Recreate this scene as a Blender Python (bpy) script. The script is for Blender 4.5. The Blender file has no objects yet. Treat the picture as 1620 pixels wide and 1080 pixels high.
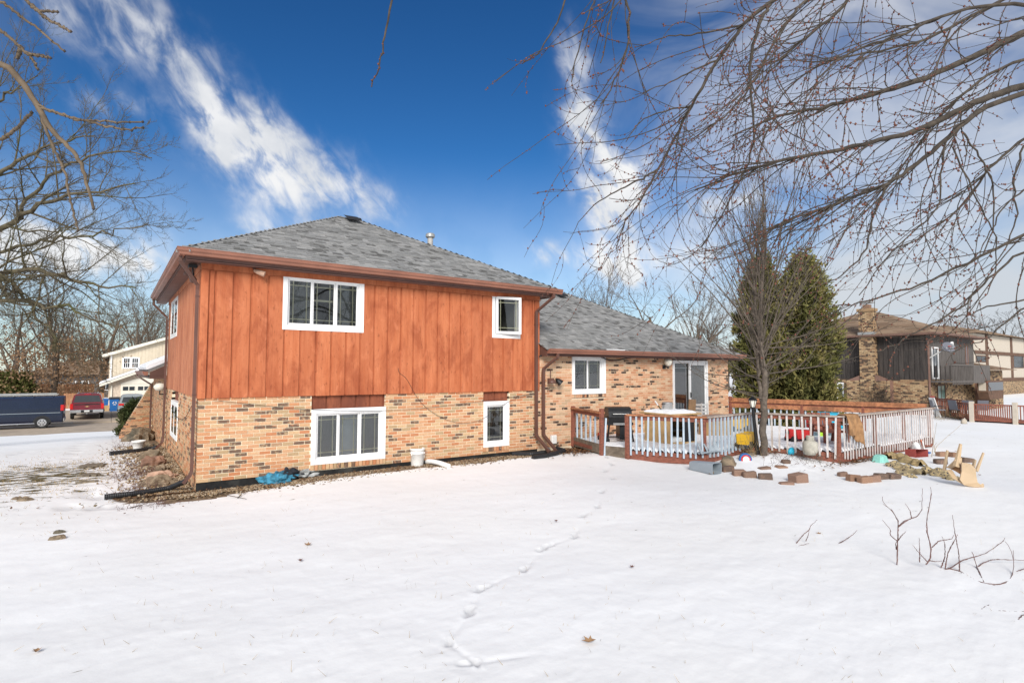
import bpy, math, random
import numpy as np
from mathutils import Vector, Matrix

# ------------------------------------------------------------------ camera, sky, sun, exposure
SC = bpy.context.scene
COL = SC.collection
F, PITCH, ROLL, YAW, CZ = 885.0, math.radians(2.955), math.radians(.16), math.radians(35.568), 2.0
_c, _s = math.cos(YAW), math.sin(YAW)
_fw = np.array([_s, _c, 0.0]); _r = np.array([_c, -_s, 0.0]); _u = np.array([0, 0, 1.0])
FW = _fw * math.cos(PITCH) + _u * math.sin(PITCH)
_u2 = -_fw * math.sin(PITCH) + _u * math.cos(PITCH)
RT = _r * math.cos(ROLL) + _u2 * math.sin(ROLL)
UP = -_r * math.sin(ROLL) + _u2 * math.cos(ROLL)
CAM = np.array([0, 0, CZ])

cd = bpy.data.cameras.new('camera')
cd.sensor_fit = 'HORIZONTAL'; cd.sensor_width = 36; cd.lens = 36 * F / 1620
cd.clip_start = .05; cd.clip_end = 3000
cam = bpy.data.objects.new('camera', cd); COL.objects.link(cam)
cam.matrix_world = Matrix(((RT[0], UP[0], -FW[0], 0), (RT[1], UP[1], -FW[1], 0), (RT[2], UP[2], -FW[2], CZ), (0, 0, 0, 1)))
SC.camera = cam

def ray(px, py): return FW + RT * (px - 810) / F - UP * (py - 540) / F
def at(px, py, d): return ray(px, py) * d + CAM
def azel(px, py):
    q = ray(px, py); q = q / np.linalg.norm(q)
    return math.degrees(math.atan2(q[0], q[1])), math.degrees(math.asin(q[2]))
def onY(px, py, Y): q = ray(px, py); return q * (Y / q[1]) + CAM
def onX(px, py, X): q = ray(px, py); return q * (X / q[0]) + CAM
def onZ(px, py, Z): q = ray(px, py); return q * ((Z - CZ) / q[2]) + CAM

SUN_EL, SUN_AZ = 30.0, 217.0        # azimuth clockwise from +Y: the sun stands behind the photographer
SUN_STRENGTH, SKY_STRENGTH, EXPOSURE = 4.0, .1, 0.10

class NT:
    """small helper to write node trees"""
    def __init__(s, tree): s.t = tree; s.n = tree.nodes; s.l = tree.links
    def node(s, typ, **kw):
        n = s.n.new(typ)
        for k, v in kw.items(): setattr(n, k, v)
        return n
    def put(s, sock, v):
        if hasattr(v, 'is_output') or isinstance(v, bpy.types.NodeSocket): s.l.new(v, sock)
        else: sock.default_value = v
    def m(s, op, a, b=0.0, c=0.0, clamp=False):
        n = s.n.new('ShaderNodeMath'); n.operation = op; n.use_clamp = clamp
        s.put(n.inputs[0], a); s.put(n.inputs[1], b); s.put(n.inputs[2], c)
        return n.outputs[0]
    def mix(s, f, a, b):
        n = s.n.new('ShaderNodeMix'); n.data_type = 'RGBA'
        s.put(n.inputs[0], f)
        s.put(n.inputs[6], a if isinstance(a, bpy.types.NodeSocket) else (*a, 1))
        s.put(n.inputs[7], b if isinstance(b, bpy.types.NodeSocket) else (*b, 1))
        return n.outputs[2]
    def noise(s, vec, scale, detail=4, rough=.55, dist=0.0, color=False):
        n = s.n.new('ShaderNodeTexNoise')
        if vec is not None: s.l.new(vec, n.inputs['Vector'])
        n.inputs['Scale'].default_value = scale; n.inputs['Detail'].default_value = detail
        n.inputs['Roughness'].default_value = rough; n.inputs['Distortion'].default_value = dist
        return n.outputs['Color' if color else 'Fac']
    def smooth(s, v, lo, hi, a=0.0, b=1.0):
        n = s.n.new('ShaderNodeMapRange'); n.interpolation_type = 'SMOOTHSTEP'
        s.put(n.inputs['Value'], v); s.put(n.inputs['From Min'], lo); s.put(n.inputs['From Max'], hi)
        s.put(n.inputs['To Min'], a); s.put(n.inputs['To Max'], b)
        return n.outputs[0]
    def vscale(s, vec, xyz):
        n = s.n.new('ShaderNodeVectorMath'); n.operation = 'MULTIPLY'
        s.l.new(vec, n.inputs[0]); n.inputs[1].default_value = xyz
        return n.outputs[0]

W = bpy.data.worlds.new('World'); SC.world = W; W.use_nodes = True
w = NT(W.node_tree); w.n.clear()
sky = w.node('ShaderNodeTexSky', sky_type='NISHITA', sun_disc=False)
sky.sun_elevation = math.radians(SUN_EL); sky.sun_rotation = math.radians(SUN_AZ)
sky.altitude = 200; sky.air_density = 1.0; sky.dust_density = .2; sky.ozone_density = 2.5
tc = w.node('ShaderNodeTexCoord'); sep = w.node('ShaderNodeSeparateXYZ'); w.l.new(tc.outputs['Generated'], sep.inputs[0])
az = w.m('MULTIPLY', w.m('ARCTAN2', sep.outputs[0], sep.outputs[1]), 57.29578)
el = w.m('MULTIPLY', w.m('ARCSINE', sep.outputs[2]), 57.29578)
# richer blue, as a polarised winter sky
hs = w.node('ShaderNodeHueSaturation'); hs.inputs['Saturation'].default_value = 1.22
w.l.new(sky.outputs[0], hs.inputs['Color'])
gm = w.node('ShaderNodeGamma'); gm.inputs[1].default_value = 1.25
w.l.new(hs.outputs[0], gm.inputs[0])
mlt = w.node('ShaderNodeMix', data_type='RGBA', blend_type='MULTIPLY'); mlt.inputs[0].default_value = 1
w.l.new(gm.outputs[0], mlt.inputs[6]); mlt.inputs[7].default_value = (.42, .60, .66, 1); skycol = mlt.outputs[2]
# cirrus: streaks laid along directions of the sky, feathered by noise
cmb = w.node('ShaderNodeCombineXYZ'); w.put(cmb.inputs[0], az); w.put(cmb.inputs[1], el)
P = cmb.outputs[0]
nz = w.node('ShaderNodeTexNoise'); w.l.new(P, nz.inputs['Vector'])
nz.inputs['Scale'].default_value = .16; nz.inputs['Detail'].default_value = 5; nz.inputs['Roughness'].default_value = .55
sn = w.node('ShaderNodeSeparateXYZ'); w.l.new(nz.outputs['Color'], sn.inputs[0])
wx = w.m('ADD', az, w.m('MULTIPLY', w.m('SUBTRACT', sn.outputs[0], .5), 6.5))
wy = w.m('ADD', el, w.m('MULTIPLY', w.m('SUBTRACT', sn.outputs[1], .5), 5.5))
def streak(x1, y1, x2, y2, wd, k, px=True):
    if px: (x1, y1), (x2, y2) = azel(x1, y1), azel(x2, y2)
    dx, dy = x2 - x1, y2 - y1; L2 = dx * dx + dy * dy + 1e-6
    t = w.m('ADD', w.m('MULTIPLY', w.m('SUBTRACT', wx, x1), dx / L2), w.m('MULTIPLY', w.m('SUBTRACT', wy, y1), dy / L2), clamp=True)
    ex = w.m('SUBTRACT', w.m('SUBTRACT', wx, x1), w.m('MULTIPLY', t, dx))
    ey = w.m('SUBTRACT', w.m('SUBTRACT', wy, y1), w.m('MULTIPLY', t, dy))
    d2 = w.m('ADD', w.m('MULTIPLY', ex, ex), w.m('MULTIPLY', ey, ey))
    return w.m('MULTIPLY', w.m('EXPONENT', w.m('MULTIPLY', d2, -1.0 / (wd * wd))), k)
STREAKS = [(60, -20, 185, 78, 2.3, .55), (185, -40, 275, 90, 2.5, .62), (300, 140, 345, 185, 2.0, .42), (330, 185, 425, 240, 2.9, .72),
           (400, 240, 480, 315, 3.2, .72), (520, 270, 585, 320, 2.6, .70), (340, 80, 440, 200, 1.6, .25),
           (905, 70, 925, 215, 2.0, .58), (915, 200, 960, 300, 2.4, .74), (965, 290, 985, 400, 2.2, .70), (860, 390, 965, 420, 1.5, .65),
           (975, 310, 1050, 240, 1.5, .5), (1000, 420, 1120, 400, 1.6, .5), (-60, 400, 230, 410, 2.2, .8), (-40, 345, 120, 380, 1.8, .6),
           (400, 345, 450, 400, 1.2, .5), (110, 140, 230, 180, .9, .35), (1100, 330, 1180, 300, 1.6, .55)]
dens = None
for a in STREAKS:
    v = streak(*a); dens = v if dens is None else w.m('ADD', dens, v)
# more cirrus of the same kind round the rest of the sky
cir = w.noise(w.vscale(P, (.03, .055, 1)), 1.0, 6, .6, 1.2)
out_az = w.m('ABSOLUTE', w.m('SUBTRACT', az, 33.0))
rest = w.m('MULTIPLY', w.smooth(cir, .40, .68), w.smooth(out_az, 34.0, 60.0))
dens = w.m('ADD', dens, rest)
rot = w.node('ShaderNodeCombineXYZ')
w.put(rot.inputs[0], w.m('ADD', w.m('MULTIPLY', az, .80), w.m('MULTIPLY', el, .60))); w.put(rot.inputs[1], w.m('SUBTRACT', w.m('MULTIPLY', el, .80), w.m('MULTIPLY', az, .60)))
fine = w.noise(w.vscale(rot.outputs[0], (.75, .36, 1)), .8, 8, .57, .35)
dens = w.m('MULTIPLY', dens, w.smooth(fine, .26, .74, .28, 1.45))
cl = w.m('MULTIPLY', w.smooth(dens, .02, 1.35), .92)
# thin veil: thickens to the right of the picture and low over the horizon
vn = w.noise(w.vscale(P, (.05, .11, 1)), 1.0, 5, .55, .8)
veil_r = w.m('MULTIPLY', w.smooth(az, 38.0, 68.0), w.smooth(vn, .22, .62))
veil_h = w.m('MULTIPLY', w.smooth(el, 22.0, -2.0), .62)
veil_o = w.m('MULTIPLY', w.smooth(out_az, 34.0, 70.0), .5)
cl = w.m('ADD', cl, w.m('MULTIPLY', veil_r, .60)); cl = w.m('ADD', cl, veil_h); cl = w.m('MAXIMUM', cl, veil_o)
cl = w.m('MINIMUM', w.m('MAXIMUM', cl, 0.0), .97)
# cloud body: white, greyer where thick and low
cn = w.noise(P, .22, 4, .5)
ccol = w.mix(w.smooth(cn, .35, .7), (8.8, 8.8, 8.8), (6.9, 7.1, 7.4))
ccol = w.mix(w.m('MULTIPLY', w.smooth(az, 45.0, 72.0), w.smooth(el, 30.0, 4.0)), ccol, (5.9, 6.3, 6.8))
final = w.mix(cl, skycol, ccol)
bg = w.node('ShaderNodeBackground'); w.l.new(final, bg.inputs[0]); bg.inputs[1].default_value = SKY_STRENGTH
W.cycles.sampling_method = 'MANUAL'; W.cycles.sample_map_resolution = 256
wo = w.node('ShaderNodeOutputWorld'); w.l.new(bg.outputs[0], wo.inputs[0])

sl = bpy.data.lights.new('sun', 'SUN'); sl.energy = SUN_STRENGTH; sl.angle = math.radians(24); sl.color = (1, .955, .895)
so = bpy.data.objects.new('sun', sl); COL.objects.link(so)
_az, _el = math.radians(SUN_AZ), math.radians(SUN_EL)
sd = Vector((math.sin(_az) * math.cos(_el), math.cos(_az) * math.cos(_el), math.sin(_el)))
so.rotation_euler = sd.to_track_quat('Z', 'Y').to_euler(); so.location = (0, 0, 30)
vs = SC.view_settings; vs.view_transform = 'Standard'; vs.look = 'None'; vs.gamma = 1; vs.exposure = EXPOSURE; vs.use_curve_mapping = False

# ------------------------------------------------------------------ materials
MATS = {}
def newmat(name):
    m = bpy.data.materials.new(name); m.use_nodes = True
    t = NT(m.node_tree); t.n.clear()
    o = t.node('ShaderNodeOutputMaterial'); b = t.node('ShaderNodeBsdfPrincipled')
    t.l.new(b.outputs[0], o.inputs[0]); MATS[name] = m
    return m, t, b, o
def pos(t):
    g = t.node('ShaderNodeNewGeometry'); return g.outputs['Position']
def bump(t, b, h, strength=.3, dist=.01):
    n = t.node('ShaderNodeBump'); n.inputs['Strength'].default_value = strength; n.inputs['Distance'].default_value = dist
    t.l.new(h, n.inputs['Height']); t.l.new(n.outputs[0], b.inputs['Normal'])
def plain(name, col, rough=.7, var=.25, scale=8.0, bmp=.15, metal=0.0, stretch=(1, 1, 1), dark=None, spec=.4, bd=.01):
    """one colour with grain and wear"""
    m, t, b, o = newmat(name)
    p = pos(t)
    if stretch != (1, 1, 1): p = t.vscale(p, stretch)
    n1 = t.noise(p, scale, 6, .6); n2 = t.noise(p, scale * .21, 3, .5)
    lo = tuple(c * (1 - var) for c in col); hi = tuple(min(1, c * (1 + var)) for c in col)
    c = t.mix(t.smooth(n1, .3, .7), lo, hi)
    if dark: c = t.mix(t.smooth(n2, .52, .72), c, dark)
    t.l.new(c, b.inputs['Base Color']); b.inputs['Roughness'].default_value = rough; b.inputs['Metallic'].default_value = metal
    b.inputs['Specular IOR Level'].default_value = spec
    if bmp: bump(t, b, n1, bmp, bd)
    return m
def tabbed(name, cols, dark, rough, obj_random, mott=14.0, bmp=.5, flash=.16, bd=.006):
    """many alike pieces, each with its own tint: bricks, shingles"""
    m, t, b, o = newmat(name)
    if obj_random: r = t.node('ShaderNodeObjectInfo').outputs['Random']
    else: r = t.node('ShaderNodeAttribute', attribute_name='rnd').outputs['Fac']
    cr = t.node('ShaderNodeValToRGB'); cr.color_ramp.interpolation = 'CONSTANT'
    e = cr.color_ramp.elements
    while len(e) < len(cols): e.new(.5)
    for i, c in enumerate(cols): e[i].position = i / len(cols); e[i].color = (*c, 1)
    t.l.new(r, cr.inputs[0])
    p = pos(t); n1 = t.noise(p, mott, 5, .6); n2 = t.noise(p, mott * 5, 4, .6)
    r2 = t.m('FRACT', t.m('MULTIPLY', r, 37.7))
    f = t.m('MULTIPLY', t.smooth(r2, 1 - flash, 1 - flash + .02), t.smooth(n1, .30, .50))
    c = t.mix(f, cr.outputs[0], dark)
    c2 = t.mix(t.m('MULTIPLY', t.smooth(n2, .35, .7), .35), c, tuple(min(1, v * .45) for v in cols[0]))
    t.l.new(c2, b.inputs['Base Color']); b.inputs['Roughness'].default_value = rough
    b.inputs['Specular IOR Level'].default_value = .25
    bump(t, b, n2, bmp, bd)
    return m
BRICK = [(.58, .29, .15), (.62, .36, .205), (.53, .22, .105), (.64, .40, .235), (.46, .325, .185), (.60, .32, .175), (.62, .42, .24), (.57, .27, .135), (.59, .36, .20)]
WBRICK = [(.62, .32, .18), (.69, .45, .29), (.55, .26, .14), (.67, .39, .24), (.70, .49, .32), (.62, .34, .20), (.55, .38, .24), (.67, .42, .26)]
DKB = (.145, .098, .072)
tabbed('brick', BRICK, DKB, .9, True, 13, .7, .18); tabbed('brick_run', BRICK, DKB, .9, False, 13, .7, .165)
tabbed('brick_wing', WBRICK, (.05, .035, .03), .9, False, 12, .5, .15)
NBR = [(.34, .22, .12), (.42, .29, .165), (.30, .18, .10), (.46, .33, .19), (.36, .25, .14)]
tabbed('brick_far', NBR, (.06, .045, .035), .9, False, 5, .3, .3)
SH = [(.225, .223, .216), (.275, .273, .265), (.31, .306, .297), (.25, .25, .245), (.34, .335, .324), (.215, .213, .207), (.292, .288, .278), (.262, .26, .255)]
tabbed('shingle', SH, (.12, .118, .112), .95, True, 10, .5, .14); tabbed('shingle_run', SH, (.12, .118, .112), .95, False, 10, .5, .14)
SHB = [(.23, .155, .10), (.29, .20, .135), (.20, .135, .09), (.31, .225, .155)]
tabbed('shingle_brown', SHB, (.13, .09, .06), .95, False, 4, .3, .14)
EDG = [(.27, .16, .105), (.33, .20, .135), (.23, .15, .11), (.30, .19, .14)]
tabbed('edging', EDG, (.14, .10, .08), .95, True, 12, .7, .3)
PEB = [(.36, .27, .17), (.28, .19, .11), (.44, .35, .24), (.20, .13, .08), (.50, .42, .31), (.32, .2, .1)]
tabbed('pebble', PEB, (.08, .05, .03), .9, False, 14, .5, .25)
LEAF = [(.16, .075, .035), (.22, .11, .05), (.11, .055, .03), (.28, .16, .08)]
tabbed('dead_leaf', LEAF, (.05, .03, .02), .8, False, 20, .3, .2)
plain('mortar', (.78, .69, .51), .95, .08, 20, .4)
def siding_mat(name, base, dk, lt):
    m, t, b, o = newmat(name)
    p = pos(t); oi = t.node('ShaderNodeObjectInfo').outputs['Random']
    n1 = t.noise(t.vscale(p, (9, 9, .8)), 1, 6, .65); n2 = t.noise(t.vscale(p, (2.4, 2.4, 1.0)), 1.0, 6, .65, .6); n3 = t.noise(t.vscale(p, (26, 26, 9)), 1, 5, .6)
    n4 = t.noise(t.vscale(p, (2.6, 2.6, .9)), 1, 5, .6, .6)
    c = t.mix(t.smooth(n1, .3, .72), base, lt)
    c = t.mix(t.m('MULTIPLY', t.smooth(n2, .42, .66), .72), c, dk)
    c = t.mix(t.m('MULTIPLY', t.smooth(n3, .60, .70), .6), c, tuple(v * .45 for v in dk))
    c = t.mix(t.m('MULTIPLY', t.smooth(n4, .56, .74), .45), c, tuple(min(1, v * 1.2) for v in lt))
    n5 = t.noise(t.vscale(p, (5, 5, 2.2)), 1, 6, .7, 1.0); c = t.mix(t.m('MULTIPLY', t.smooth(n5, .60, .78), .55), c, tuple(v * .5 for v in dk))
    n6 = t.noise(t.vscale(p, (60, 60, 7)), 1, 3, .6); c = t.mix(t.m('MULTIPLY', t.smooth(n6, .66, .74), .55), c, tuple(v * .4 for v in dk))
    c = t.mix(t.m('MULTIPLY', oi, .34), c, dk)
    n8 = t.noise(t.vscale(p, (45, 45, 1.6)), 1, 5, .7); c = t.mix(t.m('MULTIPLY', t.smooth(n8, .50, .72), .38), c, tuple(v * .62 for v in dk))
    n9 = t.noise(t.vscale(p, (3.2, 3.2, 1.4)), 1.7, 5, .6, .8); c = t.mix(t.m('MULTIPLY', t.smooth(n9, .55, .72), .35), c, tuple(min(1, v * 1.15 + .03) for v in lt))
    t.l.new(c, b.inputs['Base Color']); b.inputs['Roughness'].default_value = .78; b.inputs['Specular IOR Level'].default_value = .25
    bump(t, b, n1, .35, .006)
siding_mat('siding', (.475, .140, .056), (.285, .066, .027), (.58, .20, .09))
siding_mat('siding_dark', (.24, .075, .038), (.13, .04, .024), (.28, .09, .045))
siding_mat('siding_side', (.48, .175, .085), (.33, .10, .048), (.58, .245, .13))
plain('white_vinyl', (.82, .815, .80), .42, .04, 3, .03)
plain('grille', (.72, .68, .48), .5, .06, 6, 0)
plain('brown_metal', (.125, .06, .044), .42, .10, 2.5, .05, dark=(.10, .05, .038))
plain('gutter_metal', (.27, .118, .078), .40, .14, 2.0, .05, dark=(.20, .09, .063))
plain('soffit', (.155, .084, .068), .6, .1, 5, .05)
plain('tar', (.012, .012, .012), .85, .5, 9, .6, dark=(.05, .05, .045))
plain('concrete', (.36, .33, .29), .95, .15, 5, .35)
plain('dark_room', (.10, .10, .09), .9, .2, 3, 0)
plain('blind', (.66, .70, .72), .7, .06, 4, 0)
plain('curtain', (.16, .155, .145), .9, .3, 5, .1, stretch=(6, 6, .3))
plain('black_plastic', (.018, .018, .02), .45, .2, 10, .05)
plain('black_metal', (.014, .014, .015), .35, .2, 10, .05)
plain('white_plastic', (.76, .75, .72), .45, .06, 6, .05)
plain('deck_red', (.24, .085, .055), .8, .28, 14, .3, stretch=(1, 1, 3), dark=(.16, .06, .04))
plain('deck_cap', (.36, .15, .07), .72, .35, 10, .35, dark=(.20, .085, .045))
plain('deck_weathered', (.40, .33, .28), .9, .25, 14, .4, dark=(.22, .15, .115))
plain('baluster_blue', (.44, .52, .59), .7, .1, 9, .2, stretch=(1, 1, .4), dark=(.40, .45, .49))
plain('baluster_grey', (.60, .555, .53), .85, .14, 12, .3, stretch=(1, 1, .5), dark=(.40, .33, .28))
plain('old_wood', (.17, .135, .10), .9, .3, 12, .4, dark=(.09, .07, .05))
plain('bark_maple', (.062, .049, .037), .9, .4, 14, .5, dark=(.042, .033, .026))
plain('bark_young', (.125, .10, .078), .9, .35, 12, .5, dark=(.085, .068, .052))
plain('bark_tan', (.13, .096, .063), .9, .35, 14, .5, dark=(.085, .062, .042))
plain('mortar_wing', (.70, .58, .42), .95, .08, 20, .4)
plain('bark_grey', (.125, .095, .068), .9, .35, 6, .5, dark=(.07, .055, .04))
plain('bark_brown', (.07, .052, .039), .9, .35, 12, .5, dark=(.045, .034, .026))
plain('bark_moss', (.10, .082, .05), .9, .4, 6, .5, dark=(.085, .085, .03))
plain('twig_red', (.14, .075, .065), .85, .3, 14, .3)
plain('bud', (.15, .055, .035), .8, .4, 30, .2)
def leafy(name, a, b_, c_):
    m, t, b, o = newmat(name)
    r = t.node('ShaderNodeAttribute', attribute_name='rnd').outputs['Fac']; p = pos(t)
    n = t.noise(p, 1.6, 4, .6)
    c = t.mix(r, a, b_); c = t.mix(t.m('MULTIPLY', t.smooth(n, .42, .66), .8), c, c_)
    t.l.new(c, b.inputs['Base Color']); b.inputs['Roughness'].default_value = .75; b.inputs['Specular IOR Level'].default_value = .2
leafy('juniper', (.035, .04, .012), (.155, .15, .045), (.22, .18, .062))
leafy('hedge', (.035, .045, .012), (.09, .10, .025), (.12, .09, .03))
leafy('boxwood', (.025, .035, .012), (.06, .08, .025), (.09, .09, .03))
leafy('oak_leaf', (.17, .10, .055), (.26, .16, .09), (.12, .07, .04))
plain('rock', (.22, .165, .11), .95, .4, 7, .8, dark=(.11, .10, .075), bd=.03)
plain('rock_red', (.27, .15, .10), .95, .3, 7, .8, dark=(.15, .085, .06), bd=.03)
plain('rock_pink', (.46, .30, .215), .95, .2, 7, .6, bd=.02)
plain('flagstone', (.20, .165, .12), .95, .3, 9, .6)
plain('teal_cloth', (.045, .20, .30), .9, .5, 16, .4, dark=(.012, .02, .03))
plain('grey_cloth', (.38, .39, .38), .95, .4, 14, .5, dark=(.12, .12, .12))
plain('dark_cloth', (.02, .022, .028), .95, .4, 14, .4)
plain('brown_rug', (.34, .185, .085), .95, .25, 9, .4, dark=(.21, .11, .05))
plain('tan_plastic', (.52, .38, .235), .5, .05, 4, .03)
plain('grey_plastic', (.30, .345, .38), .5, .06, 5, .05)
plain('teal_plastic', (.26, .58, .50), .5, .06, 5, .05)
plain('red_plastic', (.55, .03, .03), .45, .08, 6, .05)
plain('rust_plastic', (.30, .06, .05), .6, .15, 6, .1)
plain('yellow_plastic', (.72, .42, .02), .45, .08, 6, .05)
plain('cyan_plastic', (.02, .46, .66), .45, .08, 6, .05)
plain('lime_plastic', (.40, .66, .05), .45, .08, 6, .05)
plain('blue_plastic', (.02, .13, .38), .45, .08, 6, .05)
plain('orange_plastic', (.70, .17, .06), .5, .08, 6, .05)
plain('tank_grey', (.42, .395, .33), .65, .2, 8, .2, dark=(.30, .24, .17))
plain('tan_wood', (.52, .34, .16), .7, .15, 8, .2, dark=(.42, .26, .11))
plain('cardboard', (.30, .18, .095), .9, .15, 8, .1)
plain('steel', (.55, .54, .52), .3, .1, 8, .05, metal=.9)
plain('galvanised', (.40, .40, .385), .5, .15, 8, .1, metal=.5)
plain('rusty_pipe', (.38, .36, .33), .7, .2, 6, .2, dark=(.30, .12, .05))
plain('globe', (.80, .77, .66), .3, .04, 5, 0)
plain('navy_paint', (.006, .011, .030), .22, .1, 2, 0, spec=.6)
plain('maroon_paint', (.16, .018, .028), .25, .1, 2, 0, spec=.6)
plain('silver_paint', (.36, .40, .42), .3, .06, 2, 0, metal=.4)
plain('car_glass', (.03, .036, .04), .08, .1, 2, 0, spec=.7)
plain('teal_glass', (.09, .17, .145), .12, .2, 2, 0, spec=.6)
plain('rubber', (.018, .018, .018), .85, .2, 20, .1)
plain('chrome', (.6, .6, .6), .2, .08, 4, 0, metal=.8)
plain('tail_light', (.55, .015, .015), .25, .1, 4, 0)
plain('cream_siding', (.58, .50, .38), .75, .06, 2, .05)
plain('cream_brick', (.58, .48, .38), .9, .16, 6, .3)
plain('cream_trim', (.72, .68, .58), .6, .05, 3, .05)
plain('cedar_fence', (.33, .16, .08), .85, .28, 6, .3, stretch=(3, 3, .4))
plain('tan_fence', (.30, .22, .14), .9, .28, 5, .3)
plain('dark_siding', (.042, .035, .031), .85, .35, 5, .4, stretch=(3, 3, .35), dark=(.07, .058, .05))
plain('grey_siding', (.11, .097, .088), .85, .25, 5, .3, stretch=(3, 3, .35))
plain('stucco', (.50, .44, .36), .95, .06, 4, .2)
plain('tudor_trim', (.12, .065, .04), .8, .2, 4, .2)
plain('brown_trim', (.20, .115, .085), .7, .15, 4, .1)
plain('dish_grey', (.15, .155, .18), .5, .06, 3, 0)
plain('road', (.40, .325, .25), .95, .12, 2.2, .25, dark=(.33, .27, .21))
plain('driveway', (.44, .355, .265), .95, .10, 2.0, .25)
plain('old_fabric', (.36, .265, .13), .95, .35, 9, .4, dark=(.17, .12, .06))
plain('cable', (.02, .02, .022), .5, .2, 20, 0)
m, t, b, o = newmat('patterned_fabric')
v = t.node('ShaderNodeTexVoronoi'); t.l.new(pos(t), v.inputs['Vector']); v.inputs['Scale'].default_value = 22
c = t.mix(t.smooth(v.outputs['Distance'], .32, .42), (.02, .022, .05), (.44, .34, .18))
c = t.mix(t.smooth(t.noise(pos(t), 9, 4), .48, .55), c, (.30, .24, .14)); t.l.new(c, b.inputs['Base Color']); b.inputs['Roughness'].default_value = .95
# glass: clear pane, mirror-like at its surface
m, t, b, o = newmat('glass'); t.n.remove(b)
tr = t.node('ShaderNodeBsdfTransparent'); tr.inputs[0].default_value = (.86, .89, .88, 1)
gl = t.node('ShaderNodeBsdfGlossy'); gl.inputs['Roughness'].default_value = .015
fr = t.node('ShaderNodeFresnel'); fr.inputs[0].default_value = 1.52
mx = t.node('ShaderNodeMixShader'); t.l.new(t.m('MULTIPLY', fr.outputs[0], 3.2, clamp=True), mx.inputs[0])
t.l.new(tr.outputs[0], mx.inputs[1]); t.l.new(gl.outputs[0], mx.inputs[2]); t.l.new(mx.outputs[0], o.inputs[0])
# insect screen: dark mesh one can half see through
m, t, b, o = newmat('insect_screen')
b.inputs['Base Color'].default_value = (.26, .27, .27, 1); b.inputs['Roughness'].default_value = .8
tr = t.node('ShaderNodeBsdfTransparent'); mx = t.node('ShaderNodeMixShader'); mx.inputs[0].default_value = .45
t.l.new(tr.outputs[0], mx.inputs[1]); t.l.new(b.outputs[0], mx.inputs[2]); t.l.new(mx.outputs[0], o.inputs[0])
# snow and what shows through it
m, t, b, o = newmat('snow_cover')
p = pos(t)
gr = t.node('ShaderNodeAttribute', attribute_name='grass').outputs['Fac']; gv = t.node('ShaderNodeAttribute', attribute_name='gravel').outputs['Fac']; td = t.node('ShaderNodeAttribute', attribute_name='print_shade').outputs['Fac']
n1 = t.noise(t.vscale(p, (2.0, 3.4, 2)), 1, 6, .6); n2 = t.noise(p, 14, 5, .6); n3 = t.noise(p, .35, 3, .5); n4 = t.noise(t.vscale(p, (3.5, 9, 3)), 1, 6, .62)
sn_ = t.mix(t.smooth(n3, .35, .65), (.865, .865, .86), (.84, .835, .82))
sn_ = t.mix(t.m('MULTIPLY', t.smooth(n4, .58, .76), .26), sn_, (.60, .58, .55))
sn_ = t.mix(t.m('MULTIPLY', td, .62), sn_, (.44, .44, .45))  # grey shade of the footprints, painted into the snow colour
gc = t.mix(t.smooth(n2, .3, .7), (.055, .045, .015), (.16, .125, .05))
gvc = t.mix(t.smooth(n2, .35, .65), (.10, .065, .04), (.30, .22, .14))
fg = t.smooth(t.m('ADD', gr, t.m('MULTIPLY', t.m('SUBTRACT', n4, .5), 2.4)), .46, .60)
fv = t.smooth(t.m('ADD', gv, t.m('MULTIPLY', t.m('SUBTRACT', n1, .5), .9)), .44, .56)
c = t.mix(fg, sn_, gc); c = t.mix(fv, c, gvc)
t.l.new(c, b.inputs['Base Color']); b.inputs['Roughness'].default_value = .75; b.inputs['Specular IOR Level'].default_value = .25
n7 = t.noise(p, 70, 4, .65); h = t.m('ADD', t.m('ADD', t.m('MULTIPLY', n1, 1.0), t.m('MULTIPLY', n4, .5)), t.m('ADD', t.m('MULTIPLY', n2, .22), t.m('MULTIPLY', n7, .10))); bump(t, b, h, .21, .026)
m, t, b, o = newmat('snow')
p = pos(t); n1 = t.noise(p, 3, 5, .6); b.inputs['Base Color'].default_value = (.86, .865, .875, 1); b.inputs['Roughness'].default_value = .75
b.inputs['Specular IOR Level'].default_value = .25; bump(t, b, n1, .3, .04)
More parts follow.
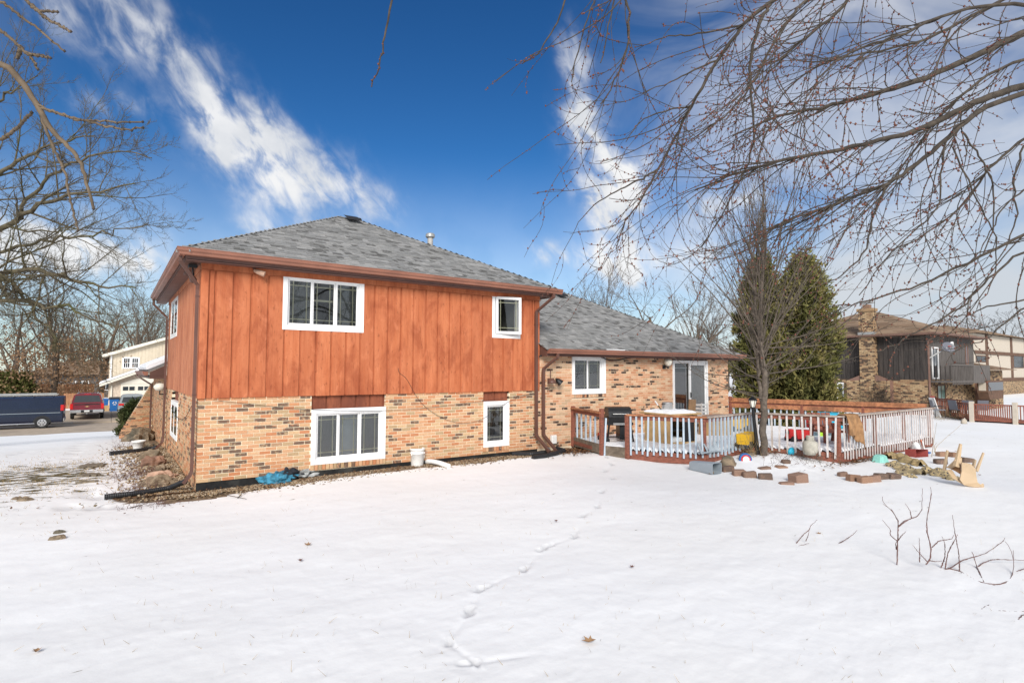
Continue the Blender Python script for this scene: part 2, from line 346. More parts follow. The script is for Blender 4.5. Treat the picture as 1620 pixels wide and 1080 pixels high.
# ------------------------------------------------------------------ geometry helpers
def worg(o):
    v = Vector((0, 0, 0))
    while o is not None: v = v + o.location; o = o.parent
    return v
def tag(o, label=None, cat=None, group=None, kind=None):
    if label: o['label'] = label
    if cat: o['category'] = cat
    if group: o['group'] = group
    if kind: o['kind'] = kind
    return o
def thing(name, label, cat, loc=(0, 0, 0), group=None, parent=None):
    o = bpy.data.objects.new(name, None); COL.objects.link(o); o.location = loc; o.empty_display_size = .2
    return tag(o, label, cat, group)
def sub(name, parent):
    o = bpy.data.objects.new(name, None); COL.objects.link(o); o.parent = parent; return o
class MB:
    def __init__(s, T=None): s.v = []; s.f = []; s.a = []; s.T = T
    def add(s, vs, fs, rnd=0.0):
        k = len(s.v)
        if s.T: vs = [s.T(*p) for p in vs]
        s.v += [tuple(p) for p in vs]; s.f += [tuple(i + k for i in f) for f in fs]; s.a += [rnd] * len(fs)
        return s
    def box(s, x0, x1, y0, y1, z0, z1, rnd=0.0):
        return s.add([(x0, y0, z0), (x1, y0, z0), (x1, y1, z0), (x0, y1, z0), (x0, y0, z1), (x1, y0, z1), (x1, y1, z1), (x0, y1, z1)],
                     [(0, 3, 2, 1), (4, 5, 6, 7), (0, 1, 5, 4), (1, 2, 6, 5), (2, 3, 7, 6), (3, 0, 4, 7)], rnd)
    def bbox(s, x0, x1, y0, y1, z0, z1, b=.01, rnd=0.0):
        """box with chamfered edges"""
        X = (x0, x1); Y = (y0, y1); Z = (z0, z1); V = []; idx = {}
        for i in (0, 1):
            for j in (0, 1):
                for k in (0, 1):
                    sx, sy, sz = 1 - 2 * i, 1 - 2 * j, 1 - 2 * k
                    for ax in range(3):
                        p = [X[i] + sx * b, Y[j] + sy * b, Z[k] + sz * b]
                        p[ax] = (X[i], Y[j], Z[k])[ax]
                        idx[i, j, k, ax] = len(V); V.append(tuple(p))
        Fc = []
        for ax in range(3):
            o1, o2 = [a for a in range(3) if a != ax]
            for e in (0, 1):
                q = []
                for (p1, p2) in ((0, 0), (1, 0), (1, 1), (0, 1)):
                    c = [0, 0, 0]; c[ax] = e; c[o1] = p1; c[o2] = p2; q.append(idx[c[0], c[1], c[2], ax])
                Fc.append(tuple(q))
            for p1 in (0, 1):
                for p2 in (0, 1):
                    c = [0, 0, 0]; c[o1] = p1; c[o2] = p2; d = list(c); d[ax] = 1
                    Fc.append((idx[c[0], c[1], c[2], o1], idx[d[0], d[1], d[2], o1], idx[d[0], d[1], d[2], o2], idx[c[0], c[1], c[2], o2]))
        for i in (0, 1):
            for j in (0, 1):
                for k in (0, 1): Fc.append((idx[i, j, k, 0], idx[i, j, k, 1], idx[i, j, k, 2]))
        return s.add(V, Fc, rnd)
    def beam(s, p, q, wd, ht, up=(0, 0, 1), rnd=0.0):
        """rectangular bar from p to q"""
        p, q = Vector(p), Vector(q); d = (q - p).normalized(); u = Vector(up)
        sd_ = d.cross(u)
        if sd_.length < 1e-4: sd_ = d.cross(Vector((1, 0, 0)))
        sd_.normalize(); u = sd_.cross(d).normalized()
        a, c = sd_ * wd / 2, u * ht / 2
        return s.add([p - a - c, p + a - c, p + a + c, p - a + c, q - a - c, q + a - c, q + a + c, q - a + c],
                     [(0, 3, 2, 1), (4, 5, 6, 7), (0, 1, 5, 4), (1, 2, 6, 5), (2, 3, 7, 6), (3, 0, 4, 7)], rnd)
    def tube(s, pts, rad, n=8, cap=True, rnd=0.0, squash=1.0):
        pts = [Vector(p) for p in pts]; k = len(pts)
        if not hasattr(rad, '__len__'): rad = [rad] * k
        V = []; ref = None
        for i, p in enumerate(pts):
            d = (pts[min(i + 1, k - 1)] - pts[max(i - 1, 0)])
            d = d.normalized() if d.length > 1e-9 else Vector((0, 0, 1))
            if ref is None: ref = Vector((0, 0, 1)) if abs(d.z) < .9 else Vector((1, 0, 0))
            a = d.cross(ref).normalized(); b_ = a.cross(d).normalized(); ref = b_
            for j in range(n):
                th = 2 * math.pi * j / n
                V.append(p + a * math.cos(th) * rad[i] + b_ * math.sin(th) * rad[i] * squash)
        Fc = [(i * n + j, i * n + (j + 1) % n, (i + 1) * n + (j + 1) % n, (i + 1) * n + j) for i in range(k - 1) for j in range(n)]
        if cap: Fc += [tuple(range(n - 1, -1, -1)), tuple(range((k - 1) * n, k * n))]
        return s.add(V, Fc, rnd)
    def rtube(s, pts, a, b_, side, rnd=0.0):
        """rectangular pipe swept along pts; 'side' is its constant width axis"""
        pts = [Vector(p) for p in pts]; sd_ = Vector(side).normalized(); V = []; k = len(pts)
        for i, p in enumerate(pts):
            d1 = (pts[i] - pts[i - 1]).normalized() if i else (pts[1] - pts[0]).normalized()
            d2 = (pts[i + 1] - pts[i]).normalized() if i < k - 1 else d1
            d = (d1 + d2).normalized(); nn = sd_.cross(d).normalized()
            ch = max(.5, d.dot(d1)); nn = nn * (b_ / 2 / ch); w_ = sd_ * a / 2
            V += [p - w_ - nn, p + w_ - nn, p + w_ + nn, p - w_ + nn]
        Fc = [(i * 4 + j, i * 4 + (j + 1) % 4, i * 4 + 4 + (j + 1) % 4, i * 4 + 4 + j) for i in range(k - 1) for j in range(4)]
        Fc += [(3, 2, 1, 0), ((k - 1) * 4, (k - 1) * 4 + 1, (k - 1) * 4 + 2, (k - 1) * 4 + 3)]
        return s.add(V, Fc, rnd)
    def lathe(s, prof, n=24, c=(0, 0, 0), rnd=0.0, cap=True):
        V = [(c[0] + r * math.cos(2 * math.pi * j / n), c[1] + r * math.sin(2 * math.pi * j / n), c[2] + z) for r, z in prof for j in range(n)]
        k = len(prof)
        Fc = [(i * n + j, i * n + (j + 1) % n, (i + 1) * n + (j + 1) % n, (i + 1) * n + j) for i in range(k - 1) for j in range(n)]
        if cap: Fc += [tuple(range(n - 1, -1, -1)), tuple(range((k - 1) * n, k * n))]
        return s.add(V, Fc, rnd)
    def prism(s, poly, y0, y1, rnd=0.0):
        """poly in (x, z), extruded along y"""
        n = len(poly)
        V = [(x, y0, z) for x, z in poly] + [(x, y1, z) for x, z in poly]
        Fc = [tuple(range(n)), tuple(range(2 * n - 1, n - 1, -1))] + [(i, i + n, (i + 1) % n + n, (i + 1) % n) for i in range(n)]
        return s.add(V, Fc, rnd)
    def sphere(s, c, r, n=12, m=8, sc=(1, 1, 1), rnd=0.0):
        V = []; 
        for i in range(m + 1):
            ph = math.pi * i / m - math.pi / 2
            for j in range(n):
                th = 2 * math.pi * j / n
                V.append((c[0] + r * sc[0] * math.cos(ph) * math.cos(th), c[1] + r * sc[1] * math.cos(ph) * math.sin(th), c[2] + r * sc[2] * math.sin(ph)))
        Fc = [(i * n + j, i * n + (j + 1) % n, (i + 1) * n + (j + 1) % n, (i + 1) * n + j) for i in range(m) for j in range(n)]
        return s.add(V, Fc, rnd)
    def ring(s, u0, u1, v0, v1, wd, n0, n1):
        """picture-frame of four butted boxes; u = x, n = y, v = z"""
        s.box(u0, u1, n0, n1, v0, v0 + wd); s.box(u0, u1, n0, n1, v1 - wd, v1)
        s.box(u0, u0 + wd, n0, n1, v0 + wd, v1 - wd); s.box(u1 - wd, u1, n0, n1, v0 + wd, v1 - wd)
        return s
    def build(s, name, mat, parent=None, org=None, smooth=False, label=None, cat=None, group=None, kind=None, local=False):
        if local: off = Vector((0, 0, 0))
        elif parent is not None: off = worg(parent)
        else: off = Vector(org) if org is not None else Vector((0, 0, 0))
        me = bpy.data.meshes.new(name)
        V = np.array([tuple(v) for v in s.v], float).reshape(-1, 3) - np.array(off)
        me.from_pydata(V.tolist(), [], s.f)
        me.materials.append(MATS[mat])
        if any(s.a):
            at_ = me.attributes.new('rnd', 'FLOAT', 'FACE'); at_.data.foreach_set('value', np.array(s.a, np.float32))
        if smooth: me.polygons.foreach_set('use_smooth', [True] * len(me.polygons))
        me.update()
        o = bpy.data.objects.new(name, me); COL.objects.link(o)
        if parent is not None: o.parent = parent
        elif not local or org is not None: o.location = off if org is None else Vector(org)
        return tag(o, label, cat, group, kind)
def fast_mesh(name, V, Fq, mat, parent=None, org=(0, 0, 0), rnd=None, smooth=False, attrs=None, tri=False, **kw):
    """big meshes from numpy arrays"""
    off = np.array(worg(parent)) if parent is not None else np.array(org, float)
    V = (np.asarray(V, np.float32) - off.astype(np.float32)); Fq = np.asarray(Fq, np.int32); k = Fq.shape[1]
    me = bpy.data.meshes.new(name)
    me.vertices.add(len(V)); me.vertices.foreach_set('co', V.ravel())
    me.loops.add(Fq.size); me.loops.foreach_set('vertex_index', Fq.ravel())
    me.polygons.add(len(Fq)); me.polygons.foreach_set('loop_start', np.arange(0, Fq.size, k, dtype=np.int32))
    if smooth: me.polygons.foreach_set('use_smooth', np.ones(len(Fq), bool))
    me.update(calc_edges=True)
    me.materials.append(MATS[mat])
    if rnd is not None:
        a = me.attributes.new('rnd', 'FLOAT', 'FACE'); a.data.foreach_set('value', np.asarray(rnd, np.float32))
    for n, arr in (attrs or {}).items():
        a = me.attributes.new(n, 'FLOAT', 'POINT'); a.data.foreach_set('value', np.asarray(arr, np.float32))
    o = bpy.data.objects.new(name, me); COL.objects.link(o)
    if parent is not None: o.parent = parent
    else: o.location = tuple(off)
    return tag(o, **kw)
def tubes(polys, sides=4):
    """list of (points, radii) -> vertex and quad arrays"""
    VV, FF = [], []; base = 0
    ang = np.arange(sides) * 2 * np.pi / sides; ca, sa = np.cos(ang), np.sin(ang)
    for pts, rad in polys:
        p = np.asarray(pts, float); k = len(p)
        if k < 2: continue
        d = np.empty_like(p); d[1:-1] = p[2:] - p[:-2]; d[0] = p[1] - p[0]; d[-1] = p[-1] - p[-2]
        d /= np.linalg.norm(d, axis=1)[:, None] + 1e-9
        m0 = d.mean(0); ref = np.eye(3)[int(np.argmin(np.abs(m0)))]
        a = np.cross(d, ref); a /= np.linalg.norm(a, axis=1)[:, None] + 1e-9; b = np.cross(a, d)
        r = np.asarray(rad, float)[:, None, None]
        v = p[:, None, :] + r * (a[:, None, :] * ca[None, :, None] + b[:, None, :] * sa[None, :, None])
        VV.append(v.reshape(-1, 3))
        i = np.arange(k - 1)[:, None] * sides + base; j = np.arange(sides)[None, :]; j2 = (j + 1) % sides
        FF.append(np.stack([i + j, i + j2, i + sides + j2, i + sides + j], -1).reshape(-1, 4))
        base += k * sides
    return np.concatenate(VV), np.concatenate(FF)
def nrm(v): return v / (np.linalg.norm(v) + 1e-9)
def sstep(a, b, x):
    t = np.clip((x - a) / (b - a), 0, 1); return t * t * (3 - 2 * t)

# ------------------------------------------------------------------ ground
X0, Y0 = 1.266, 11.225            # near left corner of the house
def gz(X, Y):
    X = np.asarray(X, float); Y = np.asarray(Y, float)
    r = np.hypot(X, Y)
    z = -.08 + .26 * np.exp(-(r / 5.5) ** 2) - .07 * np.exp(-(((X - .9) / 2.2) ** 2 + ((Y - 11.2) / 2.0) ** 2))
    z = z - .28 * sstep(13, 25, Y) - 1.5 * sstep(20, 46, Y) 
    z = z - .62 * sstep(17, 38, X) * (1 - sstep(25, 45, Y))
    z = z + .17 * np.exp(-(((X - 12.3) / 1.5) ** 2 + ((Y - 7.2) / .9) ** 2)) + .10 * np.exp(-(((X - 9.8) / .9) ** 2 + ((Y - 9.6) / 1.0) ** 2))
    return z
def G(px, py):
    P = onZ(px, py, -.05)
    for _ in range(12): P = onZ(px, py, float(gz(P[0], P[1])))
    return P
rng = np.random.default_rng(5)
def vnoise(x, y, seed=0):
    """smooth value noise"""
    xi, yi = np.floor(x).astype(int), np.floor(y).astype(int); xf, yf = x - xi, y - yi
    def h(a, b):
        n = (a * 374761393 + b * 668265263 + seed * 1442695041) & 0x7fffffff
        n = ((n ^ (n >> 13)) * 1274126177) & 0x7fffffff
        return (n & 0xffff) / 65535.0
    u, v = xf * xf * (3 - 2 * xf), yf * yf * (3 - 2 * yf)
    return (h(xi, yi) * (1 - u) + h(xi + 1, yi) * u) * (1 - v) + (h(xi, yi + 1) * (1 - u) + h(xi + 1, yi + 1) * u) * v
# polar sheet, fine where the photograph looks
az_f = np.concatenate([np.arange(-12, 84, .2), np.arange(86, 346, 2.5)]); az_r = np.radians(az_f)
rad_ = np.concatenate([[.3, .8], 1.4 * np.exp(np.arange(0, math.log(70 / 1.4), .0065)), 70 * np.exp(np.arange(.02, math.log(1500 / 70), .05))])
RR, AA = np.meshgrid(rad_, az_r, indexing='ij')
GX, GY = RR * np.sin(AA), RR * np.cos(AA)
GZ = gz(GX, GY)
near = 1 - sstep(30, 60, RR)
GZ = GZ + near * (.035 * (vnoise(GX * .55, GY * .55, 3) - .5) + .014 * (vnoise(GX * 1.6, GY * 2.4, 4) - .5) + .006 * (vnoise(GX * 5, GY * 7, 5) - .5) + .003 * (vnoise(GX * 13, GY * 16, 6) - .5) + .002 * (vnoise(GX * 29, GY * 33, 7) - .5))
PRINT_SHADE = np.zeros_like(GZ)  # mask of the shade painted inside each footprint
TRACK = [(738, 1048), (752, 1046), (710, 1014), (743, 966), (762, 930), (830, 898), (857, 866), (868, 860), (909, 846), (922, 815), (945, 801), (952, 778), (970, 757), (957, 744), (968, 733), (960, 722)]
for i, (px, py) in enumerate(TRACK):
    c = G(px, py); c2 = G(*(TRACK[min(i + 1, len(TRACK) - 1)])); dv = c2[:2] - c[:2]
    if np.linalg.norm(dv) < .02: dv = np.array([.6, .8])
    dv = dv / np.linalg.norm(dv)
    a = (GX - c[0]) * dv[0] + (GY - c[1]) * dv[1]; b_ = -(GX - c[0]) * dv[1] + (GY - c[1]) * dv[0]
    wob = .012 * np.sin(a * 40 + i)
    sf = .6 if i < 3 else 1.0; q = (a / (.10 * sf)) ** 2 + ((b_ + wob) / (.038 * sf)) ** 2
    PRINT_SHADE = np.maximum(PRINT_SHADE, np.exp(-((a - .015 * sf) / (.11 * sf)) ** 4 - ((b_ + wob) / (.042 * sf)) ** 4)); GZ = GZ - .024 * sf * np.exp(-q ** 2 * .8) + .005 * np.exp(-(np.sqrt(q) - 1.5) ** 2 * 8)
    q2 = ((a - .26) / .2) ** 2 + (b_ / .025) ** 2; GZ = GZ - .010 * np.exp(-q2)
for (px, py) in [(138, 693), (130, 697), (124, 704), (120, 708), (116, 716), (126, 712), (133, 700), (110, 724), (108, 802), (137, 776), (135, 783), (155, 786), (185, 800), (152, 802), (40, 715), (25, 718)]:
    c = G(px, py); q = ((GX - c[0]) / .16) ** 2 + ((GY - c[1]) / .22) ** 2; GZ = GZ - .028 * np.exp(-q ** 2); PRINT_SHADE = np.maximum(PRINT_SHADE, .6 * np.exp(-(q * 1.4) ** 2))
# road bed
GZ = np.where((GY > 42.6) & (GY < 51.2) & (RR < 200), np.minimum(GZ, -2.02), GZ)
# what lies bare: gravel along the walls, grass where the snow has melted
dF = Y0 - GY
gravel = np.where(GX < 9.8, sstep(-.5, .9, GX) * sstep(.75, .12, dF) * (dF > -.4), 0.0)
gravel = np.maximum(gravel, np.where((GY > 10.6) & (GY < 25), sstep(1.0, .2, X0 - GX) * (X0 - GX > -.4), 0.0) * .95)
gravel = np.maximum(gravel, .62 * np.exp(-(((GX - 9.85) / .55) ** 2 + ((GY - 10.4) / .5) ** 2)))
for (bx, by, ra, rb, k) in [(12.6, 7.25, .5, .18, .6), (14.0, 5.95, 1.0, .16, .6), (13.2, 6.9, .5, .3, .5), (16.0, 5.85, 1.6, .12, .5)]:
    gravel = np.maximum(gravel, k * np.exp(-(((GX - bx) / ra) ** 2 + ((GY - by) / rb) ** 2)))
gc_ = G(70, 752)
grass = .62 * np.exp(-(((GX - gc_[0]) / 1.5) ** 2 + ((GY - gc_[1]) / 2.6) ** 2))
gc2 = G(20, 775); grass = np.maximum(grass, .42 * np.exp(-(((GX - gc2[0]) / 1.0) ** 2 + ((GY - gc2[1]) / 1.3) ** 2)))
gc3 = G(1560, 690); grass = np.maximum(grass, .12 * np.exp(-(((GX - gc3[0]) / 7) ** 2 + ((GY - gc3[1]) / 3) ** 2)))
nr, na = GX.shape
ii, jj = np.meshgrid(np.arange(nr - 1), np.arange(na), indexing='ij'); j2 = (jj + 1) % na
FQ = np.stack([ii * na + jj, (ii + 1) * na + jj, (ii + 1) * na + j2, ii * na + j2], -1).reshape(-1, 4)
FQ = FQ[:, ::-1]
fast_mesh('ground', np.stack([GX, GY, GZ], -1).reshape(-1, 3), FQ, 'snow_cover', smooth=True, attrs={'grass': grass.ravel(), 'gravel': gravel.ravel(), 'print_shade': PRINT_SHADE.ravel()}, kind='structure')
# road across the left, its kerbs, and the driveway opposite
mb = MB()
N = 60
for i in range(N):
    x0, x1 = -70 + i * 3.0, -70 + (i + 1) * 3.0
    mb.add([(x0, 43.0, -1.90), (x1, 43.0, -1.90), (x1, 47, -1.84), (x0, 47, -1.84)], [(0, 1, 2, 3)])
    mb.add([(x0, 47.0, -1.84), (x1, 47.0, -1.84), (x1, 50.8, -1.90), (x0, 50.8, -1.90)], [(0, 1, 2, 3)])
mb.build('road', 'road', kind='structure')
mb = MB()
for i in range(40):
    x0 = -60 + i * 3.05
    if x0 < -4 or x0 > 6: mb.bbox(x0, x0 + 3.03, 50.8, 50.98, -1.98, -1.78, .02)
mb.build('kerb', 'concrete', kind='structure')
mb = MB()
for (y0, y1) in ((50.82, 54.5), (54.53, 58.3), (58.33, 62.2)):
    for (x0, x1) in ((-3.4, .1), (.13, 5.2)):
        z0, z1 = -1.80 + (y0 - 50.8) * .02, -1.80 + (y1 - 50.8) * .02
        mb.add([(x0, y0, z0), (x1, y0, z0), (x1, y1, z1), (x0, y1, z1), (x0, y0, z0 - .3), (x1, y0, z0 - .3), (x1, y1, z1 - .3), (x0, y1, z1 - .3)],
               [(0, 1, 2, 3), (0, 4, 5, 1), (1, 5, 6, 2), (2, 6, 7, 3), (3, 7, 4, 0)])
mb.build('driveway', 'driveway', kind='structure')
# ------------------------------------------------------------------ the house
random.seed(11)
house = thing('house', 'split-level house with orange board siding over brick and grey shingle roof', 'house', (X0, Y0, 0))
XR, XW, YB = 8.83, 17.07, 18.2
ZB, ZS, ZT = .024, 1.494, 3.895
ZWT = 2.44
RH, RM = .0677, .2032
Tf = lambda u, n, v: (u, Y0 - n, v)                 # front walls: u = X, n = outward, v = Z
Tl = lambda u, n, v: (X0 - n, YB - u, v)            # left wall: u runs towards the camera
def cut(u0, u1, holes, v0, v1):
    seg = [(u0, u1)]
    for (a, b, c, d) in holes:
        if v1 <= c + .01 or v0 >= d - .01: continue
        nx = []
        for (s0, s1) in seg:
            if b <= s0 or a >= s1: nx.append((s0, s1)); continue
            if a > s0: nx.append((s0, a))
            if b < s1: nx.append((b, s1))
        seg = nx
    return [s for s in seg if s[1] - s[0] > .02]
def courses(u0, u1, v0, v1, holes):
    out = []; k = 0; v = v0
    while v < v1 - .02:
        vt = min(v + RH - .0125, v1)
        x = u0 - (RM / 2 if k % 2 else 0)
        while x < u1:
            a, b = max(x, u0), min(x + RM - .013, u1)
            if b - a > .03:
                for s in cut(a, b, holes, v, vt): out.append((s[0], s[1], v, vt))
            x += RM
        v += RH; k += 1
    return out
def backing(T, u0, u1, v0, v1, holes, n0, n1):
    """wall body round its openings"""
    us = sorted({u0, u1, *[h[0] for h in holes], *[h[1] for h in holes]}); us = [q for q in us if u0 <= q <= u1]
    mb = MB(T)
    for a, b in zip(us[:-1], us[1:]):
        hs_ = sorted([(h[2], h[3]) for h in holes if h[0] <= a + 1e-6 and h[1] >= b - 1e-6]); v = v0
        for (c, d) in hs_:
            if c > v + 1e-4: mb.box(a, b, n0, n1, v, min(c, v1))
            v = max(v, d)
        if v < v1 - 1e-4: mb.box(a, b, n0, n1, v, v1)
    return mb
W2 = (3.21, 4.745, .147, 1.228); W4 = (7.197, 7.94, .18, 1.26)
W1 = (2.623, 4.225, 2.768, 3.862); W3 = (7.42, 8.262, 2.785, 3.865)
W5 = (9.99, 11.23, 1.366, 2.405); WD = (14.14, 15.905, .31, 2.325)
LU = (18.2 - 17.45, 18.2 - 15.65, 2.80, 3.82); LL = (18.2 - 16.57, 18.2 - 14.87, .36, 1.24)
fh = [(W2[0], W2[1], .055, ZS + .2), (W4[0], W4[1], .09, ZS + .2)]
# lower front wall
bw = backing(Tf, X0 + .004, XR, ZB, ZS + .02, fh, -.20, -.008).build('brick_wall', 'mortar', house)
br = courses(X0, XR, ZB, ZS, fh)
br.sort(key=lambda q: (q[0] - X0) + .25 * abs(q[2] - .75))
base = MB().box(-.5, .5, -.5, .5, -.5, .5).build('brick', 'brick', None, local=True); base_me = base.data; bpy.data.objects.remove(base)
bo = worg(bw)
def place(me, name, parent, c, sz, rot=(0, 0, 0), mat=None):
    o = bpy.data.objects.new(name, me); COL.objects.link(o); o.parent = parent
    o.location = Vector(c) - worg(parent); o.scale = sz; o.rotation_euler = rot
    return o
for (a, b, c, d) in br[:285]:
    pr = random.uniform(-.0025, .003)
    place(base_me, 'brick', bw, ((a + b) / 2, Y0 - pr + .05, (c + d) / 2), (b - a, .1, d - c), (0, random.uniform(-.006, .006), 0))
mb = MB(Tf)
for (a, b, c, d) in br[285:]: mb.box(a, b, -.1, random.uniform(-.0025, .003), c, d, random.random() * .98 + .01)
for wq, vb in ((W2, .055), (W4, .09)):                     # rowlock sills
    u = wq[0]
    while u < wq[1] - .03:
        mb.box(u, min(u + .064, wq[1]), -.1, .018 + random.uniform(-.002, .003), vb - .012, wq[2] - .002, random.random() * .98 + .01); u += .0745
mb.build('bricks', 'brick_run', bw, kind='stuff')
MB(Tf).box(X0 + .006, XR + .4, -.2, -.016, -.6, ZB - .003).build('foundation', 'tar', house)
# left wall, brick below
lh = [(LL[0], LL[1], .27, ZS + .2)]
lw = backing(Tl, 0, YB - Y0 - .21, ZB - 3 * RH, ZS + .02, lh, -.20, -.008).build('brick_wall', 'mortar', house)
mb = MB(Tl)
for (a, b, c, d) in courses(0, YB - Y0 - .10, ZB - 3 * RH, ZS, lh): mb.box(a, b, -.1, random.uniform(-.0025, .003), c, d, random.random() * .98 + .01)
u = LL[0]
while u < LL[1] - .03: mb.box(u, u + .064, -.1, .02, .262, LL[2] - .002, random.random() * .98 + .01); u += .0745
mb.build('bricks', 'brick_run', lw, kind='stuff')
MB(Tl).box(0, YB - Y0 - .04, -.2, -.016, -.7, ZB - 3 * RH - .003).build('foundation', 'tar', house)
# wing wall
wh = [(W5[0], W5[1], 1.28, 2.6), (WD[0], WD[1], -.1, 2.6)]
ww = backing(Tf, XR + .002, XW - .004, -.3, ZWT + .02, wh, -.20, -.008).build('brick_wall', 'mortar_wing', house)
mb = MB(Tf)
for (a, b, c, d) in courses(XR + .006, XW, ZB, ZWT, wh): mb.box(a, b, -.1, random.uniform(-.0025, .003), c, d, random.random() * .98 + .01)
u = W5[0]
while u < W5[1] - .03: mb.box(u, u + .064, -.1, .018, 1.275, W5[2] - .002, random.random() * .98 + .01); u += .0745
mb.build('bricks', 'brick_wing', ww, kind='stuff')
MB().box(XW - .2, XW - .008, Y0 + .21, 19.6, -.5, ZWT).build('side_wall', 'mortar', house)
mb = MB()
for (a, b, c, d) in courses(Y0 + .12, 19.6, ZB, ZWT, []): mb.box(XW - .1, XW + random.uniform(-.002, .003), a, b, c, d, random.random() * .98 + .01)
mb.build('bricks', 'brick_wing', house, kind='stuff')
# upper siding: backing sheet, boards one by one, trim
uh = [(W1[0] + .05, W1[1] - .05, W1[2] + .05, W1[3] - .05), (W3[0] + .05, W3[1] - .05, W3[2] + .05, W3[3] - .05)]
sid = backing(Tf, X0, XR + .03, ZS + .004, ZT + .1, uh, -.18, .004).build('siding', 'siding', house)
gro = [1.37, 1.47] + [1.47 + .2985 * k for k in range(1, 25)] + [8.72]
for a, b in zip(gro[:-1], gro[1:]):
    g = .017
    for s in ([(a + g, b - g, ZS, ZT - .12)]):
        spans = [(s[2], s[3])]
        if b > W1[0] and a < W1[1]: spans = [(ZS, W1[2] + .02)] if (a >= W1[0] - .03 and b <= W1[1] + .03) else [(ZS, ZT - .12)]
        if b > W3[0] and a < W3[1]: spans = [(ZS, W3[2] + .02)] if (a >= W3[0] - .1 and b <= W3[1] + .1) else [(ZS, ZT - .12)]
        for (c, d) in spans:
            mb = MB(Tf); j = random.uniform(-.003, .004)
            x0_, x1_ = s[0], s[1]
            mb.box(x0_, x1_, .005, .024 + j, c - random.uniform(0, .006), d - random.uniform(0, .004))
            mb.build('board', 'siding', sid)
MB(Tf).bbox(X0 - .022, 1.362, .004, .034, ZS - .008, ZT - .118, .003).build('corner_board', 'siding', sid)
MB(Tf).bbox(8.725, XR + .04, .004, .032, ZS - .008, ZT - .118, .003).build('corner_board', 'siding', sid)
for (a, b) in ((X0 - .024, 5.2), (5.206, XR + .045)): MB(Tf).bbox(a, b, .004, .036, ZT - .114, ZT - .003, .003).build('frieze_board', 'siding', sid)
lu = [(LU[0] + .05, LU[1] - .05, LU[2] + .05, LU[3] - .05)]
sil = backing(Tl, 0, YB - Y0 - .001, ZS + .004, ZT + .1, lu, -.18, .003).build('siding', 'siding_side', house)
u = 0.0
while u < YB - Y0 - .12:
    wd = .1 + random.uniform(-.012, .012)
    if u + wd > LU[0] and u < LU[1]: sp = [(ZS, LU[2]), (LU[3], ZT - .12)]
    else: sp = [(ZS, ZT - .12)]
    for (c, d) in sp:
        if d - c > .02: MB(Tl).box(u + .003, u + wd - .003, .004, .012 + random.uniform(-.002, .002), c, d).build('board', 'siding_side', sil)
    u += wd
MB(Tl).bbox(YB - Y0 - .11, YB - Y0 + .018, .004, .024, ZS - .008, ZT - .118, .003).build('corner_board', 'siding', sil)
MB(Tl).bbox(0, YB - Y0 + .02, .004, .028, ZT - .114, ZT - .003, .003).build('frieze_board', 'siding_side', sil)
# dark boards let in above the lower windows
for (wq, n_) in ((W2, 5), (W4, 2)):
    p = backing(Tf, wq[0], wq[1], wq[3], ZS + .02, [], -.14, -.075).build('lintel_panel', 'siding_dark', house)
    du = (wq[1] - wq[0]) / (n_ + .12)
    for k in range(n_): MB(Tf).box(wq[0] + .02 + k * du, wq[0] + (k + 1) * du - .012, -.074, -.055, wq[3], ZS + .001).build('board', 'siding_dark', p)
p = backing(Tl, LL[0], LL[1], LL[3], ZS + .02, [], -.14, -.075).build('lintel_panel', 'siding_dark', house)
# the other outer walls close the house
MB().box(XR - .16, XR + .03, Y0 + .182, YB, -.3, ZT + .1).build('side_wall', 'siding', house)
MB().box(X0 + .05, XR, YB, YB + .2, -.5, ZT + .1).build('rear_wall', 'siding_side', house)
MB().box(XR, XW, 19.4, 19.6, -.5, ZWT).build('rear_wall', 'mortar', house)

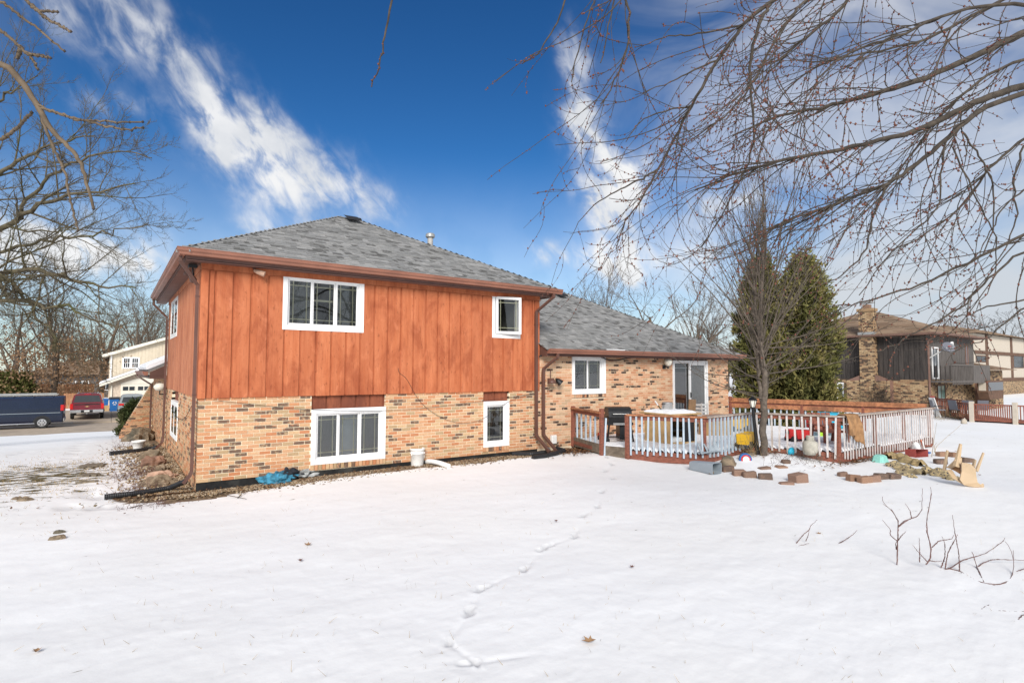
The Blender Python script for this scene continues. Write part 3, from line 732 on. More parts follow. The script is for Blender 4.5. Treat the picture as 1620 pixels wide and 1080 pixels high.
# windows
def window(T, r, label, cols, casing=.085, panes='dark', proud=.032, sill=True, open_=None, grille=True, mid=False, deep=.10, arm=None, flat=False):
    u0, u1, v0, v1 = r
    wn = MB(T).ring(u0, u1, v0, v1, casing, -.02, proud).build('window', 'white_vinyl', house, label=label)
    MB(T).ring(u0 + casing - .012, u1 - casing + .012, v0 + casing - .012, v1 - casing + .012, .035, -deep, -.004).build('frame', 'white_vinyl', wn)
    a0, a1, b0, b1 = u0 + casing + .02, u1 - casing - .02, v0 + casing + .02, v1 - casing - .02
    n = len(cols); wdt = (a1 - a0) / n
    for k, cdef in enumerate(cols):
        s0, s1 = a0 + k * wdt + .002, a0 + (k + 1) * wdt - .002
        sn0, sn1 = (-.075, -.03) if k % 2 == 0 else (-.098, -.055)
        if flat: sn0, sn1 = -.02, .012 - .002 * k
        MB(T).ring(s0, s1, b0, b1, .03, sn0, sn1).build('sash', 'white_vinyl', wn)
        g0, g1, h0, h1 = s0 + .028, s1 - .028, b0 + .028, b1 - .028
        nm = (sn0 + sn1) / 2 if not flat else .006
        mb = MB(T); mb.add([(g0, nm, h0), (g1, nm, h0), (g1, nm, h1), (g0, nm, h1)], [(0, 1, 2, 3)]); mb.build('pane', 'glass', wn)
        if grille:
            mb = MB(T); gw = .009; ix = min(.075, (g1 - g0) * .2); iz = .085
            for x in ((g0 + ix, g1 - ix) if cdef.get('v', 2) == 2 else ((g1 - ix,) if cdef['v'] == 'r' else (g0 + ix, g1 - ix))): mb.box(x - gw, x + gw, nm - .018, nm - .008, h0, h1)
            zs_ = [h0 + iz, h1 - iz] if cdef.get('h', 2) == 2 else [h1 - iz]
            for z in zs_: mb.box(g0, g1, nm - .0185, nm - .0075, z - gw, z + gw)
            if mid: mb.box(g0, g1, nm - .06, nm - .045, (h0 + h1) / 2 + .05, (h0 + h1) / 2 + .085)
            mb.build('grille', 'grille', wn)
        if cdef.get('screen'):
            mb = MB(T); mb.box(g0, g1, nm - .032, nm - .030, h0, h1); mb.build('insect_screen', 'insect_screen', wn)
    # the room behind: a shallow dark box, with blind or curtain
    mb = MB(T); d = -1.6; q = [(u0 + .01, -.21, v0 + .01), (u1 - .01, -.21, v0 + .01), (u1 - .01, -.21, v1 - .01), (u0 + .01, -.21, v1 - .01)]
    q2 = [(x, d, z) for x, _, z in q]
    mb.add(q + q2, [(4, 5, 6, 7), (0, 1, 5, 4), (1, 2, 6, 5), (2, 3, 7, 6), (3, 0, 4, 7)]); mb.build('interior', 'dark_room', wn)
    mb = MB(T); mb.ring(u0 + .002, u1 - .002, v0 + .002, v1 - .002, casing - .02, -.21, -.021); mb.build('jamb', 'white_vinyl', wn)
    if panes in ('blind', 'half'):
        mb = MB(T); z = v1 - .05; zb_ = v0 + .06 if panes == 'blind' else (v0 + v1) / 2 - .1
        while z > zb_: mb.add([(u0 + .08, -.165, z), (u1 - .08, -.165, z), (u1 - .08, -.15, z - .022), (u0 + .08, -.15, z - .022)], [(0, 1, 2, 3)]); z -= .024
        mb.build('blind', 'blind', wn)
    if panes == 'curtain':
        mb = MB(T); k = 40; pts = []
        for i in range(k + 1):
            x = u0 + .08 + (u1 - u0 - .16) * i / k; y = -.30 + .03 * math.sin(i * 1.9) + .012 * math.sin(i * 4.3); pts += [(x, y, v0 + .05), (x, y, v1 - .05)]
        mb.add(pts, [(2 * i, 2 * i + 2, 2 * i + 3, 2 * i + 1) for i in range(k)]); mb.build('curtain', 'curtain', wn)
    return wn
S = dict(screen=True)
window(Tf, W1, 'wide three-part window with white frame in the orange siding', [S, {}, S], panes='dark', mid=True)
window(Tf, W2, 'wide three-part white window low in the brick wall', [S, {}, S], panes='blind', deep=.09, proud=.02)
window(Tf, W4, 'narrow white window low in the brick wall near the downspouts', [{}], panes='curtain', proud=.02)
window(Tf, W5, 'two-part white window of the brick wing', [dict(screen=True, v='r'), dict(screen=True)], panes='curtain')
window(Tl, LU, 'upper white window in the side wall seen at a slant', [S, S], panes='dark', flat=True, casing=.06, proud=.018)
window(Tl, LL, 'lower white window in the side wall seen at a slant', [S, S], panes='dark', proud=.014, flat=True, casing=.06)
# casement standing ajar
w3 = MB(Tf).ring(*W3, .085, -.02, .032).build('window', 'white_vinyl', house, label='small white casement window standing ajar in the orange siding')
MB(Tf).ring(W3[0] + .07, W3[1] - .07, W3[2] + .07, W3[3] - .07, .03, -.10, -.004).build('frame', 'white_vinyl', w3)
ca, sa_ = math.cos(math.radians(14)), math.sin(math.radians(14))
# hinge on the left: the free right edge swings out past the frame
lx = W3[0] + .115
Tc = lambda u, n, v: Tf(lx + u * ca - n * sa_, .0 + u * sa_ + n * ca, v)
cw_, cz0, cz1 = .665, W3[2] + .10, W3[3] - .075
MB(Tc).ring(0, cw_, cz0, cz1, .062, -.02, .03).build('sash', 'white_vinyl', w3)
mb = MB(Tc); mb.add([(.06, .004, cz0 + .06), (cw_ - .06, .004, cz0 + .06), (cw_ - .06, .004, cz1 - .06), (.06, .004, cz1 - .06)], [(0, 1, 2, 3)]); mb.build('pane', 'glass', w3)
mb = MB(Tc)
for x in (.13, cw_ - .13): mb.box(x - .009, x + .009, -.016, -.006, cz0 + .06, cz1 - .06)
for z in (cz0 + .15, cz1 - .14): mb.box(.06, cw_ - .06, -.0165, -.0055, z - .009, z + .009)
mb.build('grille', 'grille', w3)
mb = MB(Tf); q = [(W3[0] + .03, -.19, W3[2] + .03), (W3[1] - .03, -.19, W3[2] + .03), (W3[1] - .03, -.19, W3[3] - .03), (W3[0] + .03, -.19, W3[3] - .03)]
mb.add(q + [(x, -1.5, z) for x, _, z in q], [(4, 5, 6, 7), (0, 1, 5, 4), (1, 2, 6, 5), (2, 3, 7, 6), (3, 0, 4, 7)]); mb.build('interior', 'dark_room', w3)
# sliding patio door
dr = MB(Tf).ring(WD[0], WD[1], WD[2] - .2, WD[3], .075, -.1, .03).build('patio_door', 'white_vinyl', house, label='white sliding patio door of the brick wing')
um = (WD[0] + WD[1]) / 2
MB(Tf).ring(um - .04, WD[1] - .06, WD[2], WD[3] - .06, .08, -.045, -.005).build('sliding_panel', 'white_vinyl', dr)
MB(Tf).ring(WD[0] + .06, um + .03, WD[2], WD[3] - .06, .03, -.09, -.05).build('fixed_panel', 'white_vinyl', dr)
for (a, b, n) in ((WD[0] + .085, um + .005, -.07), (um + .035, WD[1] - .135, -.025)):
    mb = MB(Tf); mb.add([(a, n, WD[2] + .03), (b, n, WD[2] + .03), (b, n, WD[3] - .1), (a, n, WD[3] - .1)], [(0, 1, 2, 3)]); mb.build('pane', 'glass', dr)
    mb = MB(Tf)
    for x in ((a + .12, b - .12) if n > -.05 else (b - .12,)): mb.box(x - .009, x + .009, n - .018, n - .008, WD[2] + .03, WD[3] - .1)
    mb.box(a, b, n - .0185, n - .0075, WD[3] - .24, WD[3] - .222); mb.build('grille', 'white_vinyl', dr)
MB(Tf).box(um + .03, WD[1] - .13, -.016, -.014, WD[2] + .03, WD[3] - .1).build('insect_screen', 'insect_screen', dr)
MB(Tf).bbox(um - .012, um + .012, -.004, .03, 1.15, 1.32, .004).build('handle', 'black_metal', dr)
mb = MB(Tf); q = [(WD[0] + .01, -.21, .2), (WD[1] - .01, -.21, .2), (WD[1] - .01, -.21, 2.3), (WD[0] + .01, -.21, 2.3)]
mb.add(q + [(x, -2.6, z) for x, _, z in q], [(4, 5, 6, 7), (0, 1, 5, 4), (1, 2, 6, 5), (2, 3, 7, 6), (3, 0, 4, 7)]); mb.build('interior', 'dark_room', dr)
MB(Tf).box(WD[0] + .002, WD[1] - .002, -.12, -.05, WD[3] + .003, ZWT).build('lintel_panel', 'brown_metal', house)

# roofs -------------------------------------------------------------
EX = .305
def eave_rect(x0, x1, y0, y1, k): return x0 - k, x1 + k, y0 - k, y1 + k
class Roof:
    def __init__(s, name, x0, x1, y0, y1, ze, slope, label):
        s.r = (x0, x1, y0, y1); s.ze = ze; s.sl = slope
        s.h = min(x1 - x0, y1 - y0) / 2
        cx, cy = (x0 + x1) / 2, (y0 + y1) / 2
        if x1 - x0 > y1 - y0: s.p = ((x0 + s.h, cy), (x1 - s.h, cy))
        else: s.p = ((cx, y0 + s.h), (cx, y1 - s.h))
        s.zt = ze + slope * s.h
        (a, b), (c, d) = s.p; zt = s.zt
        V = [(x0, y0, ze), (x1, y0, ze), (x1, y1, ze), (x0, y1, ze), (a, b, zt), (c, d, zt)]
        if x1 - x0 > y1 - y0: Fc = [(0, 1, 5, 4), (1, 2, 5), (2, 3, 4, 5), (3, 0, 4)]
        else: Fc = [(0, 1, 4), (1, 2, 5, 4), (2, 3, 5), (3, 0, 4, 5)]
        mb = MB(); mb.add([(x, y, z - .02) for x, y, z in V], Fc); s.o = mb.build(name, 'shingle_run', house, label=label)
        s.run = MB()
    def faces(s):
        x0, x1, y0, y1 = s.r
        return {'front': (Vector((x0, y0, s.ze)), Vector((1, 0, 0)), Vector((0, 1, s.sl)).normalized(), x1 - x0),
                'left': (Vector((x0, y1, s.ze)), Vector((0, -1, 0)), Vector((1, 0, s.sl)).normalized(), y1 - y0),
                'right': (Vector((x1, y0, s.ze)), Vector((0, 1, 0)), Vector((-1, 0, s.sl)).normalized(), y1 - y0)}
    def lay(s, face, nobj=0, key=None, clip=None):
        A, e, u, L = s.faces()[face]; n = e.cross(u).normalized(); cosl = 1 / math.sqrt(1 + s.sl ** 2)
        ex = .122; rows = int(s.h / cosl / ex); out = []
        for r in range(rows + 1):
            v = r * ex; off = v * cosl
            lo, hi = off, L - off; x = lo - random.random() * .2
            while x < hi:
                wd = random.choice((.10, .14, .19, .25)) + random.uniform(-.02, .02)
                a, b = max(x, lo), min(x + wd, hi)
                if b - a > .04 and (clip is None or clip(A + e * (a + b) / 2 + u * v)): out.append((a, b, v, random.choice((.008, .017, .019))))
                x += wd
        if nobj:
            out.sort(key=lambda q: (A + e * (q[0] + q[1]) / 2 + u * q[2] - Vector(CAM)).length)
            bm_ = MB().add([(-.5, 0, 1), (.5, 0, 1), (.5, 1, .15), (-.5, 1, .15), (-.5, 0, -.2), (.5, 0, -.2)], [(0, 1, 2, 3), (4, 5, 1, 0), (4, 0, 3), (5, 2, 1)])
            b0 = bm_.build('shingle', 'shingle', None, local=True); me = b0.data; bpy.data.objects.remove(b0)
            R = Matrix((e, u, n)).transposed().to_4x4(); po = worg(s.o)
            for (a, b, v, th) in out[:nobj]:
                o = bpy.data.objects.new('shingle', me); COL.objects.link(o); o.parent = s.o
                o.matrix_local = Matrix.Translation(A + e * (a + b) / 2 + u * v - po) @ R @ Matrix.Diagonal((b - a - .004, ex + .02, th, 1))
            out = out[nobj:]
        for (a, b, v, th) in out:
            p = lambda x, y, z: A + e * x + u * y + n * z
            s.run.add([p(a + .002, v, th), p(b - .002, v, th), p(b - .002, v + ex + .02, .002), p(a + .002, v + ex + .02, .002), p(a + .002, v, -.003), p(b - .002, v, -.003)],
                      [(0, 1, 2, 3), (4, 5, 1, 0), (4, 0, 3), (5, 2, 1)], random.random() * .98 + .01)
    def caps(s, a, b):
        a, b = Vector(a), Vector(b); d = (b - a); L = d.length; d.normalize(); sd_ = d.cross(Vector((0, 0, 1))).normalized(); up = sd_.cross(d)
        k = 0.0
        while k < L - .05:
            q = a + d * k; e2 = a + d * min(k + .19, L); t_ = .022
            s.run.add([q - sd_ * .14 - up * .045 + up * .01, q + up * t_, q + sd_ * .14 - up * .045 + up * .01, e2 - sd_ * .14 - up * .05, e2 + up * .018, e2 + sd_ * .14 - up * .05,
                       q - sd_ * .14 - up * .07, q + sd_ * .14 - up * .07],
                      [(0, 1, 4, 3), (1, 2, 5, 4), (6, 7, 2, 1, 0)], random.random() * .98 + .01); k += .145
    def done(s): s.run.build('shingles', 'shingle_run', s.o, kind='stuff')
mr = Roof('roof', X0 - EX - .05, XR + .06 + EX + .05, Y0 - EX - .05, YB + .2 + EX, 4.055, .522, 'grey shingle hip roof over the upper storey')
mr.lay('front', 285); mr.lay('left'); mr.lay('right')
x0, x1, y0, y1 = mr.r; (pa, pb), (pc, pd) = mr.p
for a, b in (((x0, y0, mr.ze), (pa, pb, mr.zt)), ((x1, y0, mr.ze), (pc, pd, mr.zt)), ((x0, y1, mr.ze), (pa, pb, mr.zt)), ((pa, pb, mr.zt), (pc, pd, mr.zt))): mr.caps(a, b)
mr.done()
wr = Roof('roof', 4.0, XW + EX + .05, Y0 - EX - .05, 19.9, 2.53, .522, 'grey shingle hip roof over the brick wing')
wr.lay('front', 0, clip=lambda p: p.x > XR + .02); wr.lay('right')
x0, x1, y0, y1 = wr.r; (pa, pb), (pc, pd) = wr.p
wr.caps((x1, y0, wr.ze), (pc, pd, wr.zt)); wr.caps((pc - 4.2, pb, wr.zt), (pc, pd, wr.zt)); wr.done()
# trim the wing's roof deck where it would pass through the main block
me = wr.o.data; V = [(XR + .03, y0, 2.51), (x1, y0, 2.51), (x1, y1, 2.51), (XR + .03, y1, 2.51), (XR + .03, pb, wr.zt - .02), (pc, pd, wr.zt - .02)]
me.clear_geometry(); me.from_pydata([Vector(v) - worg(wr.o) for v in V], [], [(0, 1, 5, 4), (1, 2, 5), (2, 3, 4, 5)]); me.update()
# roof furniture
def vent_box(P, roof, sl):
    mb = MB(); x, y, z = P
    mb.add([(x - .19, y - .2, z + .02), (x + .19, y - .2, z + .02), (x + .19, y + .2, z + .02 + .4 * sl), (x - .19, y + .2, z + .02 + .4 * sl),
            (x - .16, y - .17, z + .10), (x + .16, y - .17, z + .10), (x + .16, y + .17, z + .10 + .34 * sl * .6), (x - .16, y + .17, z + .10 + .34 * sl * .6)],
           [(4, 5, 6, 7), (0, 1, 5, 4), (1, 2, 6, 5), (2, 3, 7, 6), (3, 0, 4, 7)])
    mb.build('roof_vent', 'black_plastic', roof)
mid = ((mr.p[0][0] + mr.p[1][0]) / 2)
vent_box((mid + .05, mr.p[0][1] - .28, mr.zt - .16), mr.o, .5); vent_box((12.62, 14.75, wr.zt - .35), wr.o, .5)
vp = (6.98, 13.62); zr = mr.ze + .522 * (mr.r[1] - vp[0]) + .02
vpipe = MB().lathe([(.075, -.2), (.075, .42)], 16, (vp[0], vp[1], zr - .05)).build('vent_pipe', 'rusty_pipe', house)
MB().lathe([(.10, .40), (.125, .42), (.125, .49), (.10, .52), (.0, .53)], 16, (vp[0], vp[1], zr - .05)).build('cap', 'galvanised', vpipe)
MB().lathe([(.05, -.2), (.05, .2)], 12, (8.9, 16.6, mr.ze + .522 * .3)).build('vent_pipe', 'galvanised', house)
MB().bbox(11.0, 11.7, Y0 - EX - .03, Y0 - EX + .12, 2.56, 2.585, .01).build('snow_patch', 'snow', wr.o)

# eaves: fascia, soffit, gutter
PROF = [(0, 0), (.085, 0), (.092, .012), (.096, .04), (.118, .062), (.124, .075), (.124, .105), (.132, .11), (.132, .122), (.112, .122), (.112, .112), (.0, .11)]
def sweep(path, outs, prof, z, name, mat, parent):
    mb = MB(); n = len(prof); V = []
    for (x, y), (ox, oy) in zip(path, outs): V += [(x + ox * o, y + oy * o, z + h) for o, h in prof]
    Fc = [(i * n + j, i * n + (j + 1) % n, (i + 1) * n + (j + 1) % n, (i + 1) * n + j) for i in range(len(path) - 1) for j in range(n)]
    Fc += [tuple(range(n)), tuple(range(len(path) * n - 1, (len(path) - 1) * n - 1, -1))]
    mb.add(V, Fc); return mb.build(name, mat, parent)
xa, xb, ya, yb = X0 - EX, XR + .06 + EX, Y0 - EX, YB + .2 + EX
sweep([(xb + .13, ya), (xa, ya), (xa, yb)], [(0, -1), (-1, -1), (-1, 0)], PROF, 3.942, 'gutter', 'gutter_metal', house)
fas = [(0, -.012), (.018, -.012), (.018, .085), (.012, .15), (0, .15)]
sweep([(xb, yb), (xb, ya + .02), (xa + .02, ya + .02), (xa + .02, yb)], [(1, 0), (1, -1), (-1, -1), (-1, 0)], [(o - .02, h) for o, h in fas], 3.885, 'fascia', 'soffit', house)
mb = MB()
k = xa + .03
while k < xb - .05: mb.box(k, min(k + .297, xb - .02), ya + .022, Y0 - .036, ZT - .012 + .002, ZT + .0); k += .3
k = Y0 - .03
while k < yb: mb.box(xa + .022, X0 - .03, k, k + .297, ZT - .012 + .002, ZT); k += .3
mb.build('soffit', 'soffit', house)
mb = MB(); mb.box(xa + .01, xb - .02, ya + .01, Y0 - .02, ZT + .02, 4.0); mb.box(xa + .01, X0, Y0, yb, ZT + .02, 4.0); mb.box(XR, xb - .02, Y0, yb, ZT, 4.0); mb.build('eave_box', 'soffit', house)
wa, wb = XR + .07, XW + EX
sweep([(wb + .13, ya), (wa, ya)], [(0, -1), (0, -1)], PROF, 2.428, 'gutter', 'gutter_metal', house)
sweep([(wb, 19.9), (wb, ya + .02), (wa, ya + .02)], [(1, 0), (1, -1), (0, -1)], [(o - .02, h) for o, h in fas], 2.375, 'fascia', 'soffit', house)
MB().box(wa, wb - .02, ya + .022, Y0 - .01, ZWT - .06, ZWT - .05).build('soffit', 'soffit', house)
mb = MB(); mb.add([(wa - .02, ya, 2.36), (wa - .02, Y0 - .004, 2.36), (wa - .02, Y0 - .004, 2.72), (wa - .02, ya, 2.52), (wa, ya, 2.36), (wa, Y0 - .004, 2.36), (wa, Y0 - .004, 2.72), (wa, ya, 2.52)],
                   [(0, 1, 2, 3), (7, 6, 5, 4), (0, 3, 7, 4), (0, 4, 5, 1)]); mb.build('eave_end', 'brown_metal', house)
MB().box(wa, wb - .03, ya + .03, Y0 + .2, ZWT + .0, 2.50).build('eave_box', 'soffit', house)
# downspouts
def spout(pts, side, name='downspout'):
    o = MB().rtube(pts, .075, .055, side).build(name, 'brown_metal', house)
    return o
yl = Y0 + .13
sp = spout([(xa - .055, Y0 - .16, 3.945), (xa - .055, Y0 - .15, 3.86), (X0 - .062, yl - .02, 3.50), (X0 - .062, yl, 3.42), (X0 - .062, yl, .22), (X0 - .085, yl - .01, .15), (X0 - .19, yl - .06, .03)], (.1, 1, 0))
for z in (3.3, 1.55, .6): MB().box(X0 - .094, X0 - .0, yl - .045, yl + .045, z, z + .012).build('strap', 'brown_metal', sp)
spout([(xa - .055, 18.45, 3.945), (xa - .055, 18.44, 3.80), (X0 - .062, 17.99, 3.42), (X0 - .062, 17.97, 3.34), (X0 - .062, 17.97, .12), (X0 - .09, 17.95, .02), (X0 - .24, 17.8, -.12)], (.1, 1, 0))
yo = Y0 - .066
for (xg, xs, zt, za) in ((9.06, 8.735, 3.945, 3.50), (9.19, 8.965, 2.43, 2.05)):
    s_ = spout([(xg, ya - .055, zt), (xg, ya - .055, zt - .09), (xs + .02, yo, za), (xs, yo, za - .08), (xs, yo, .42), (xs, yo - .02, .36), (xs + .02, yo - .50, .02)], (1, .1, 0))
    for z in (za - .35, 1.75 if zt > 3 else 1.3, .55): MB().box(xs - .05, xs + .05, yo - .031, Y0 - .0, z, z + .012).build('strap', 'brown_metal', s_)

# lower block on the street side: brick wall, snowed roof, raking buttress
gy0, gy1, gt = YB + .2, 24.3, 1.80
Tg = lambda u, n, v: (X0 - n, gy1 - u, v)
gw = backing(Tg, 0, gy1 - gy0, -.7, gt, [], -.2, -.008).build('brick_wall', 'mortar', house)
mb = MB(Tg)
for (a, b, c, d) in courses(0, gy1 - gy0, -.66, gt, []): mb.box(a, b, -.1, random.uniform(-.0025, .003), c, d, random.random() * .98 + .01)
mb.build('bricks', 'brick_run', gw, kind='stuff')
mb = MB(); mb.box(X0 - .40, X0 - .004, gy0 - .01, gy1 + .35, 1.74, 1.80); mb.add([(X0 - .40, gy0 + .02, 1.80), (X0 - .004, gy0 + .02, 1.80), (X0 - .004, gy0 + .02, 2.13), (X0 - .40, gy0 + .02, 1.92)], [(0, 1, 2, 3)]); mb.build('eave_box', 'brown_metal', house)
mb = MB(); mb.prism([(X0 - .44, 1.92), (X0 + 3.6, 3.9), (X0 + 3.6, 3.98), (X0 - .44, 2.0)], gy0 + .03, gy1 + .4); lr = mb.build('roof', 'shingle_run', house, label='low snow-covered roof beyond the side wall')
mb = MB(); n = 14
for i in range(n):
    a, b = gy0 + .05 + i * (gy1 + .3 - gy0) / n, gy0 + .05 + (i + 1) * (gy1 + .3 - gy0) / n; h = .10 + .05 * math.sin(i * 1.7)
    mb.prism([(X0 - .47, 1.99), (X0 + 3.5, 3.93), (X0 + 3.5, 3.99 + h), (X0 + .3, 2.36 + h), (X0 - .42, 2.05 + h * .8), (X0 - .49, 2.03 + h * .3)], a, b)
mb.build('snow_layer', 'snow', lr)
sweep([(X0 - .44, gy0 + .02), (X0 - .44, gy1 + .35)], [(-1, 0), (-1, 0)], PROF, 1.83, 'gutter', 'gutter_metal', house)
spout([(X0 - .5, gy1 - .05, 1.84), (X0 - .5, gy1 - .1, 1.76), (X0 - .07, gy1 - .3, 1.45), (X0 - .07, gy1 - .3, -.2)], (.1, 1, 0))
# buttress: courses step back as they rise
bt = MB().prism([(X0 - .96, -.7), (X0, -.7), (X0, 1.55), (X0 - .1, 1.45), (X0 - .93, -.25)], gy1 - .02, gy1 + .20).build('buttress', 'mortar', house)
mb = MB(); k = 0; v = -.6
while v < 1.5:
    left = X0 - .97 + max(0, (v + .3)) * .52; x = left; 
    if k % 2: x = left - .1
    while x < X0 - .02:
        a, b = max(x, left), min(x + .1925, X0 - .01)
        if b - a > .03: mb.box(a, b, gy1 - .04 + random.uniform(-.004, .004), gy1 + .22, v, v + .057, random.random() * .98 + .01)
        x += RM
    v += RH; k += 1
mb.build('bricks', 'brick_run', bt, kind='stuff')
# ------------------------------------------------------------------ deck with its railing
ZR, ZD = 1.0, .16
D0, D1, D2, D3, D4, D5, D6, D7 = (10.0, 11.19), (9.50, 9.62), (9.74, 9.02), (10.66, 7.58), (12.72, 7.72), (13.42, 6.02), (18.72, 5.96), (17.12, 11.19)
deck = thing('deck', 'low wooden deck with slatted railing, snow-covered, beside the brick wing', 'deck', (13.5, 8.5, 0))
def post(p, z0, z1, mat='deck_red', s=.09): MB().bbox(p[0] - s / 2, p[0] + s / 2, p[1] - s / 2, p[1] + s / 2, z0, z1, .006).build('post', mat, deck)
random.seed(4)
def railing(a, b, zb, bal, cap, n, inner=1, bw_=.04, bt=.036, z_top=ZR, skirt=True, zb2=None, ztop2=None):
    ax, ay = a; bx, by = b; L = math.hypot(bx - ax, by - ay); dx, dy = (bx - ax) / L, (by - ay) / L; nx, ny = dy, -dx   # n = outward (right of a->b)
    z2 = z_top if ztop2 is None else ztop2
    MB().beam((ax - dx * .03, ay - dy * .03, z_top - .018), (bx + dx * .03, by + dy * .03, z2 - .018), .14, .036).build('cap_rail', cap, deck)
    MB().beam((ax - nx * .0, ay - ny * .0, z_top - .085), (bx, by, z2 - .085), .036, .088).build('top_rail', 'deck_red', deck)
    MB().beam((ax, ay, ZD - .045), (bx, by, ZD - .045), .036, .09).build('bottom_rail', 'deck_red', deck)
    if skirt: MB().beam((ax - nx * .012, ay - ny * .012, .02), (bx - nx * .012, by - ny * .012, .02), .03, .16).build('rim_board', 'deck_red', deck)
    for k in range(n):
        t = (k + .6) / (n + .2); x, y = ax + (bx - ax) * t + nx * .04, ay + (by - ay) * t + ny * .04
        ln = random.gauss(0, .008); lz = random.uniform(-.03, .02); zz = zb + (0 if zb2 is None else (zb2 - zb) * t)
        zt_ = z_top + (z2 - z_top) * t - .045
        MB().beam((x + dx * ln, y + dy * ln, zz + lz), (x - dx * ln, y - dy * ln, zt_), bw_, bt, up=(nx, ny, 0)).build('baluster', bal, deck)
railing(D1, D0, .14, 'baluster_blue', 'deck_cap', 6, skirt=False, z_top=1.02)
railing(D2, D3, .09, 'baluster_blue', 'deck_cap', 13)
railing(D3, D4, .09, 'baluster_blue', 'deck_weathered', 13, zb2=.18)
railing(D4, D5, .17, 'baluster_grey', 'deck_weathered', 11, zb2=.02)
railing(D5, D6, .02, 'baluster_grey', 'deck_weathered', 38, zb2=.0, bw_=.036, bt=.018)
railing(D6, D7, .05, 'baluster_blue', 'deck_cap', 30)
MB().beam((D6[0] - .05, D6[1] + .1, .84), (D7[0], D7[1] - .05, .84), .036, .13).build('mid_rail', 'deck_cap', deck)
MB().beam((D6[0] - .05, D6[1] + .1, 1.03), (D7[0], D7[1] - .05, 1.03), .04, .13).build('mid_rail', 'deck_cap', deck)
post(D0, .0, 1.06); post(D1, -.12, 1.10); post(D2, -.05, .985, s=.1); post(D4, -.05, .96); post((D5[0] + .02, D5[1] + .06), -.1, .96); post((D6[0] - .06, D6[1] + .06), -.2, .97)
post(D7, .0, 1.14); post((D3[0], D3[1] + .06), -.05, .96)
for t in (.36, .68): post((D5[0] + (D6[0] - D5[0]) * t, D5[1] + .05), -.15, .96)
for t in (.3, .6): post((D6[0] + (D7[0] - D6[0]) * t, D6[1] + (D7[1] - D6[1]) * t), -.15, .97)
# the leaning gate picket beside the gap
MB().beam((D1[0] + .02, D1[1] - .06, -.05), (D1[0] + .06, D1[1] - .08, .88), .045, .036).build('baluster', 'baluster_blue', deck)
MB().beam((D1[0] + .02, D1[1], .11), (D2[0], D2[1] + .02, .11), .045, .24).build('step_board', 'old_wood', deck)
MB().beam((D0[0], D0[1] - .05, .14), (D1[0], D1[1], .14), .045, .22).build('rim_board', 'old_wood', deck)
# deck planks under the snow
poly = [D1, D2, D3, D4, D5, D6, D7, D0]
def inside(x, y, pl):
    c = False; j = len(pl) - 1
    for i in range(len(pl)):
        if (pl[i][1] > y) != (pl[j][1] > y) and x < (pl[j][0] - pl[i][0]) * (y - pl[i][1]) / (pl[j][1] - pl[i][1]) + pl[i][0]: c = not c
        j = i
    return c
y = 6.03
while y < 11.1:
    xs = []
    for i in range(len(poly)):
        (ax, ay), (bx, by) = poly[i], poly[(i + 1) % len(poly)]
        if (ay > y + .07) != (by > y + .07): xs.append(ax + (y + .07 - ay) * (bx - ax) / (by - ay))
    xs.sort()
    for a, b in zip(xs[0::2], xs[1::2]): MB().box(a + .03, b - .03, y, y + .138, ZD - .04, ZD).build('plank', 'deck_red', deck)
    y += .145
# snow lying on the deck, thin and uneven at the edges
nx_, ny_ = 190, 110
gx, gy = np.meshgrid(np.linspace(9.4, 18.8, nx_), np.linspace(5.9, 11.2, ny_), indexing='ij')
edge = np.full(gx.shape, 9.0)
for i in range(len(poly)):
    (ax, ay), (bx, by) = poly[i], poly[(i + 1) % len(poly)]; L2 = (bx - ax) ** 2 + (by - ay) ** 2
    t = np.clip(((gx - ax) * (bx - ax) + (gy - ay) * (by - ay)) / L2, 0, 1); edge = np.minimum(edge, np.hypot(gx - ax - t * (bx - ax), gy - ay - t * (by - ay)))
ins = np.vectorize(lambda a, b: inside(a, b, poly))(gx, gy)
hz = ZD + np.where(ins, np.clip((edge - .02) / .12, 0, 1) ** .5 * (.06 + .05 * vnoise(gx * 2.2, gy * 2.2, 8) + .03 * vnoise(gx * 6, gy * 6, 9)), -.02) - .01
hz = hz - .05 * sstep(1.2, .3, 11.2 - gy) * vnoise(gx * 1.5, gy * 3, 12)
idx = np.arange(nx_ * ny_).reshape(nx_, ny_); q = np.stack([idx[:-1, :-1], idx[1:, :-1], idx[1:, 1:], idx[:-1, 1:]], -1).reshape(-1, 4)
ok = (ins[:-1, :-1] & ins[1:, :-1] & ins[1:, 1:] & ins[:-1, 1:]).ravel()
fast_mesh('deck_snow', np.stack([gx, gy, hz], -1).reshape(-1, 3), q[ok], 'snow', smooth=True, label='white snow lying over the deck boards', cat='snow', kind='stuff')
def DZ(x, y): return ZD + .05
def D(px, py, z=None):
    """a spot on the deck floor"""
    return onZ(px, py, ZD + .05)

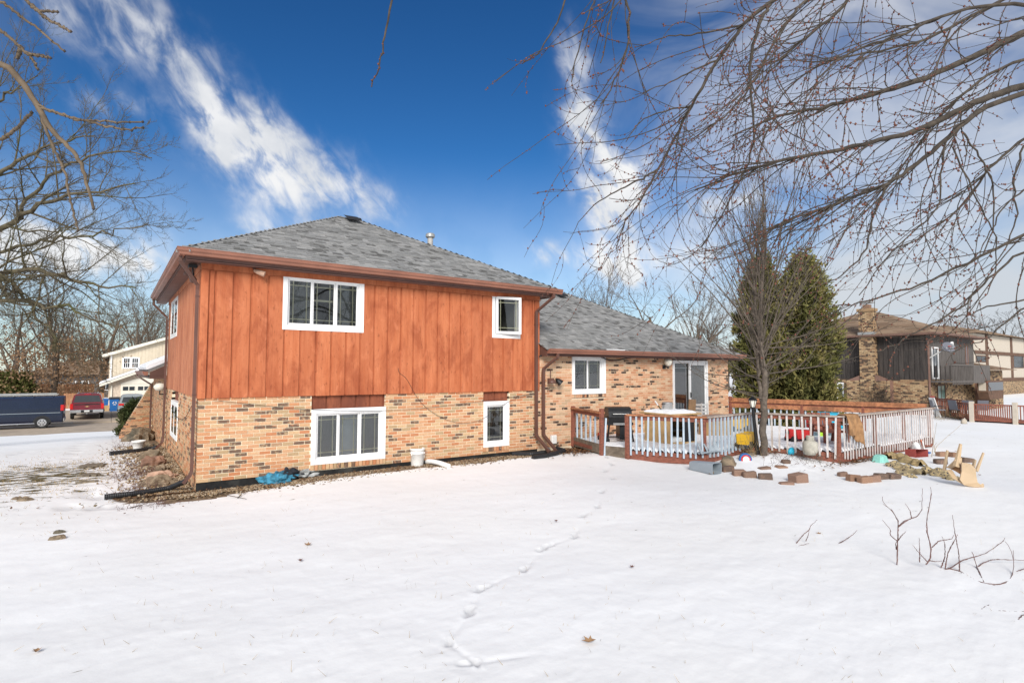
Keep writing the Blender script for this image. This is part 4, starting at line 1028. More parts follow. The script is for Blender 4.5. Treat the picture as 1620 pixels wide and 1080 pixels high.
def lump(name, c, size, mat, label, cat, seed, n=26, m=14, rough=.35, freq=2.2, flat=.3, group=None, smooth=True, parent=None):
    """crumpled or stony closed lump resting on the ground"""
    r = np.random.default_rng(seed); V = []
    ph = r.uniform(0, 6.28, 24); fr_ = r.normal(0, freq, (24, 3)); am = r.uniform(.3, 1, 24); am /= am.sum()
    for i in range(m + 1):
        la = math.pi * i / m - math.pi / 2
        for j in range(n):
            lo = 2 * math.pi * j / n; d = np.array([math.cos(la) * math.cos(lo), math.cos(la) * math.sin(lo), math.sin(la)])
            k = 1 + rough * 2.6 * float((am * np.sin(fr_ @ d * 2 + ph)).sum())
            z = d[2] * k
            V.append((c[0] + d[0] * k * size[0] / 2, c[1] + d[1] * k * size[1] / 2, c[2] + max(z, -flat) * size[2] * .7))
    mb = MB(); mb.add(V, [(i * n + j, i * n + (j + 1) % n, (i + 1) * n + (j + 1) % n, (i + 1) * n + j) for i in range(m) for j in range(n)])
    if parent is not None: return mb.build(name, mat, parent, smooth=smooth)
    return mb.build(name, mat, None, org=c, smooth=smooth, label=label, cat=cat, group=group)

# ------------------------------------------------------------------ things along the house wall
b = G(660, 737)
bk = thing('bucket', 'white plastic bucket with handle standing by the brick wall', 'bucket', tuple(b))
MB().lathe([(.128, 0), (.132, .02), (.148, .27), (.160, .275), (.160, .29), (.150, .295), (.152, .345), (.163, .35), (.163, .39), (.149, .39), (.12, .05), (.0, .05)], 28, tuple(b), cap=False).build('body', 'white_plastic', bk, smooth=True)
hp = [(b[0] + .163 * math.cos(t), b[1] - .03 - .15 * math.sin(t) * .5, b[2] + .31 - .21 * math.sin(t)) for t in np.linspace(0, math.pi, 12)]
MB().tube(hp, .004, 6).build('handle', 'steel', bk)
a = G(668, 733); e_ = G(710, 741)
pts = [Vector(a + (e_ - a) * t + np.array([0, 0, .05 + .035 * math.sin(t * 3.1)])) for t in np.linspace(0, 1, 40)]
MB().tube(pts, [.047 + (.006 if i % 2 else 0) for i in range(40)], 14).build('drain_hose', 'white_plastic', None, org=tuple(a), label='white corrugated drain hose on the ground beside the bucket', cat='hose')
MB().bbox(b[0] - .28, b[0] + .28, b[1] - .22, b[1] + .25, b[2] - .05, b[2] + .012, .02).build('splash_pad', 'rock', None, org=tuple(b), label='flat stone pad under the white bucket', cat='stone')
# pile of clothes
c = G(447, 762)
heap = thing('clothes_pile', 'crumpled blue, black and grey clothes heaped against the brick wall', 'clothes', tuple(c))
lump('blue_cloth', c + [-.10, .0, .04], (.62, .40, .20), 'teal_cloth', None, None, 3, 60, 30, .42, 3.6, parent=heap)
lump('dark_cloth', c + [.12, .06, .09], (.42, .30, .20), 'dark_cloth', None, None, 4, 60, 30, .42, 3.4, parent=heap)
lump('grey_cloth', c + [.42, .14, .08], (.56, .34, .20), 'grey_cloth', None, None, 6, 60, 30, .42, 3.6, parent=heap)
lump('grey_cloth', c + [.33, .20, .20], (.26, .22, .22), 'grey_cloth', None, None, 9, 50, 26, .45, 3.2, parent=heap)
lump('grey_cloth', c + [.80, .22, .03], (.46, .2, .09), 'grey_cloth', None, None, 12, 50, 22, .45, 3.6, parent=heap)
# black drain extensions
def corrug(pts, r, n=60, name='drain_pipe', label='', flare=1.0):
    P = [np.array(p, float) for p in pts]; seg = np.cumsum([0] + [np.linalg.norm(P[i + 1] - P[i]) for i in range(len(P) - 1)]); T_ = np.linspace(0, seg[-1], n)
    Q = np.stack([np.interp(T_, seg, [p[k] for p in P]) for k in range(3)], -1)
    for _ in range(6): Q[1:-1] = (Q[:-2] + 2 * Q[1:-1] + Q[2:]) / 4
    MB().tube([tuple(q) for q in Q], [r * (1 + (.10 if i % 2 else 0)) for i in range(n)], 12).build(name, 'black_plastic', None, org=tuple(Q[0]), label=label, cat='pipe')
s1 = np.array([X0 - .15, yl - .045, .06])
corrug([s1, G(268, 777) + [0, 0, .06], G(240, 781) + [0, 0, .05], G(205, 786) + [0, 0, .05], G(165, 790) + [0, 0, .045]], .043, 90, label='black corrugated drain pipe running left from the near corner downspout')
corrug([(X0 - .2, 17.83, -.08), G(240, 713) + [0, 0, .06], G(215, 716) + [0, 0, .05], G(174, 720) + [0, 0, .045]], .055, 60, label='black corrugated drain pipe at the far end of the side wall')
corrug([(8.76, 10.72, .07), G(866, 718) + [0, 0, .045], G(840, 721) + [0, 0, .04], G(810, 721) + [0, 0, .045]], .058, 70, label='black corrugated pipe lying along the wall below two downspouts')
corrug([(9.0, 10.70, .07), G(893, 716) + [0, 0, .05], G(880, 720) + [0, 0, .045], G(860, 724) + [0, 0, .03], G(843, 726) + [0, 0, .02]], .06, 60, label='black drain pipe bent in front of the wing downspout')
# white utility box
o = MB(Tf).bbox(9.235, 9.40, .0, .09, .12, .34, .012).build('utility_box', 'white_plastic', None, org=(9.3, Y0, .12), label='small white box on the brick wall beside the downspouts', cat='box')
# cables looped on the wall
def cable(pts, r, label, n=40, plane=None):
    P = [np.array(p) for p in pts]; seg = np.arange(len(P)); T_ = np.linspace(0, len(P) - 1, n)
    Q = np.stack([np.interp(T_, seg, [p[k] for p in P]) for k in range(3)], -1)
    for _ in range(4): Q[1:-1] = (Q[:-2] + 2 * Q[1:-1] + Q[2:]) / 4
    MB().tube([tuple(q) for q in Q], r, 6).build('cable', 'cable', None, org=tuple(Q[0]), label=label, cat='cable')
yc = Y0 - .035
cable([onY(*p, yc) for p in ((337, 633), (380, 637), (440, 644), (500, 648), (560, 650), (620, 649), (680, 645), (740, 637), (790, 631), (843, 622))], .004, 'long thin black cable sagging across the front wall')
cable([onY(*p, yc) for p in ((630, 582), (631, 591), (640, 594), (648, 606), (660, 632), (680, 650), (700, 662), (725, 670), (745, 669), (765, 663), (785, 648), (806, 632), (843, 622))], .004, 'thin black cable hanging in a loop below the siding')
cable([onY(*p, Y0 - .1) for p in ((853, 564), (858, 561), (875, 561), (895, 562), (908, 564), (920, 562), (940, 561), (950, 563), (960, 569), (972, 571), (985, 568), (995, 565), (1020, 565))], .018, 'thick black cable looping under the wing gutter')
cable([onX(*p, X0 - .03) for p in ((271, 645), (277, 655), (281, 661), (289, 664), (295, 658), (303, 642))], .006, 'thin cable hanging across the side wall window')
# flood lamp under the main eave
p = onY(404, 428, Y0 - .06)
lp = thing('flood_lamp', 'weathered pink-brown spotlight under the eave left of the upper window', 'lamp', tuple(p))
MB().tube([(p[0] - .03, Y0 - .036, p[2] + .04), (p[0] - .02, p[1] - .02, p[2] + .03), (p[0] - .0, p[1] - .03, p[2] - .02)], .02, 10).build('bracket', 'brown_metal', lp)
MB().tube([(p[0] - .02, p[1] - .03, p[2] - .005), (p[0] + .03, p[1] - .07, p[2] - .03), (p[0] + .14, p[1] - .11, p[2] - .07)], [.03, .045, .055], 12).build('head', 'rock_pink', lp)
p = np.array([X0 - .15, Y0 + .10, ZT - .03])
lp = thing('security_lamp', 'black twin security lamp under the soffit at the house corner', 'lamp', tuple(p))
MB().bbox(p[0] - .07, p[0] + .07, p[1] - .07, p[1] + .07, p[2] - .07, p[2], .01).build('base', 'black_metal', lp)
MB().tube([(p[0], p[1], p[2] - .06), (p[0] + .02, p[1], p[2] - .2)], .014, 8).build('stem', 'black_metal', lp)
MB().tube([(p[0] - .02, p[1], p[2] - .20), (p[0] + .03, p[1] + .12, p[2] - .27)], [.04, .06], 12).build('head', 'brown_metal', lp)
MB().tube([(p[0] - .0, p[1] + .9, p[2] - .0), (p[0] + .0, p[1] + .92, p[2] - .07)], [.05, .06], 12).build('head', 'brown_metal', lp)
# bell-shaped twin lamp on the wing
p = onY(870, 600, Y0 - .05)
lp = thing('twin_lamp', 'brown twin bell-shaped wall lamp on the brick beside the downspout', 'lamp', tuple(p))
MB().tube([(p[0] + .02, p[1], p[2] - .03), (p[0] + .02, p[1], p[2] + .22)], .012, 8).build('stem', 'brown_metal', lp)
MB().box(p[0] - .05, p[0] + .16, Y0 - .03, Y0 - .004, p[2] - .05, p[2] + .03).build('base', 'brown_metal', lp)
MB().lathe([(.012, .03), (.05, .02), (.10, -.04), (.125, -.10), (.115, -.10), (.09, -.04), (.0, .0)], 20, (p[0] - .02, p[1] - .1, p[2]), cap=False).build('shade', 'brown_metal', lp, smooth=True)
MB().tube([(p[0] + .14, p[1] - .06, p[2] + .02), (p[0] + .17, p[1] - .1, p[2] - .02), (p[0] + .25, p[1] - .14, p[2] - .10)], [.02, .06, .09], 14).build('shade', 'black_metal', lp)
# wall lantern by the patio door
p = onY(1057, 577, Y0 - .09)
lp = thing('wall_lantern', 'black wall lantern with white globe beside the patio door', 'lamp', tuple(p))
MB().tube([(p[0] - .1, Y0 - .0, p[2] - .06), (p[0] - .1, p[1] - .02, p[2] - .06), (p[0] - .02, p[1] - .02, p[2] - .10), (p[0], p[1], p[2] - .03)], .02, 8).build('arm', 'black_metal', lp)
MB().box(p[0] - .16, p[0] - .04, Y0 - .03, Y0 - .004, p[2] - .12, p[2] + .0).build('base', 'black_metal', lp)
MB().lathe([(.03, -.04), (.075, -.02), (.12, .06), (.125, .11), (.09, .17), (.0, .19)], 20, tuple(p)).build('globe', 'globe', lp, smooth=True)
p = onX(253, 612, X0 - .16)
lp = thing('globe_lamp', 'black wall lamp with white globe on the side wall', 'lamp', tuple(p))
MB().lathe([(.0, -.10), (.10, -.085), (.15, -.02), (.15, .03), (.09, .10), (.0, .11)], 20, tuple(p)).build('globe', 'globe', lp, smooth=True)
MB().tube([(X0, p[1], p[2] - .2), (p[0], p[1], p[2] - .2), (p[0], p[1], p[2] - .08)], .02, 8).build('arm', 'black_metal', lp)

# ------------------------------------------------------------------ things on the deck
g = D(980, 701); g = np.array([g[0] + .1, g[1] + .15, ZD + .04])
gr_ = thing('grill', 'black barbecue grill standing at the gap in the deck railing', 'grill', tuple(g)); gr_.rotation_euler = (0, 0, math.radians(-32))
def L(mb, name, mat, parent, smooth=False): return mb.build(name, mat, parent, local=True, smooth=smooth)
prof = [(-.25, .52), (.25, .52), (.27, .66), (.25, .80), (.17, .88), (0, .905), (-.17, .88), (-.25, .80), (-.27, .66)]
mb = MB(); mb.add([(x, y, z) for x in (-.29, .29) for y, z in prof], [tuple(range(9)), tuple(range(17, 8, -1))] + [(i, i + 9, (i + 1) % 9 + 9, (i + 1) % 9) for i in range(9)]); L(mb, 'lid', 'black_metal', gr_)
L(MB().bbox(-.32, .32, -.28, .28, .46, .53, .01), 'firebox', 'black_metal', gr_)
L(MB().bbox(-.18, .18, -.295, -.275, .465, .52, .004), 'control_panel', 'steel', gr_)
L(MB().bbox(-.55, -.33, -.2, .2, .60, .64, .01), 'side_shelf', 'black_plastic', gr_)
L(MB().tube([(-.2, -.29, .74), (-.2, -.33, .74), (.2, -.33, .74), (.2, -.29, .74)], .012, 8), 'handle', 'steel', gr_)
for sx in (-1, 1):
    for sy in (-1, 1): L(MB().beam((sx * .27, sy * .22, .48), (sx * .33, sy * .26, .02), .035, .035), 'leg', 'black_metal', gr_)
L(MB().beam((-.32, -.25, .18), (.32, -.25, .18), .025, .025), 'cross_bar', 'black_metal', gr_)
L(MB().bbox(.0, .30, -.2, .2, .1, .46, .01), 'cabinet', 'black_metal', gr_)
for sy in (-1, 1): L(MB().tube([(-.36, sy * .26 - .03, .09), (-.36, sy * .26 + .03, .09)], .09, 18), 'wheel', 'rubber', gr_)
# wooden cabinet with open front, snow on its top
c = D(1068, 704); c = np.array([c[0] + .25, c[1] + .35, ZD + .03])
cb = thing('cabinet', 'tan wooden cabinet with dark open front and snow on top, on the deck', 'cabinet', tuple(c)); cb.rotation_euler = (0, 0, math.radians(-6))
L(MB().box(-.42, -.39, -.45, .45, .05, .74), 'side_panel', 'tan_wood', cb); L(MB().box(.39, .42, -.45, .45, .05, .74), 'side_panel', 'tan_wood', cb)
L(MB().box(-.388, .388, .42, .45, .05, .74), 'back_panel', 'black_plastic', cb); L(MB().box(-.388, .388, -.44, .418, .05, .09), 'base_board', 'tan_wood', cb)
L(MB().box(-.388, .388, -.38, .418, .36, .385), 'shelf', 'black_plastic', cb); L(MB().box(.05, .385, -.43, -.40, .10, .72), 'door', 'black_plastic', cb)
L(MB().bbox(-.35, .0, -.41, .1, .09, .20, .01), 'drawer', 'white_plastic', cb)
L(MB().bbox(-.52, .52, -.55, .55, .742, .78, .008), 'top_board', 'tan_wood', cb)
mb = MB(); n = 20; pts = []
for i in range(n + 1):
    for j in range(n + 1):
        x, y = -.46 + .94 * i / n, -.47 + .96 * j / n; e2 = min(i, n - i, j, n - j) / n
        pts.append((x, y, .779 + .075 * min(1, e2 * 5) ** .6 + .01 * math.sin(i * 1.1) * math.sin(j * .8)))
mb.add(pts, [(i * (n + 1) + j, (i + 1) * (n + 1) + j, (i + 1) * (n + 1) + j + 1, i * (n + 1) + j + 1) for i in range(n) for j in range(n)])
o = mb.build('cabinet_snow', 'snow', None, local=True, org=tuple(c), smooth=True, label='white snow cap on the wooden cabinet top', cat='snow', kind='stuff'); o.rotation_euler = cb.rotation_euler
q = c + np.array([-.03, .05, .85])
pt = thing('cooking_pot', 'steel cooking pot standing on the snowy cabinet', 'pot', tuple(q))
MB().lathe([(.13, 0), (.135, .01), (.135, .17), (.142, .175), (.128, .172), (.12, .02), (0, .02)], 24, tuple(q), cap=False).build('body', 'steel', pt, smooth=True)
for sx in (-1, 1): MB().tube([(q[0] + sx * .13, q[1] - .04, q[2] + .13), (q[0] + sx * .18, q[1] - .03, q[2] + .13), (q[0] + sx * .18, q[1] + .03, q[2] + .13), (q[0] + sx * .13, q[1] + .04, q[2] + .13)], .01, 6).build('handle', 'black_metal', pt)
q = c + np.array([-.32, .1, .84]); br_ = thing('brush', 'white brush with green handle leaning on the snowy cabinet', 'brush', tuple(q))
MB().tube([q + [.12, .0, .0], q + [0, .0, .12]], .014, 8).build('handle', 'hedge', br_); MB().tube([q + [0, .0, .12], q + [-.10, .0, .22]], .018, 8).build('head', 'white_plastic', br_)
# wooden chair with white rack by the door
q = D(1106, 668); q = np.array([14.9, 10.1, ZD + .03]); q[:2] = onY(1104, 650, 9.9)[:2]
ch = thing('wooden_chair', 'small brown wooden chair in front of the patio door', 'chair', tuple(q))
MB().box(q[0] - .2, q[0] + .2, q[1] - .2, q[1] + .2, q[2] + .42, q[2] + .46).build('seat', 'cardboard', ch)
MB().add([(q[0] - .18, q[1] + .16, q[2] + .55), (q[0] + .10, q[1] + .16, q[2] + .55), (q[0] + .20, q[1] + .2, q[2] + .98), (q[0] - .08, q[1] + .2, q[2] + 1.0), (q[0] - .18, q[1] + .20, q[2] + .55), (q[0] + .10, q[1] + .20, q[2] + .55), (q[0] + .20, q[1] + .24, q[2] + .98), (q[0] - .08, q[1] + .24, q[2] + 1.0)],
         [(0, 1, 2, 3), (7, 6, 5, 4), (0, 4, 5, 1), (1, 5, 6, 2), (2, 6, 7, 3), (3, 7, 4, 0)]).build('backrest', 'cardboard', ch)
for sx in (-1, 1):
    for sy in (-1, 1): MB().box(q[0] + sx * .18 - .02, q[0] + sx * .18 + .02, q[1] + sy * .18 - .02, q[1] + sy * .18 + .02, q[2], q[2] + (.56 if sy > 0 else .42)).build('leg', 'cardboard', ch)
rk = thing('white_rack', 'white slatted rack standing by the patio door', 'rack', (q[0] + .42, q[1] + .2, q[2]))
for k in range(6): MB().box(q[0] + .28, q[0] + .56, q[1] + .1, q[1] + .3, q[2] + .3 + k * .1, q[2] + .35 + k * .1).build('shelf', 'white_plastic', rk)
for sx in (.28, .54): MB().box(q[0] + sx, q[0] + sx + .02, q[1] + .06, q[1] + .095, q[2], q[2] + .88).build('upright', 'white_plastic', rk)
q2_ = D(1108, 690); bxq = np.array([q[0] + .1, q[1] - .55, q[2]])
tbx = thing('crate', 'pale wooden crate on the deck before the patio door', 'crate', tuple(bxq))
MB().bbox(bxq[0] - .35, bxq[0] + .35, bxq[1] - .2, bxq[1] + .2, bxq[2], bxq[2] + .56, .008).build('body', 'tan_wood', tbx); MB().bbox(bxq[0] - .37, bxq[0] + .37, bxq[1] - .22, bxq[1] + .22, bxq[2] + .562, bxq[2] + .60, .006).build('lid', 'rock_pink', tbx)
# toy trucks
def toy_truck(px, py, mat, label, s=1.0, rz=0):
    p = D(px, py); p[2] = ZD + .05
    t_ = thing('toy_truck', label, 'toy', tuple(p)); t_.rotation_euler = (0, 0, rz); t_.scale = (s, s, s)
    L(MB().prism([(-.28, .10), (.08, .10), (.12, .34), (-.32, .34)], -.14, .14), 'bed', mat, t_)
    L(MB().bbox(.10, .30, -.13, .13, .10, .36, .02), 'cab', mat, t_); L(MB().box(.13, .303, -.10, .10, .24, .32), 'windscreen', 'black_plastic', t_)
    for x in (-.2, .2):
        for y in (-.15, .15): L(MB().tube([(x, y - .03, .09), (x, y + .03, .09)], .09, 14), 'wheel', 'rubber', t_)
toy_truck(1181, 708, 'yellow_plastic', 'yellow toy truck on the deck just left of the lamp post', 1.0, .3)
toy_truck(1165, 684, 'yellow_plastic', 'yellow toy truck farther back on the deck, behind the other', 1.2, -.5)
toy_truck(1262, 699, 'red_plastic', 'red toy car right of the tree trunk on the deck', .9, 2.6)
# little red scooter
p = D(1277, 695); p[2] = ZD + .05
t_ = thing('toy_scooter', 'red toy scooter behind the gas bottle', 'toy', tuple(p))
MB().beam(p + [-.35, 0, .10], p + [.15, 0, .13], .12, .03).build('footboard', 'red_plastic', t_); MB().tube([p + [.12, 0, .12], p + [.2, .0, .55]], .022, 8).build('steering_column', 'red_plastic', t_)
MB().bbox(p[0] + .10, p[0] + .28, p[1] - .08, p[1] + .08, p[2] + .30, p[2] + .56, .02).build('shield', 'red_plastic', t_)
for dx in (-.35, .18): MB().tube([p + [dx, -.03, .08], p + [dx, .03, .08]], .08, 14).build('wheel', 'white_plastic', t_)
# red toy near door
p = D(1138, 682); lump('toy_ball', p + [0, 0, .06], (.30, .22, .22), 'red_plastic', 'small red toy on the deck left of the yellow trucks', 'toy', 31, rough=.1)
p = D(960, 694); lump('toy_bag', p + [0.1, 0.25, .05], (.30, .2, .14), 'red_plastic', 'red crumpled bag on the deck behind the grill', 'bag', 32, rough=.3)
# children's table, cyan top on lime legs
p = D(1311, 690); p[2] = ZD + .03
kt = thing('play_table', 'cyan and lime plastic play table near the right of the deck', 'table', tuple(p)); kt.rotation_euler = (0, 0, .5); s = 1.0
L(MB().bbox(-.38, .38, -.26, .26, .60, .66, .02), 'table_top', 'cyan_plastic', kt); L(MB().bbox(-.48, .48, -.34, .34, .28, .48, .03), 'tray', 'cyan_plastic', kt)
for sx in (-1, 1):
    for sy in (-1, 1): L(MB().bbox(sx * .3 - .06, sx * .3 + .06, sy * .2 - .05, sy * .2 + .05, .0, .62, .015), 'leg', 'lime_plastic', kt)
# gas bottle
p = D(1282, 714); p[2] = ZD - .02
gb = thing('gas_bottle', 'weathered grey gas bottle standing behind the railing slats', 'gas bottle', tuple(p))
MB().lathe([(.11, 0), (.115, .03), (.15, .06), (.157, .10), (.157, .24), (.14, .29), (.08, .32), (.05, .33)], 24, tuple(p)).build('body', 'tank_grey', gb, smooth=True)
MB().lathe([(.085, .32), (.085, .42), (.08, .42), (.08, .32)], 20, tuple(p), cap=False).build('collar', 'tank_grey', gb); MB().tube([p + [0, 0, .32], p + [0, 0, .39]], .02, 8).build('valve', 'steel', gb)
# red-brown garden seat near the corner
p = at(1312, 700, 13.9); p[2] = ZD
ad = thing('garden_seat', 'red-brown wooden garden seat behind the corner railing', 'chair', tuple(p)); ad.rotation_euler = (0, 0, -.5)
L(MB().bbox(-.3, .3, -.3, .3, .34, .38, .005), 'seat', 'deck_red', ad)
for k in range(5): L(MB().beam((-.26 + k * .13, .26, .34), (-.26 + k * .13, .40, .78), .11, .02, up=(0, 1, 0)), 'back_slat', 'deck_red', ad)
for sx in (-1, 1):
    L(MB().beam((sx * .3, -.28, 0), (sx * .3, -.24, .5), .04, .09), 'leg', 'deck_red', ad); L(MB().beam((sx * .3, .3, 0), (sx * .3, .2, .5), .04, .09), 'leg', 'deck_red', ad)
    L(MB().bbox(sx * .34 - .06, sx * .34 + .06, -.34, .3, .50, .53, .005), 'armrest', 'deck_red', ad)
# grey folding stools lying on the snow of the deck
p = D(1121, 716); p[2] = ZD + .05
st = thing('grey_stool', 'grey plastic stool tipped over in the deck snow', 'stool', tuple(p))
for dx, h in ((-.24, .22), (-.02, .2), (.14, .14), (.32, .2)): MB().beam(p + [dx, 0, 0], p + [dx + .06 * (1 if dx < 0 else -1) * -1, .06, h], .09, .03).build('leg', 'grey_plastic', st)
MB().bbox(p[0] - .25, p[0] + .33, p[1] - .04, p[1] + .12, p[2], p[2] + .03, .01).build('seat', 'grey_plastic', st)
# rug thrown over the railing
rg = []; px0 = 13.42
def rail_pt(t): return np.array([D5[0] + (D6[0] - D5[0]) * t, D5[1] + (D6[1] - D5[1]) * t])
nu, nv = 26, 30
for i in range(nu + 1):
    u = i / nu; t = .01 + u * .105; b_ = rail_pt(t); wv = .03 * math.sin(u * 9) + .015 * math.sin(u * 23)
    lenf = .56 + .34 * u ** 1.6 + .03 * math.sin(u * 14)
    for j in range(nv + 1):
        s_ = -.22 + (lenf + .22) * j / nv
        if s_ < 0: rg.append((b_[0], b_[1] + .085, 1.012 + s_))
        else:
            k = max(0, min(1, s_ / .13)); z = 1.012 - max(0, s_ - .12); y = b_[1] + .085 - .19 * k - (.05 + wv) * min(1, max(0, s_ - .1) / .25)
            rg.append((b_[0] + .22 * max(0, s_ - .1) * u, y, z + .008 * math.sin(u * 30)))
mb = MB(); mb.add(rg, [(i * (nv + 1) + j, (i + 1) * (nv + 1) + j, (i + 1) * (nv + 1) + j + 1, i * (nv + 1) + j + 1) for i in range(nu) for j in range(nv)])
o = mb.build('rug', 'brown_rug', None, org=(13.8, 5.95, .98), smooth=True, label='brown rug hung over the corner of the deck railing', cat='rug')
md = o.modifiers.new('thick', 'SOLIDIFY'); md.thickness = .012

# ------------------------------------------------------------------ bed in front of the deck
p = G(1199, 719)
lpst = thing('lamp_post', 'leaning black lamp post with lantern beside the young tree', 'lamp post', tuple(p))
tp = at(1191, 646, np.dot(p - CAM, FW))
MB().tube([p, p + (tp - p) * .5, tp], [.055, .04, .034], 10).build('post', 'black_metal', lpst)
ax_ = nrm(tp - p); 
MB().lathe([(.035, 0), (.06, .015), (.06, .03), (.045, .035)], 12, tuple(tp)).build('collar', 'black_metal', lpst)
MB().lathe([(.045, .035), (.085, .19)], 6, tuple(tp), cap=True).build('lantern_glass', 'globe', lpst)
for k in range(6):
    a = 2 * math.pi * k / 6; MB().tube([tp + [.047 * math.cos(a), .047 * math.sin(a), .035], tp + [.088 * math.cos(a), .088 * math.sin(a), .19]], .006, 5).build('bar', 'black_metal', lpst)
MB().lathe([(.105, .19), (.105, .2), (.05, .25), (.02, .27), (.025, .29), (0, .32)], 12, tuple(tp)).build('roof', 'black_metal', lpst)
# grey bin lying on its side
p0, p1 = G(1088, 746), G(1130, 749)
bn = thing('plastic_bin', 'grey-blue plastic bin lying on its side in the snow with its mouth open', 'bin', tuple(p0))
fr_l = G(1127, 751)[:2]; zb_ = float(gz(*fr_l)) - .01
e1 = np.array(G(1147, 747)[:2] - fr_l); e1 = e1 / np.linalg.norm(e1); e0 = nrm(np.array(G(1083, 742)[:2]) - fr_l); Ln = .62; wd, ht = .30, .24
def rrect(o2, w_, h_, inset, r=.05, n=4):
    pts = []
    for cx, cz, a0 in ((w_ - r, r, -90), (w_ - r, h_ - r, 0), (r, h_ - r, 90), (r, r, 180)):
        for k in range(n + 1):
            a = math.radians(a0 + 90 * k / n); pts.append((cx + (r - inset) * math.cos(a), cz + (r - inset) * math.sin(a)))
    return [(o2[0] + e1[0] * x, o2[1] + e1[1] * x, zb_ + z) for x, z in pts]
mo = rrect(fr_l, wd, ht, 0); bo_ = rrect(fr_l + e0 * Ln + e1 * .03, wd - .06, ht - .05, 0); mi = rrect(fr_l, wd, ht, .012); bi = rrect(fr_l + e0 * (Ln - .03) + e1 * .03, wd - .06, ht - .05, .012)
n = len(mo); mb = MB(); mb.add(mo + bo_ + mi + bi, [(i, (i + 1) % n, n + (i + 1) % n, n + i) for i in range(n)] + [(2 * n + i, 3 * n + i, 3 * n + (i + 1) % n, 2 * n + (i + 1) % n) for i in range(n)] + [(i, 2 * n + i, 2 * n + (i + 1) % n, (i + 1) % n) for i in range(n)] + [tuple(range(n, 2 * n)), tuple(range(4 * n - 1, 3 * n - 1, -1))])
mb.build('shell', 'grey_plastic', bn)
lump('rock', (*(fr_l + e1 * .07 + e0 * .08), zb_ + .03), (.12, .10, .06), 'rock', None, None, 7, parent=bn, rough=.25)
# edging blocks, each lying where it was left
BL = [(1078 + 1060 - 1060, 0)]
blocks = [((1131, 744), 'leftmost brown edging block in the row starting at the grey bin'), ((1151, 745), 'second brown edging block in the row starting at the grey bin'), ((1169, 751), 'third brown edging block in the row starting at the grey bin'),
          ((1186, 754), 'last brown edging block of the row leading right from the grey bin'), ((1209, 741), 'low brown edging block lying behind the row, below the tree trunk'), ((1211, 757), 'squared brown edging block standing free below the tree'),
          ((1236, 739), 'slanting brown edging block right of the tree foot'), ((1244, 765), 'thin half-sunk edging block nearest the camera'), ((1263, 761), 'largest brown edging block, its top face showing'),
          ((1333, 752), 'narrow edging block left of the joined group below the deck corner'), ((1350, 759), 'leftmost of three joined edging blocks below the deck corner'), ((1368, 762), 'middle of three joined edging blocks below the deck corner'), ((1382, 761), 'rightmost of three joined edging blocks below the deck corner'),
          ((1394, 757), 'long edging block left of the patterned cushion'), ((1413, 757), 'edging block next to the patterned cushion'), ((1243, 732), 'small broken edging stone in the snow near the tree'),
          ((1490, 721), 'brown edging block behind the upturned chair, leftmost'), ((1510, 722), 'long brown edging block behind the upturned chair'), ((1488, 733), 'tumbled brown edging block between fabric and upturned chair'), ((1530, 731), 'grey-brown edging block just behind the upturned chair seat')]
random.seed(21)
for k, ((px, py), lab) in enumerate(blocks):
    p = G(px, py); sc = 1.0 if k not in (15, 9) else .75
    mb = MB(); w_, d_, h_ = .25 * sc, .15 * sc, .13 * sc
    if k in (7, 4, 6): h_ = .06
    if k == 8: w_, d_, h_ = .29, .24, .17
    mb.bbox(-w_ / 2, w_ / 2, -d_ / 2, d_ / 2, -.08, h_ - .025, .018); 
    o = mb.build('edging_block', 'edging', None, local=True, org=tuple(p), label=lab, cat='block', group='edging blocks along the snowy bed')
    o.rotation_euler = (random.uniform(-.12, .12), random.uniform(-.12, .12), math.radians(-35) + random.uniform(-.35, .35))
    if 9 <= k <= 14: o.rotation_euler[2] = math.radians(-22)
p = G(1153, 735); lump('boulder', p, (.42, .3, .26), 'rock', 'lumpy tan boulder in front of the deck slats', 'rock', 17, 24, 14, .28, 2.4)
p = G(1178, 728)
bl = thing('rainbow_toy', 'red, white and blue toy half buried beside the lamp post', 'toy', tuple(p))
for r_, mt in ((.13, 'blue_plastic'), (.10, 'red_plastic'), (.07, 'white_plastic')):
    MB().tube([p + [-.02 - (.13 - r_) * .2, -.04 - (.13 - r_) * .3, .03], p + [.05, .03, .03]], r_, 18).build('ring', mt, bl)
p = G(1252, 719); lump('blue_toy', p + [0, 0, .05], (.22, .16, .16), 'cyan_plastic', 'blue plastic toy under the slats right of the tree', 'toy', 8, rough=.2)
p = G(1392, 730); MB().add([(p[0] + sx * (.2 if k == 0 else .15 if k == 1 else .11), p[1] + sy * (.14 if k == 0 else .11 if k == 1 else .07), p[2] + (0, .13, .16)[k]) for k in range(3) for sx, sy in ((-1, -.6), (-.6, -1), (.6, -1), (1, -.6), (1, .6), (.6, 1), (-.6, 1), (-1, .6))], [(k * 8 + i, k * 8 + (i + 1) % 8, k * 8 + 8 + (i + 1) % 8, k * 8 + 8 + i) for k in range(2) for i in range(8)] + [tuple(range(16, 24))]).build('teal_tub', 'teal_plastic', None, org=tuple(p), label='pale teal plastic tub lying upside down before the railing', cat='tub')
p = G(1453, 722)
tb = thing('red_tub', 'dull red plastic tub on its side near the deck', 'tub', tuple(p))
